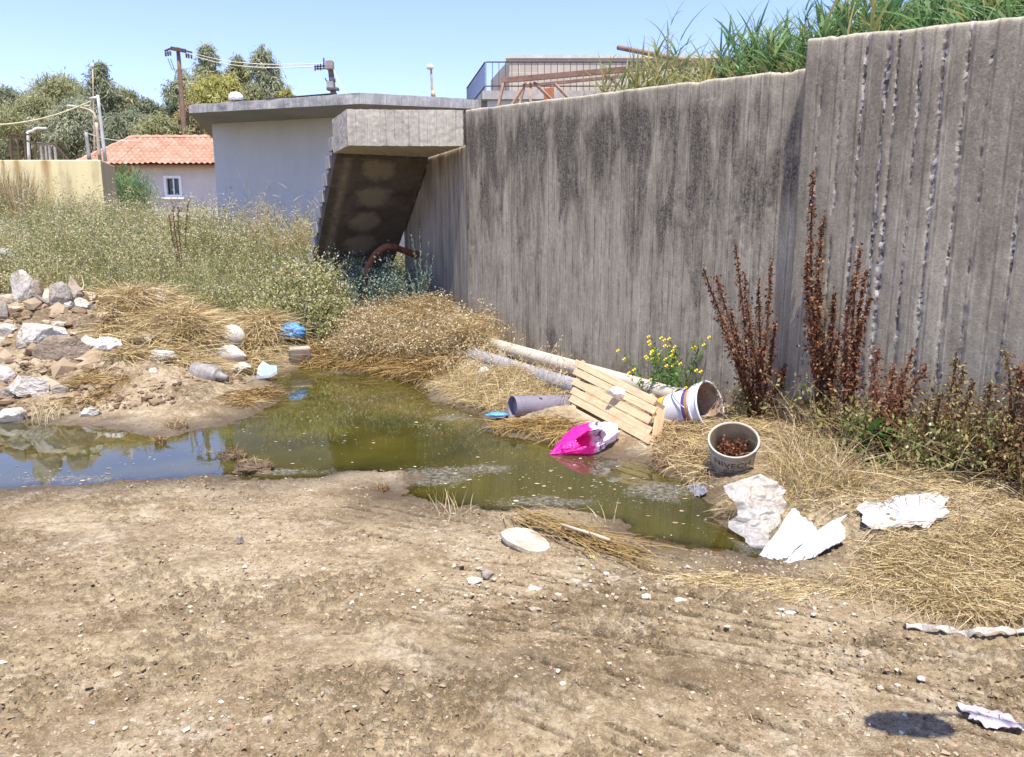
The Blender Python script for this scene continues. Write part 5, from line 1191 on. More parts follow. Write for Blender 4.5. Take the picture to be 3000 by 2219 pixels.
# ------------------------------------------------------------------ stones and rubble
import bmesh
def ico(sub):
    bm = bmesh.new(); bmesh.ops.create_icosphere(bm, subdivisions=sub, radius=1)
    V = np.array([q.co[:] for q in bm.verts]); F = np.array([[q.index for q in f.verts] for f in bm.faces]); bm.free(); return V, F
ICO = {k: ico(k) for k in (1, 2, 4, 5)}
def stone_mat(name, light, dark, speck=.5, scale=7):
    t = NT(name); v = t.co(); n = t.noise(v, scale, 7, .7, .3); f = t.noise(v, scale * 9, 5, .75)
    c = t.ramp(n, [(.34, dark), (.52, light), (.75, tuple(min(.9, x * 1.15) for x in light))])
    c = t.mix(t.math('MULTIPLY', t.mr(f, .5, .68), speck), c, dark)
    return t.end(t.bsdf(c, .92, t.bump(t.math('ADD', n, t.math('MULTIPLY', f, .6)), .6, .012), spec=.15))
SW = stone_mat('white_stone', (.50, .46, .39), (.25, .205, .15), .5)
SG = stone_mat('grey_stone', (.29, .255, .21), (.13, .105, .08), .6)
SB = stone_mat('brown_stone', (.25, .20, .145), (.13, .095, .065), .6)
ST_ = stone_mat('tan_stone', (.38, .31, .225), (.22, .165, .11), .5)
def stone(name, x0, y0, x1, y1, mat, label, cat='stone', depth=.9, seed=0, cuts=10, rot=0., sink=.12, amp=.085, group=None, tilt=0., sub=5, ddepth=0):
    """boulder filling the measured outline x0..x1, y0..y1 when seen from the photo's place; real depth of its own"""
    g = G((x0 + x1) / 2, y1 - .06 * (y1 - y0)); s = scl(g) 
    w = (x1 - x0) * s; h = (y1 - y0) * s * 1.0; r = np.random.default_rng(seed + 100)
    dpt = depth * min(w, max(h, w * .5))
    h = max(h - dpt * .5 * (CAMZ - g[2]) / g[1], h * .45)
    V, F = ICO[sub]; V = V.copy()
    for _ in range(cuts):
        d = norm(r.normal(size=3)); o = r.uniform(.55, .88); e = V @ d - o; V = V - np.where(e > 0, e, 0)[:, None] * d
    V = V * (1 + amp * fbm3(V * 3.1 + seed, 4, seed))[:, None] + amp * .6 * np.stack([fbm3(V * 8 + o + seed, 4, 3, .65) for o in (0, 9, 18)], -1)
    V = V / (np.abs(V).max(0)); V = V * np.array([w, dpt, h]) / 2
    R = np.array(Matrix.Rotation(rot, 3, 'Z') @ Matrix.Rotation(tilt, 3, 'Y')); V = V @ R.T
    kk = (g[1] + dpt * .40 + ddepth) / g[1]; c = np.array([g[0] * kk, g[1] * kk, g[2] + h * (.5 - sink)]); a = Acc(); a.add(V * 1.2 + c, F)
    o = a.build(name, mat, smooth=False, loc=c); return tag(o, label, cat, group)
RB = 'stones of the rubble heap'
stone('stone', 31, 583, 75, 668, SW, 'upright white stone slab standing at the top of the rubble heap', seed=1, depth=.7, group=RB)
stone('stone', 64, 612, 100, 662, SB, 'brown rounded lump right of the upright white stone', seed=2, group=RB)
stone('stone', 105, 616, 156, 682, SG, 'grey stone with a dark front face below the pointed shard', seed=3, group=RB, depth=.8)
stone('stone', 148, 627, 184, 664, SG, 'small dark-faced grey stone carrying the pointed shard', seed=4, group=RB)
stone('stone', 137, 652, 162, 680, SW, 'small white pebble-like stone under the dark-faced grey stones', seed=5, group=RB)
stone('stone', 160, 650, 202, 678, SW, 'crumbly white stone at the right end of the rubble top', seed=6, group=RB, amp=.14)
stone('stone', 2, 662, 25, 704, SG, 'grey-white stone at the left edge below the upright slab', seed=9, group=RB)
stone('stone', 36, 700, 142, 768, SW, 'largest pale boulder with a sunlit flat top in the middle of the heap', seed=10, group=RB, depth=.75, cuts=12, sub=5)
stone('stone', 83, 731, 186, 793, SB, 'brown weathered boulder leaning on the largest pale one', seed=11, group=RB, depth=.6, cuts=12, sub=5)
stone('stone', 179, 732, 210, 767, SW, 'cream chunk between the brown boulder and the white crumpled scrap', seed=12, group=RB)
stone('stone', 293, 717, 332, 758, ST_, 'tan stone leaning in the golden grass', seed=14, depth=.6)
stone('stone', 314, 764, 382, 792, SW, 'wide pale flat-topped stone below the golden grass', seed=15, depth=.9, cuts=14)
stone('stone', 293, 757, 314, 766, SW, 'small flat white chip above the wide pale stone', seed=16)
stone('stone', 325, 801, 348, 818, SW, 'small white block lying in the mud below the wide pale stone', seed=17, cuts=14)
stone('stone', -14, 797, 33, 842, SW, 'white stone cut by the left edge above the pale cracked boulder', seed=18, group=RB)
stone('stone', 32, 808, 108, 872, SW, 'pale cracked boulder low on the left, near the water', seed=19, group=RB, amp=.09, depth=.8, sub=5)
stone('stone', 3, 884, 54, 925, SW, 'white angular stone nearest the water at the left edge', seed=20, cuts=13)
stone('stone', 176, 885, 217, 911, SW, 'white stone with a dark right side in the mud above the water', seed=21)
stone('stone', 113, 840, 148, 864, SG, 'flat grey slab leaning in the mud right of the pale cracked boulder', seed=22, depth=1.2)
stone('stone', -6, 840, 45, 870, SG, 'long grey slab at the left edge under the pale cracked boulder', seed=23, depth=.8)
stone('stone', -4, 706, 36, 738, SW, 'white shard at the left edge beside the largest pale boulder', seed=24, group=RB)
stone('stone', 684, 738, 718, 757, ST_, 'pale woolly-looking stone right of the blue bag', seed=33)
stone('stone', 270, 632, 315, 665, ST_, 'pinkish earthy lump at the top of the golden grass heap', seed=36, amp=.15)
stone('stone', -8, 640, 34, 668, ST_, 'pale brown stone at the left edge behind the upright slab', seed=37, group=RB)
stone('stone', 505, 789, 546, 818, SW, 'broken white shell-like chunk with a dark hollow below the white lumps', seed=38, depth=.9, cuts=5, amp=.12)
stone('stone', 35, 745, 62, 775, SG, 'dark grey stone wedged under the left of the largest pale boulder', seed=39, group=RB)
stone('stone', 215, 680, 240, 700, SW, 'small pale stone between rubble and golden grass', seed=40)
# shards: pointed tile piece, thin slab, flat tile
def shard(px_pts, D, th, mat, label, back=.0, tilt=.12):
    ctr = np.mean([P(x, y, D=D) for x, y in px_pts], 0)
    pts = [P(x, y, D=D + (CYP - y - (CYP - np.mean([q[1] for q in px_pts]))) * tilt * D / F_PX) for x, y in px_pts]
    a = Acc(); sheet(a, pts, [list(range(len(pts)))[::-1]], th); o = a.build('tile_shard', mat, loc=ctr, bev=.004); return tag(o, label, 'shard')
gD = G(165, 660)[1]
shard([(147, 628), (152, 599), (158, 608), (172, 626), (183, 632), (170, 637)], gD + .08, .03, ST_, 'pale pointed shard sticking up on the dark-faced grey stone', tilt=.3)
shard([(68, 644), (76, 642), (108, 660), (102, 663)], G(90, 664)[1] - .05, .03, SG, 'thin stone slab slanting below the brown lump')
shard([(190, 640), (195, 636), (212, 641), (206, 650), (197, 656)], G(200, 662)[1], .02, ST_, 'curved tan tile shard at the right end of the rubble heap', tilt=1.2)
# concrete block under the blue bag
cb = empty('concrete_block', G(646, 798), 'broken cream concrete block with grey bands under the blue bag', 'block')
g = G(648, 799); s = scl(g); a = Acc()
yaw = .35; X_ = np.array([math.cos(yaw), math.sin(yaw), 0]); Y_ = np.array([-math.sin(yaw), math.cos(yaw), 0])
box(a, g + np.array([.0, .12, .10]), (.24, .22, .22), X_, Y_, (0.1, -.25, 1)); a.build('block', ST_, cb, bev=.02)
a = Acc(); box(a, g + np.array([-.07, .0, .09]), (.035, .04, .20), X_, Y_, (0.05, -.25, 1)); a.build('band', SG, cb, bev=.006)
# flat pale plate stone in the foreground
outl = [(1092, 1160), (1104, 1153), (1125, 1150), (1150, 1152), (1170, 1160), (1186, 1172), (1198, 1184), (1199, 1194), (1190, 1200), (1170, 1203), (1150, 1199), (1128, 1190), (1105, 1178), (1094, 1168)]
pts = []
for (x, y) in outl:
    q = P(x, y, z=.068 + .022 * (1150 - x) / 60 + (.004 * math.sin(x * 1.7))); pts.append(q)
c_ = np.mean(pts, 0); ring2 = [c_ + (q - c_) * .8 + (0, 0, .003) for q in pts]; ring3 = [c_ + (q - c_) * .4 + (0, 0, .004 + .002 * rng.normal()) for q in pts]; low = [q + (0, 0, -.018) for q in pts]; low2 = [c_ + (q - c_) * .85 + (0, 0, -.045) for q in pts]
k = len(pts); V = np.array(low2 + low + pts + ring2 + ring3 + [c_ + (0, 0, .004)]); V = V[:]
a = Acc(); a.add(V, [grid_faces(5, k, True), np.array([[4 * k + i, 4 * k + (i + 1) % k, 5 * k] for i in range(k)]), np.arange(k)[::-1]])
PLATE = stone_mat('plate_stone', (.47, .41, .315), (.30, .25, .175), .35, 12)
o = a.build('flat_stone', PLATE, smooth=False, bev=.004)
tag(o, 'flat rounded cream stone plate lying on the mud near the stem heap', 'stone')
stone('stone', 1020, 1254, 1050, 1277, stone_mat('cream_stone', (.72, .62, .42), (.5, .4, .25)), 'cream angular chip in the pale gravel patch left of centre', seed=50, cuts=14)
stone('stone', 1046, 1240, 1080, 1266, SG, 'small grey stone with a dark right side beside the cream chip', seed=51)
stone('stone', 1284, 1209, 1297, 1222, stone_mat('yellow_chip', (.62, .50, .18), (.5, .38, .14)), 'small yellow chip below the stem heap', seed=52)
stone('stone', 1425, 1078, 1452, 1092, SW, 'small white pebble on the bank below the cream bucket', seed=53)
stone('stone', 518, 1167, 531, 1188, SG, 'single dark pebble standing on the mud left of centre', seed=54)
for i, (x0_, y0_, x1_, y1_, m_, lb) in enumerate([
    (1152, 1272, 1180, 1290, SW, 'pale pebble in the gravel patch below the flat stone plate'), (1240, 1258, 1268, 1272, SW, 'white pebble below the yellow chip'),
    (1395, 1290, 1420, 1306, SW, 'white pebble at the left end of the pale straw strip'), (1320, 1252, 1352, 1266, ST_, 'tan pebble right of the yellow chip'),
    (1470, 1300, 1500, 1316, SW, 'white pebble under the pale straw strip'), (1870, 1410, 1900, 1432, ST_, 'cream pebble on the mud below the straw at right'),
    (1150, 1318, 1180, 1334, ST_, 'tan pebble on the mud in the middle foreground'), (1205, 1290, 1228, 1302, SW, 'second white pebble left of the pale straw strip'),
    (2000, 1470, 2022, 1486, SW, 'small white pebble above the round shadow'), (2170, 1290, 2200, 1306, SG, 'grey pebble at the edge of the straw at right'),
    (570, 1555, 600, 1580, ST_, 'tan clod in the near left mud'), (330, 1360, 345, 1372, SG, 'small grey pebble in the left mud')]):
    stone('pebble', x0_, y0_, x1_, y1_, m_, lb, 'pebble', seed=60 + i, cuts=11, sub=4, amp=.12, sink=.34)
# loose crumbs, one mass
V0, F0 = ICO[1]
a = Acc()
def crumbs(p2, smin, smax, r):
    n_ = len(p2); b = onground(p2); sz = smin * (smax / smin) ** (rng.uniform(0, 1, n_) ** 2.2)
    jit = 1 + .55 * rng.normal(size=(n_, len(V0), 3)).clip(-1, 1) * .6
    V = b[:, None] + V0[None] * jit * (sz[:, None] * rng.uniform(.6, 1.2, (n_, 3)) * (1, 1, .6))[:, None] + (0, 0, .002)
    a.add(V, (F0[None] + np.arange(n_)[:, None, None] * len(V0)).reshape(-1, 3), 0, np.repeat(rng.uniform(*r, n_), len(V0)))
p2 = np.c_[rng.uniform(-2.2, 2.6, 12000), rng.uniform(1.7, 5.2, 12000)]; k_ = vn2(p2[:, 0] * 2.2, p2[:, 1] * 2.2, 111) + .5 * vn2(p2[:, 0] * 6, p2[:, 1] * 6, 112) + .4 * np.exp(-((p2[:, 0] - .5) / 1.0) ** 2 - ((p2[:, 1] - 2.85) / .25) ** 2)
p2 = p2[(k_ > .18) & (puddle_sd(p2[:, 0], p2[:, 1]) > .12)]
p2b = np.c_[rng.uniform(-2.3, 2.7, 60000), 1.6 + 3.4 * rng.uniform(0, 1, 60000) ** 1.4]; kb = fbm2(p2b[:, 0] * 3, p2b[:, 1] * 3, 3, 161)
p2b = p2b[(kb > -.12) & (puddle_sd(p2b[:, 0], p2b[:, 1]) > .04)]
OV = np.array([[1, 0, 0], [-1, 0, 0], [0, 1, 0], [0, -1, 0], [0, 0, 1], [0, 0, -1.]]); OF = np.array([[0, 2, 4], [2, 1, 4], [1, 3, 4], [3, 0, 4], [2, 0, 5], [1, 2, 5], [3, 1, 5], [0, 3, 5]])
n_ = len(p2b); szb = .0025 + .010 * rng.uniform(0, 1, n_) ** 3; gzb = T(p2b[:, 0], p2b[:, 1], True)
jb = OV[None] * rng.uniform(.5, 1.3, (n_, 6, 1)) + rng.normal(0, .25, (n_, 6, 3))
a.add(np.c_[p2b, gzb][:, None] + jb * (szb[:, None] * rng.uniform(.6, 1.3, (n_, 3)) * (1, 1, .55))[:, None], (OF[None] + np.arange(n_)[:, None, None] * 6).reshape(-1, 3), 0, np.repeat(np.clip(.42 + .16 * rng.normal(size=n_) + .25 * (rng.uniform(0, 1, n_) > .9), 0, 1), 6))
crumbs(p2, .002, .011, (.35, 1))
p2 = np.c_[rng.normal(.55, .75, 1300), rng.normal(2.85, .16, 1300)]; p2 = p2[puddle_sd(p2[:, 0], p2[:, 1]) > .1]; crumbs(p2, .002, .013, (.55, 1))
hp = [G(x, y)[:2] for x, y in ((-150, 930), (150, 905), (400, 880), (560, 830), (380, 800), (240, 740), (210, 660), (0, 640), (-150, 680))]
crumbs(inpoly(hp, 3200), .010, .07, (0, .6))
hp_r = [G(x, y)[:2] for x, y in ((-150, 880), (110, 880), (230, 780), (240, 690), (200, 640), (0, 630), (-150, 660))]
crumbs(inpoly(hp_r, 800), .02, .10, (.1, .7)); crumbs(inpoly(hp_r, 320), .04, .17, (.45, .95))
crumbs(inpoly(hp, 1500), .006, .03, (.3, 1))
t = NT('crumbs'); CRUMB = t.end(t.bsdf(t.ramp(t.attr('rnd'), [(0, (.10, .065, .038)), (.5, (.25, .18, .11)), (.75, (.34, .27, .18)), (1, (.52, .46, .36))]), .95, spec=.1))
tag(a.build('gravel', CRUMB), 'small pale crumbs of mud and stone scattered on the ground', 'gravel', kind='stuff')
# litter of tiny straw bits on the mud
a = Acc(); p2 = np.c_[rng.uniform(-2, 2.4, 800), rng.uniform(1.8, 4.3, 800)]; p2 = p2[puddle_sd(p2[:, 0], p2[:, 1]) > .1]; mat_grass(a, p2, .003, .035, .0014, .05, r=(.4, 1), lift=.006)
tag(a.build('straw_bits', STRAW), 'tiny straw bits lying on the mud', 'straw', kind='stuff')
# muddy clods standing in the water
def clod(px, py, w, h, label, seed):
    c = P(px, py, z=0); s = scl(c); r = empty('mud_clod', c, label, 'mud clod'); V, F = ICO[5]; V = V.copy()
    V = V * (1 + .35 * fbm3(V * 2.2 + seed, 4, seed) + .10 * fbm3(V * 9, 3, seed))[:, None] * np.array([w * s / 2, w * s * .38, h * s * .62]); V[:, 2] = np.maximum(V[:, 2], -.03)
    a = Acc(); a.add(V + c + (0, 0, .0), F); a.build('mud', MUDC, r)
    n_ = 60; i = rng.integers(0, len(V), n_ * 6); i = i[V[i, 2] > h * s * .2][:n_]; b = V[i] + c
    a = Acc(); blades(a, b, norm(np.c_[rng.normal(0, .7, (len(b), 2)), np.ones(len(b))]), rng.uniform(.03, .09, len(b)), .005, np.c_[rng.normal(0, .02, (len(b), 2)), np.full(len(b), -.02)], 3); a.build('grass_roots', STRAWW, r)
MUDC = plain('mud_clod', (.115, .080, .046), .9, .4, 18, .8)
clod(508, 1000, 60, 34, 'left muddy grass-rooted clod standing in the blue part of the puddle', 3)
clod(553, 1026, 90, 40, 'right larger muddy grass-rooted clod at the near edge of the puddle', 5)
clod(388, 938, 56, 24, 'small mud clod with curled roots at the far edge of the puddle', 7)
clod(350, 968, 26, 10, 'tiny mud clod poking out of the blue water', 9)
clod(835, 1073, 34, 12, 'dark clod on the mud left of the scum patch', 11)

# ------------------------------------------------------------------ litter
def soft(name, col, rough=.45, transl=.25, var=.08, spec=.4):
    t = NT(name); v = t.co(); c = t.mix(t.mr(t.noise(v, 14, 5, .6), .35, .7), tuple(x * (1 - var) for x in col), col)
    nb = t.bump(t.noise(v, 22, 4, .6, 1.2), .5, .02)
    return t, c, t.mixsh(transl, t.bsdf(c, rough, nb, spec=spec), t.n('BsdfTranslucent', {'Color': c}).outputs[0])
def softm(*a_, **k): t, c, s_ = soft(*a_, **k); return t.end(s_)
BLUE = softm('blue_plastic', (.09, .36, .78), .35, .2)
PALEBLUE = softm('pale_blue_plastic', (.38, .60, .80), .4, .2)
WBAG = softm('white_plastic', (.64, .64, .64), .4, .25)
q = G(630, 757); s = scl(q); crumple('plastic_bag', q + (0, .06, .17), (60 * s, .22, 36 * s), BLUE, 11, 'bright blue crumpled plastic bag lying on the cream concrete block', 'bag', .24, 5, .35, freq=1.7)
q = G(343, 662); s = scl(q); crumple('plastic_bag', q + (0, .05, .07), (42 * s, .2, 24 * s), WBAG, 12, 'white plastic bag on top of the golden grass heap', 'bag', .2, 4, .35, rotz=-.2, tilt=(0, .45))
q = G(372, 668); s = scl(q); crumple('plastic_bag', q + (0, .02, .06), (30 * s, .14, 21 * s), BLUE, 13, 'small blue plastic bag beside the white one on the golden grass heap', 'bag', .25, 4, .35)
# two big white plaster lumps: a cracked round one with a dark collar, a smaller smooth one
PLASTW = stone_mat('white_plaster', (.58, .55, .49), (.40, .355, .29), .25, 5)
wl_ = empty('plaster_urn', G(492, 762), 'large cracked white round plaster lump with dark gap at its left', 'plaster lump')
g = G(495, 762); s = scl(g); V, F = ICO[5]; V = V * (1 + .05 * fbm3(V * 2 + 3, 3, 4))[:, None]
cr = np.abs(V @ norm(np.array([.3, .2, 1.])) + .45 + .12 * vn3(V * 3, 8)); V = V * (1 - .06 * np.exp(-(cr / .04) ** 2))[:, None]
cr = np.abs(V @ norm(np.array([1., .3, -.25])) + .35 + .1 * vn3(V * 3, 9)); V = V * (1 - .05 * np.exp(-(cr / .035) ** 2))[:, None]
a = Acc(); a.add(V * np.array([58, 50, 52]) * s / 2 + g + (4 * s, .1, 26 * s), F); a.build('body', PLASTW, wl_, smooth=True)
a = Acc(); c1_ = g + np.array([-27 * s, .06, 24 * s]); ax = norm(np.array([-.8, -.35, .35])); tube(a, [c1_ + ax * .10, c1_ + ax * .02, c1_ - ax * .04], [.10, .115, .10], 16, True); a.build('collar', plain('dark_collar', (.16, .15, .14), .8, .3), wl_, smooth=True)
stone('plaster_lump', 476, 752, 536, 792, PLASTW, 'smaller smooth white plaster lump in front of the large cracked one', 'plaster lump', seed=71, depth=.9, cuts=1, amp=.03, sub=5)
q = G(545, 735); s = scl(q); crumple('paper_scrap', q + (0, .02, .07), (24 * s, .1, 32 * s), WBAG, 14, 'white paper scrap stuck in the golden grass right of the white lumps', 'paper', .3, 4, .4)
q = G(228, 768); s = scl(q); crumple('foam_scrap', q + (0, .05, .06), (50 * s, .2, 30 * s), plain('foam', (.80, .80, .78), .7, .08, 20, .6), 15, 'white crumpled foam scrap right of the cream chunk', 'scrap', .35, 4, .3, freq=3)
for (px_, py_, D_, sx_, sy_, sd_, lb_) in ((8, 551, 12.0, .22, .12, 51, 'white slab-like scrap among the weeds at the left edge'),):
    crumple('plastic_scrap', P(px_, py_, D=D_), (sx_, .12, sy_), WBAG, sd_, lb_, 'scrap', .3, 3, .45)
q = G(452, 690); s = scl(q); crumple('plastic_wrapper', q + (0, .02, .04), (28 * s, .1, 18 * s), softm('clear_wrap', (.5, .56, .6), .3, .4), 16, 'bluish clear wrapper in the dry grass above the white lumps', 'wrapper', .35, 3, .4)
q = G(410, 706); s = scl(q); crumple('plastic_wrapper', q + (0, .02, .05), (22 * s, .1, 28 * s), plain('grey_wrap', (.36, .34, .32), .5, .3, 14), 17, 'grey crumpled wrapper in the golden grass left of the white lumps', 'wrapper', .35, 3, .4)
# dusty crushed bottle
g = G(452, 830); s = scl(g); bt = empty('plastic_bottle', g, 'dusty grey crushed plastic bottle lying at the edge of the golden grass', 'bottle')
A_ = P(420, 813, D=g[1] + .12); B_ = P(478, 822, D=g[1] + .02); d = B_ - A_; k = np.linspace(0, 1, 30)
rad = .105 * (1 + .05 * np.sin(k * 60)) * np.clip(np.minimum(k / .08, 1) ** .5, .3, 1) * (1 - .25 * sstep(.78, 1, k))
a = Acc(); tube(a, A_ + d * k[:, None], rad, 20); V = np.concatenate(a.V); V += .012 * np.stack([fbm3(V * 9 + o, 3, 5) for o in (0, 5, 9)], -1); a.V = [V]
BOT = plain('dusty_plastic', (.20, .178, .155), .5, .2, 12, .4, .5, (.36, .33, .29), .6); a.build('body', BOT, bt, smooth=True)
a = Acc(); dn_ = norm(d); tube(a, [B_ - dn_ * .01, B_ + dn_ * .05, B_ + dn_ * .06, B_ + dn_ * .09], [.06, .035, .03, .03], 14); a.build('neck', BOT, bt, smooth=True)
# pale blue packet with white rim at the water's edge
pk = empty('food_tray', G(578, 826), 'torn pale blue and white packet at the far edge of the puddle', 'packet')
D_ = G(578, 828)[1]
pts = [P(552, 824, D=D_ - .05), P(566, 820, D=D_ + .02), P(573, 788, D=D_ + .18), P(588, 797, D=D_ + .15), P(603, 798, D=D_ + .05), P(603, 812, D=D_ - .03), P(588, 821, D=D_ - .06)]
a = Acc(); sheet(a, [pts[1], pts[2], pts[3], pts[6]], [[0, 3, 2, 1]], .006); sheet(a, [pts[6], pts[3], pts[4], pts[5]], [[0, 3, 2, 1]], .006); a.build('panel', PALEBLUE, pk)
a = Acc(); bar(a, pts[0], pts[6], .02, .03); bar(a, pts[6], pts[5], .02, .03); a.build('rim', WBAG, pk)
a = Acc(); sheet(a, [P(560, 818, D=D_ + .0), P(563, 800, D=D_ + .15), P(572, 790, D=D_ + .21), P(571, 816, D=D_ + .06)], [[0, 3, 2, 1]], .005); a.build('flap', WBAG, pk)

# the two long pipes
PIPEC = plain('cream_pipe', (.42, .37, .29), .7, .12, 5, .15, .3, (.36, .29, .2), .4)
PIPEG = plain('grey_pipe', (.27, .255, .255), .6, .12, 5, .15, .3, (.42, .38, .33), .5)
DARKIN = plain('pipe_inside', (.05, .045, .04), .9, .2)
def hollow(root, name, A, B, R, mat, n=28, inner=.9, open_end=True):
    A = np.asarray(A); B = np.asarray(B); d = norm(B - A); L = np.linalg.norm(B - A); k = int(L / .12) + 2
    a = Acc(); t_ = np.linspace(0, 1, k); tube(a, A + (B - A) * t_[:, None], R, n, False)
    for e, sg in ((A, 1), (B, -1)): tube(a, [e, e + d * sg * .001, e + d * sg * .12, e + d * sg * .125], [R, R * inner, R * inner, .001], n, False)
    return a.build(name, mat, root, smooth=False)
pA_ = P(1046, 745, D=8.2); pB_ = P(1480, 867, D=5.75)
g = (pA_ + pB_) / 2
r = empty('long_pipe', (g[0], g[1], .2), 'long cream pipe lying along the wall behind the slatted crate panel', 'pipe'); hollow(r, 'pipe', pA_, pB_, .072, PIPEC)
a = Acc(); dd = norm(pB_ - pA_); tube(a, [pA_ - dd * .004, pA_ + dd * .14], .079, 28); a.build('socket', PIPEC, r)
qA = P(1034, 776, D=7.7); qB = P(1262, 848, D=6.05)
r = empty('long_pipe', (*((qA + qB) / 2)[:2], .2), 'long grey pipe lying in front of the cream one', 'pipe'); hollow(r, 'pipe', qA, qB, .076, PIPEG)
a = Acc(); dd = norm(qB - qA); tube(a, [qA - dd * .004, qA + dd * .15], .083, 28); a.build('socket', PIPEG, r)
PURP = plain('purple_grey_pipe', (.175, .155, .185), .45, .12, 6, .1, .4, (.30, .28, .28), .4)
sA_ = P(1117, 888, D=5.75); sB_ = P(1262, 884, D=6.02)
r = empty('pipe_piece', (*((sA_ + sB_) / 2)[:2], .1), 'short thick dark grey-purple piece of pipe lying on straw by the water', 'pipe'); hollow(r, 'pipe', sA_, sB_, .088, PURP, 32, .93)
a = Acc(); dd = norm(sB_ - sA_); tube(a, [sA_ + dd * .045, sA_ + dd * .06], .0905, 32); a.build('ring', PURP, r)
a = Acc(); V, F = ICO[2]; a.add(V * (.022, .012, .02) + (sA_ + dd * .27 + (-.02, -.06, .066)), F); a.build('hole', DARKIN, r)
q = P(1085, 905, z=.06); crumple('plastic_scrap', q, (.16, .05, .03), BLUE, 21, 'small blue plastic scrap left of the short thick pipe', 'scrap', .3, 3, .4)
q = P(1056, 822, D=6.9); crumple('plastic_bag', q + (0, 0, .0), (.12, .12, .16), WBAG, 22, 'white scrap of bag in the dry grass before the grey pipe', 'bag', .3, 4, .45)

# slatted wooden crate panel leaning on the pipes
TL = P(1260, 789, D=6.02); BR = P(1412, 993, D=4.82); BL = P(1242, 899, D=5.72); TR_ = P(1431, 872, D=5.08)
U0 = norm(TR_ - TL); v_l = BL - TL; v_r = BR - TR_; Nn_ = norm(np.cross(v_l, TR_ - TL)); Nn_ = Nn_ if Nn_[1] < 0 else -Nn_
t = NT('crate_wood'); v = t.co()
tc = t.n('TexCoord').outputs['Generated']
n = t.noise(t.map(t.attr('uvw', True), (4, 60, 1)), 1.2, 5, .6, .5)
c = t.ramp(n, [(.3, (.40, .26, .14)), (.5, (.54, .38, .22)), (.75, (.62, .46, .28))])
c = t.mix(t.math('MULTIPLY', t.mr(t.noise(v, 9, 5, .7), .5, .7), .5), c, (.33, .20, .10))
WOOD = t.end(t.bsdf(c, .8, t.bump(n, .25, .004), spec=.2))
cr_ = empty('crate_panel', BR, 'light wooden slatted crate panel leaning down from the pipes to the water edge', 'crate')
def plank(name, a0, a1, w, th, wdir, root, nrm=None):
    a0 = np.asarray(a0); a1 = np.asarray(a1); d = norm(a1 - a0); wd = norm(wdir - d * np.dot(wdir, d)); n_ = np.cross(d, wd); a = Acc()
    box(a, (a0 + a1) / 2, (np.linalg.norm(a1 - a0), w, th), d, wd, n_); V = np.concatenate(a.V)
    uv = np.stack([V @ d, V @ wd, V @ n_], -1) + rng.uniform(0, 9, 3); return a.build(name, WOOD, root, attrs={'uvw': uv}, bev=.003)
for i in range(6):
    f = (i + .25) / 5.6
    l = TL + v_l * f * 1.0; rr_ = TR_ + v_r * f
    jit = rng.normal(0, .006, 3)
    plank('slat', l - U0 * rng.uniform(0, .03) + jit + Nn_ * .012, rr_ + U0 * rng.uniform(-.02, .03) + jit + Nn_ * .012, .056, .011, v_l, cr_)
for f in (.045, .93):
    o0 = TL + (TR_ - TL) * f - norm(v_l) * .02; o1 = BL + (BR - BL) * f + norm(v_l) * .03
    plank('rail', o0 - Nn_ * .012, o1 - Nn_ * .012, .05, .034, U0, cr_)
    plank('foot', o1 - Nn_ * .03 - norm(v_l) * .01, o1 - Nn_ * .15 - norm(v_l) * .03, .05, .04, U0, cr_)
    plank('foot', o0 - Nn_ * .03 + norm(v_l) * .04, o0 - Nn_ * .14 + norm(v_l) * .04, .05, .04, U0, cr_)
plank('side_board', TR_ + U0 * .0 - Nn_ * .06 + v_r * .1, BR + U0 * .0 - Nn_ * .06, .09, .01, Nn_, cr_)
q = TL + (TR_ - TL) * .62 + v_l * .22 + Nn_ * .04
crumple('plastic_bag', q - Nn_ * .012, (.15, .07, .07), softm('clear_bag', (.80, .76, .70), .3, .35), 23, 'small clear white plastic bag lying on the slats of the crate panel', 'bag', .42, 4, .4, tilt=(.5, .5), freq=2.8)
# pink shopping bag
pinkt, pc, _ = soft('pink_bag', (.80, .02, .30), .35, .25)
tt = pinkt; v = tt.co(); sx = tt.n('SeparateXYZ', {'Vector': v}).outputs
edge_ = tt.math('ADD', sx[0], tt.math('MULTIPLY', tt.noise(v, 9, 3), .10))
PX0 = P(1285, 960, D=4.95)[0]
c = tt.mix(tt.mr(edge_, PX0 + .055, PX0 + .085), (.80, .02, .30), (.83, .78, .84))
c = tt.mix(tt.math('MULTIPLY', tt.mr(edge_, PX0 + .085, PX0 + .095), tt.math('MULTIPLY', tt.mr(edge_, PX0 + .155, PX0 + .145), tt.mr(tt.noise(v, 30, 2, .5), .5, .56))), c, (.13, .08, .30))
c = tt.mix(tt.math('MULTIPLY', tt.mr(tt.noise(v, 11, 6, .7), .55, .72), .5), c, (.20, .13, .08))
nb = tt.bump(tt.noise(v, 24, 4, .6, 1.2), .5, .02)
PINK = tt.end(tt.mixsh(.28, tt.bsdf(c, .32, nb, spec=.5), tt.n('BsdfTranslucent', {'Color': c}).outputs[0]))
A_ = P(1207, 988, z=.01); B_ = P(1338, 934, D=5.05); ctr = (A_ + B_) / 2; d = norm(B_ - A_)
V, F = ICO[5]; kd = norm(np.array([-.05, -1, .75])); keepv = ~((V @ kd > .90) & (V[:, 0] > -.35) & (V[:, 0] < .55)); F = F[keepv[F].all(1)]
w = V * 1.9 + 3.3; w = w + .6 * np.stack([fbm3(w + o, 2, 1) for o in (1, 8, 15)], -1)
n_ = (1 - 2 * np.abs(fbm3(w, 2, 5))); n2_ = np.abs(fbm3(w * 2.7, 2, 6))
V = V * (1 + .16 * n_ - .16 * n2_)[:, None]
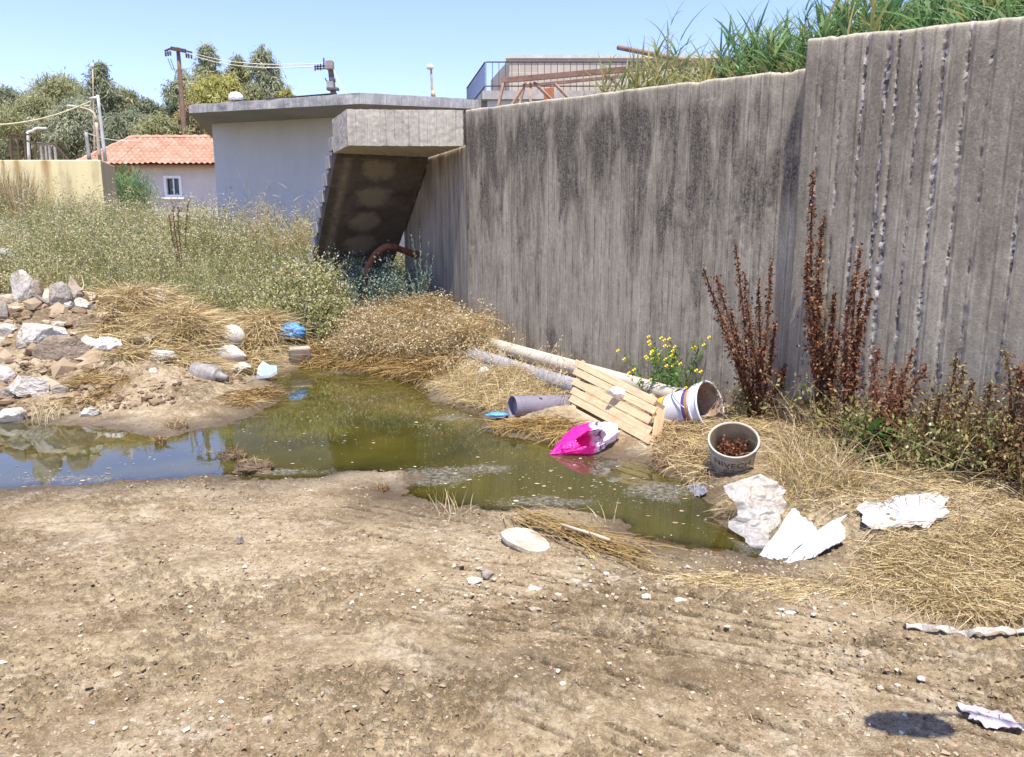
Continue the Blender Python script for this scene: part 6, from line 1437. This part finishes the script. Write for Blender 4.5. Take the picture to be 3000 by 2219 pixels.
L_ = np.linalg.norm(B_ - A_); prof = 1 - .75 * np.clip((-V[:, 0] - .1), 0, 1) ** 1.2
Y_ = norm(np.cross((0, 0, 1), d)); Z_ = np.cross(d, Y_)
W_ = ctr + d * (V[:, :1] * L_ / 2) + Y_ * (V[:, 1] * .15 * prof)[:, None] + Z_ * (V[:, 2] * .085 * prof)[:, None]
W_[:, 2] = np.maximum(W_[:, 2], T(W_[:, 0], W_[:, 1]) + .004 * (1 + n2_)); W_[:, 2] = np.maximum(W_[:, 2], -.005)
a = Acc(); a.add(W_, F); o = a.build('shopping_bag', PINK, smooth=True); tag(o, 'bright pink and white plastic shopping bag lying half in the water', 'bag')

# buckets
def bucket(root, base, axis, H, r0, r1, mats, bands, wall=.006, dents=.0, n=56):
    ax = norm(axis); s = norm(np.cross(ax, (0, 0, 1))); u = np.cross(s, ax); base = np.asarray(base)
    prof = [(0, .001), (0, r0 * .98), (.012, r0)]; mi = []
    for (h, m_) in bands: prof.append((h, r0 + (r1 - r0) * h / H)); 
    prof += [(H - .002, r1 - .002), (H, r1 - wall * .5), (H - .004, r1 - wall), (.012, r0 - wall), (.012, .001)]
    matp = [0, 0, bands[0][1]] + [m_ for h, m_ in bands] + [0, 0, 0, len(mats) - 1, len(mats) - 1]
    a = Acc(); an = np.arange(n) * 2 * PI / n; rows = []
    for (h, rr) in prof: rows.append(base + ax * h + rr * (np.cos(an)[:, None] * s + np.sin(an)[:, None] * u))
    V = np.concatenate(rows); k = len(prof)
    if dents: V = V + dents * np.stack([fbm3(V * 6 + o, 2, 7) for o in (0, 4, 9)], -1)
    a.add(V, [np.zeros((0, 4), int)])
    for i in range(k - 1):
        f = grid_faces(2, n, True) + i * n
        a.F.append(f); a.M.append(np.full(len(f), matp[i + 1] if i + 1 < len(matp) else 0, np.int32))
    a.build('body', mats, root, smooth=False); return s, u, ax
BW = plain('white_bucket', (.62, .61, .62), .35, .05, 8, .05, .45, (.5, .45, .4), .35)
ORG = plain('orange_band', (.78, .40, .02), .4, .08, 8); VIO = plain('violet_band', (.09, .06, .20), .4, .1); BRN = plain('brown_band', (.42, .20, .06), .4, .1)
INS = plain('bucket_inside', (.36, .24, .16), .7, .25, 9, .2, .3, (.55, .46, .36), .8)
base = P(1449, 906, D=5.50); ax = np.array([.285, -.27, .135]); H = .40
bk1 = empty('paint_bucket', (base[0] + .1, base[1], .08), 'white paint bucket with orange base band tipped on its side, mouth to the right', 'bucket')
sv, uv_, axn = bucket(bk1, base, ax, H, .138, .178, [BW, ORG, VIO, BRN, INS], [(.075, 1), (.085, 2), (.255, 0), (.283, 2), (.308, 3), (.39, 0)])
a = Acc(); an = np.linspace(0, 2 * PI, 57)
for h0, rr, w_ in ((.325, .173, .010), (H - .006, .182, .012)):
    tube(a, [base + axn * h0 + rr * (math.cos(q) * sv + math.sin(q) * uv_) for q in an], w_ * .55, 8, False)
a.build('rim', BW, bk1, smooth=True)
a = Acc(); hp_ = []
for q in np.linspace(.15, PI - .15, 24): hp_.append(base + axn * (.33 - .18 * math.sin(q)) + .183 * (math.cos(q) * sv) + uv_ * (.183 * math.sin(q)) * .98)
tube(a, hp_, .004, 6); a.build('handle', plain('steel_wire', (.4, .4, .4), .4, .1, metal=.6), bk1, smooth=True)
CRB = plain('cream_bucket', (.42, .38, .30), .6, .12, 8, .1, .3, (.24, .185, .12), .6)
INS2 = plain('cream_bucket_inside', (.34, .27, .15), .7, .25, 9, .2, .3, (.22, .11, .06), .6)
mth = P(1600, 955, D=4.26) + (0, 0, -.01); ax2 = norm(np.array([-.15, -.50, .85])); H2 = .33; base2 = mth - ax2 * H2
bk2 = empty('paint_bucket', (base2[0], base2[1], .03), 'dirty cream bucket with black lettering, standing tilted with dead plants inside', 'bucket')
sv2, uv2, ax2n = bucket(bk2, base2, ax2, H2, .112, .142, [CRB, INS2], [(.22, 0), (.27, 0)])
a = Acc()
for h0, rr, w_ in ((.287, .1415, .006), (H2 - .004, .144, .010)): tube(a, [base2 + ax2n * h0 + rr * (math.cos(q) * sv2 + math.sin(q) * uv2) for q in an], w_ * .55, 8, False)
a.build('rim', CRB, bk2, smooth=True)
# lettering wrapped round the bucket
cu = bpy.data.curves.new('lettering', 'FONT'); cu.body = 'NIVECH'; cu.size = .062; cu.extrude = 0; cu.space_character = 1.02; cu.align_x = 'CENTER'
to = bpy.data.objects.new('lettering_src', cu); COL.objects.link(to); bpy.context.view_layer.update()
me = bpy.data.meshes.new_from_object(to.evaluated_get(bpy.context.evaluated_depsgraph_get()))
bm = bmesh.new(); bm.from_mesh(me); bmesh.ops.triangulate(bm, faces=bm.faces); bmesh.ops.subdivide_edges(bm, edges=[e for e in bm.edges if e.calc_length() > .012], cuts=2); bmesh.ops.triangulate(bm, faces=bm.faces)
TV = np.array([q.co[:] for q in bm.verts]); TF = np.array([[q.index for q in f.verts] for f in bm.faces]); bm.free()
COL.objects.unlink(to); bpy.data.objects.remove(to); bpy.data.curves.remove(cu)
h0 = .222; toc = norm(np.array([-base2[0], -base2[1], 0])); th0 = math.atan2(np.dot(toc, uv2), np.dot(toc, sv2)) 
hh_ = h0 + TV[:, 1]; rr_ = .112 + .030 * hh_ / H2 + .0016
sgn = 1 if np.dot(np.cross(sv2, uv2), ax2n) > 0 else -1
th = th0 + sgn * TV[:, 0] / .128
LV = base2 + ax2n * hh_[:, None] + rr_[:, None] * (np.cos(th)[:, None] * sv2 + np.sin(th)[:, None] * uv2)
a = Acc(); a.add(LV, TF); a.build('lettering', plain('black_print', (.03, .03, .03), .6, .3, 30), bk2)
# dead plant matter lying inside the cream bucket (a thing of its own)
a = Acc(); n_ = 900; p = mth - ax2n * rng.uniform(.06, .16, n_)[:, None] + (sv2 * np.clip(rng.normal(0, .05, n_), -.075, .075)[:, None] + uv2 * np.clip(rng.normal(0, .045, n_), -.075, .075)[:, None])
lq(a, p, norm(rng.normal(size=(n_, 3))), .022, .014, rng.uniform(0, .8, n_)); tag(a.build('dead_plant_matter', DOCK), 'reddish dead plant bits lying inside the cream bucket', 'dead plants', kind='stuff')

# clear plastic bag, white cardboard, white sheets
t, c, s_ = soft('clear_film', (.80, .77, .71), .2, .5, spec=.6); CLEAR = t.end(t.mixsh(t.mr(t.noise(t.co(), 30, 4, .6, 1.), .35, .65, .08, .5), s_, t.n('BsdfTransparent', {'Color': (.95, .93, .9)}).outputs[0]))
def crumpled_sheet(name, outline, Dfn, mat, label, cat, amp=.03, freq=16, nu=46, seed=1, cover=0):
    """a crushed sheet: four outline rails lofted, then folded by sharp noise"""
    (l, r_) = outline; k = len(l)
    tv = np.linspace(0, 1, nu); a = Acc()
    Lp = np.array([P(x, y, D=Dfn(x, y)) for x, y in l]); Rp = np.array([P(x, y, D=Dfn(x, y)) for x, y in r_])
    ip = lambda A: np.stack([np.interp(tv, np.linspace(0, 1, k), A[:, j]) for j in range(3)], -1)
    Lp, Rp = ip(Lp), ip(Rp); V = Lp[:, None] * (1 - tv)[None, :, None] + Rp[:, None] * tv[None, :, None]
    w = V * freq + seed * 11; w = w + .7 * np.stack([fbm3(w * .5 + o, 2, seed) for o in (0, 5, 11)], -1)
    n1_ = np.abs(fbm3(w, 2, seed)) * 2 - .4; n2_ = np.abs(fbm3(w * 2.2, 2, seed + 3)) - .2; n3_ = fbm3(w * .6, 2, seed + 7)
    bulge = np.sin(PI * tv)[None] * np.sin(PI * tv)[:, None] ** .5
    V = V + np.array([.25, -1, .35]) * (amp * (n1_ * .55 + n2_ * .4 + n3_ * .5) + cover * bulge)[..., None] + np.array([1, 0, .3]) * (amp * .35 * fbm3(w * .8 + 40, 2, 9))[..., None]
    g = T(V[..., 0], V[..., 1]) + .004; V[..., 2] = np.maximum(V[..., 2], g)
    a.add(V, grid_faces(nu, nu)); o = a.build(name, mat, smooth=False); return tag(o, label, cat)
def Dbag(x, y): return np.interp(y, [1030, 1110, 1200], [3.72, 3.55, 3.28])
crumpled_sheet('plastic_bag', ([(1573, 1060), (1580, 1085), (1602, 1112), (1600, 1150), (1616, 1182), (1628, 1192)], [(1655, 1034), (1716, 1070), (1705, 1105), (1688, 1150), (1672, 1180), (1655, 1198)]), Dbag, CLEAR, 'crumpled clear whitish plastic bag standing beside the white cardboard', 'bag', .075, 8.5, 90, 2, .04)
CARD = plain('white_card', (.43, .425, .43), .8, .05, 5, .15, .1, (.5, .47, .43), .3)
cdp = {'a': P(1657, 1210, D=3.20), 'b': P(1730, 1109, D=3.38), 'c': P(1783, 1154, D=3.22), 'd': P(1695, 1236, D=3.06), 'e': P(1868, 1125, D=3.30), 'e2': P(1818, 1122, D=3.32), 'f': P(1842, 1173, D=3.14), 'g': P(1711, 1250, D=3.00), 'm': P(1842, 1152, D=3.2)}
def card(name, q, parent, seed):
    """stiff creased sheet from 4 corners, with real thickness"""
    n = 40; U, W = np.meshgrid(np.linspace(0, 1, n), np.linspace(0, 1, n)); q = [np.asarray(c) for c in q]
    V = q[0] * ((1 - U) * (1 - W))[..., None] + q[1] * (U * (1 - W))[..., None] + q[2] * (U * W)[..., None] + q[3] * ((1 - U) * W)[..., None]
    nn = norm(np.cross(q[1] - q[0], q[3] - q[0])); nn = nn if nn[2] > 0 else -nn
    h = .010 * fbm2(U * 2.3 + seed, W * 2.3, 2, seed) + .005 * (np.abs(fbm2(U * 5 + seed, W * 3, 2, seed + 1)) - .2) - .007 * np.exp(-((U * .6 + W - .75 + .05 * vn2(U * 4, W * 4, seed)) / .02) ** 2)
    V = V + nn * h[..., None] + (.006 * vn2(U * 12, W * 12, seed + 4) * ((U < .03) | (U > .97) | (W < .03) | (W > .97)))[..., None] * (q[1] - q[0]) / .2
    V2 = V - nn * .004; a = Acc(); a.add(V, grid_faces(n, n)); a.add(V2, grid_faces(n, n)[:, ::-1])
    e = np.concatenate([np.arange(n), np.arange(1, n) * n + n - 1, (n - 1) * n + np.arange(n - 2, -1, -1), np.arange(n - 2, 0, -1) * n])
    a.add(np.concatenate([V.reshape(-1, 3)[e], V2.reshape(-1, 3)[e]]), grid_faces(2, len(e), True))
    return a.build(name, CARD, parent, smooth=False)
cb_ = empty('cardboard_sheet', cdp['g'], 'bright white folded cardboard sheet lying at the tip of the puddle', 'cardboard')
card('left_panel', [cdp['a'], cdp['b'], cdp['c'], cdp['d']], cb_, 3)
card('right_panel', [cdp['d'] + (.002, 0, -.004), cdp['c'] + (.002, 0, -.004), cdp['e2'] * .4 + cdp['e'] * .6 + (0, 0, .01), cdp['f'] * .45 + cdp['g'] * .55], cb_, 8)
card('corner_flap', [cdp['f'] * .45 + cdp['g'] * .55 + (0, 0, -.004), cdp['m'] * .5 + cdp['e2'] * .5 + (0, 0, -.004), cdp['m'], cdp['f']], cb_, 12)
def ground_sheet(name, left, right, zg, mat, label, cat, amp, freq, seed, nu=70, lift=.012):
    tv = np.linspace(0, 1, nu); mk = lambda pl: np.stack([np.interp(tv, np.linspace(0, 1, len(pl)), np.array([P(x, y, z=zg) for x, y in pl])[:, j]) for j in range(3)], -1)
    L, R = mk(left), mk(right); V = L[:, None] * (1 - tv)[None, :, None] + R[:, None] * tv[None, :, None]
    w = V[..., :2] * freq + seed * 7.3; q = fbm2(w[..., 0], w[..., 1], 2, seed)
    h = amp * (1 - 2.6 * np.abs(q)) + amp * .6 * (np.abs(fbm2(w[..., 0] * 2.3, w[..., 1] * 2.3, 2, seed + 2))) + amp * .8 * fbm2(w[..., 0] * .4, w[..., 1] * .4, 2, seed + 4)
    V[..., 2] = T(V[..., 0], V[..., 1]) + lift + np.maximum(h, -lift * .6)
    V[..., 0] += .012 * fbm2(w[..., 0] * 1.7, w[..., 1] * 1.7, 2, seed + 8); V[..., 1] += .012 * fbm2(w[..., 0] * 1.7 + 9, w[..., 1] * 1.7, 2, seed + 9)
    a = Acc(); a.add(V, grid_faces(nu, nu)); a.add(V - (0, 0, .0012), grid_faces(nu, nu)[:, ::-1]); return tag(a.build(name, mat, smooth=False), label, cat)
def Dst(x, y): return np.interp(y, [1095, 1155], [3.45, 3.12])
ground_sheet('paper_sheet', [(1880, 1102), (1866, 1112), (1884, 1122), (1880, 1134), (1904, 1140)], [(2044, 1110), (2070, 1114), (2056, 1124), (2068, 1134), (2024, 1146)], .14, softm('white_paper', (.50, .48, .45), .8, .15), 'long crumpled white paper sheet half buried in straw under the withered shrubs', 'paper', .016, 10, 4, 80, .028)
FAB = softm('cloth_strip', (.46, .41, .33), .9, .1)
a = Acc(); pts = [P(1975, 1349, z=.085), P(2010, 1352, z=.085), P(2045, 1354, z=.10), P(2075, 1358, z=.085), P(2105, 1368, z=.08), P(2122, 1362, z=.10), P(2150, 1353, z=.12), P(2185, 1356, z=.11), P(2210, 1362, z=.09), P(2260, 1358, z=.09), P(2330, 1352, z=.09)]
pts = np.array(pts); kk = np.linspace(0, 1, 60); pp = np.stack([np.interp(kk, np.linspace(0, 1, len(pts)), pts[:, j]) for j in range(3)], -1)
g = T(pp[:, 0], pp[:, 1]); pp[:, 2] = np.minimum(np.maximum(pp[:, 2] - .03, g + .004), g + .03)
rows = []
for j, w in enumerate(np.linspace(-1, 1, 6)): rows.append(pp + np.array([.0, .012, 0]) * w + np.array([0, 0, 1]) * (.010 * (1 - w * w) + .006 * np.sin(kk * 40 + j))[:, None])
V = np.stack(rows, 0); V2 = V - (0, 0, .003); a.add(np.concatenate([V, V2[::-1]]), grid_faces(12, 60)); o = a.build('cloth_strip', FAB); tag(o, 'twisted cream cloth strip lying along the lower edge of the straw at right', 'cloth')
def Dfoil(x, y): return np.interp(y, [1535, 1600], [2.30, 2.14])
ground_sheet('foil_scrap', [(2098, 1538), (2090, 1549), (2112, 1558), (2106, 1566), (2150, 1580)], [(2140, 1535), (2178, 1550), (2186, 1557), (2226, 1572), (2242, 1596)], .06, softm('pinkish_film', (.50, .43, .43), .35, .2), 'crumpled pale pinkish film scrap at the lower right, crossed by a shadow', 'scrap', .008, 26, 6, 70, .006)
q = P(1722, 1336, z=.042); crumple('paper_scrap', q, (.04, .02, .008), WBAG, 31, 'tiny white paper scrap on the pale straw strip right of the cardboard', 'paper', .3, 3, .4)
q = P(1640, 1300, z=.042); crumple('paper_scrap', q, (.03, .02, .008), WBAG, 32, 'tiny white paper scrap on the straw strip below the cardboard', 'paper', .3, 3, .4)
ground_sheet('plastic_sheet', [(1452, 1036), (1446, 1044), (1474, 1054), (1492, 1062)], [(1498, 1040), (1520, 1046), (1536, 1056), (1545, 1068)], .05, softm('grey_film', (.26, .26, .28), .3, .3), 'grey plastic film on the bank below the cream bucket', 'plastic', .018, 18, 8, 50, .008)
# bits floating on the puddle
a = Acc(); pc_ = [P(x, y, z=0) for x, y in ((930, 1040), (1060, 1022), (985, 912), (1180, 1095), (1440, 1070), (1330, 1010), (620, 1030), (150, 1045), (760, 812), (1550, 1170), (1250, 1060), (700, 960))]
fp = np.concatenate([np.c_[rng.normal(c[0], .28, 42), rng.normal(c[1], .16, 42)] for c in pc_]); fp = fp[puddle_sd(fp[:, 0], fp[:, 1]) < -.03]; n_ = len(fp); sz = .003 + .016 * rng.uniform(0, 1, n_) ** 3
an = np.arange(6) * PI / 3; rr = sz[:, None] * rng.uniform(.4, 1.2, (n_, 6)); V = np.stack([fp[:, :1] + rr * np.cos(an), fp[:, 1:] + rr * np.sin(an) * rng.uniform(.4, 1, (n_, 1)), np.full((n_, 6), .0025)], -1)
a.add(V, np.arange(n_ * 6).reshape(-1, 6), 0, np.repeat(rng.uniform(.3, 1, n_), 6)); tag(a.build('floating_scum', CRUMB), 'pale bits of scum floating on the green puddle', 'scum', kind='stuff')
a = Acc(); g = P(2215, 1040, D=5.35)
stone('stone', 2180, 950, 2330, 1130, SG, 'big grey boulder in shade at the right edge behind the withered bush', seed=91, depth=.8, cuts=12, sub=5, ddepth=.5)

# ------------------------------------------------------------------ round mirror on a bent rod, standing just outside the frame (it throws the shadow at lower right)
AZ = math.radians(10); EL = math.radians(72)
S = np.array([math.sin(AZ) * math.cos(EL), -math.cos(AZ) * math.cos(EL), math.sin(EL)])
def lift(px, py, h):
    q = P(px, py, z=.07); return q + S * (h / S[2])
mr_ = empty('round_mirror', (2.75, 1.75, .05), 'oval mirror on a bent steel rod stuck in the ground beside the track', 'mirror')
h = 2.0; cm_ = lift(1990, 1568, h); exx = lift(2092, 1576, h) - cm_; eyy = lift(1985, 1541, h) - cm_
a = Acc(); k = 40; an = np.arange(k) * 2 * PI / k
top = [cm_ + exx * math.cos(q) + eyy * math.sin(q) for q in an]; n_ = norm(np.cross(exx, eyy))
a.add(np.array([q + n_ * .012 for q in top] + [q - n_ * .012 for q in top]), [grid_faces(2, k, True), np.arange(k), np.arange(k)[::-1] + k]); a.build('mirror', MASTM, mr_)
a = Acc(); p1 = lift(2010, 1545, h); p2_ = lift(2090, 1546, h); p3 = lift(2170, 1560, h - .02); p4 = lift(2260, 1585, h - .1); p5 = np.array([2.75, 1.75, 1.2]); p6 = np.array([2.75, 1.75, .0])
tube(a, [p1, p2_, p3, p4, p5, p6], [.006, .007, .012, .016, .02, .02], 8); a.build('rod', MASTM, mr_, smooth=True)

# ------------------------------------------------------------------ sky, sun, camera
w = bpy.data.worlds.new('World'); scene.world = w; w.use_nodes = True; nt = w.node_tree; nt.nodes.clear()
sky = nt.nodes.new('ShaderNodeTexSky'); sky.sky_type = 'NISHITA'; sky.sun_disc = False; sky.sun_elevation = EL; sky.sun_rotation = math.radians(180) - AZ
sky.air_density = 1.0; sky.dust_density = .3; sky.ozone_density = 4.0
bg = nt.nodes.new('ShaderNodeBackground'); bg.inputs[1].default_value = .125
mx = nt.nodes.new('ShaderNodeMix'); mx.data_type = 'RGBA'; mx.blend_type = 'MULTIPLY'; mx.inputs[0].default_value = 1; mx.inputs[7].default_value = (1.05, .905, 1.10, 1); nt.links.new(sky.outputs[0], mx.inputs[6])
wo = nt.nodes.new('ShaderNodeOutputWorld'); nt.links.new(mx.outputs[2], bg.inputs[0]); nt.links.new(bg.outputs[0], wo.inputs[0])
sl = bpy.data.lights.new('sun', 'SUN'); sl.energy = 3.7; sl.angle = math.radians(.5); sl.color = (1, .95, .87)
so = bpy.data.objects.new('sun', sl); COL.objects.link(so); so.rotation_euler = Vector([float(-c) for c in S]).to_track_quat('-Z', 'Y').to_euler(); so.location = (5, -5, 12)
cd = bpy.data.cameras.new('camera'); cd.sensor_width = 36; cd.lens = 36 * F_PX / 2233; cd.clip_end = 9000; cd.clip_start = .05
co_ = bpy.data.objects.new('camera', cd); COL.objects.link(co_); co_.location = (0, 0, CAMZ); co_.rotation_euler = (PI / 2 - PITCH, 0, 0); scene.camera = co_
scene.view_settings.view_transform = 'Standard'; scene.view_settings.look = 'None'; scene.view_settings.gamma = 1
scene.view_settings.exposure = 1.30
scene.cycles.max_bounces = 6; scene.cycles.transparent_max_bounces = 12; scene.cycles.use_adaptive_sampling = True
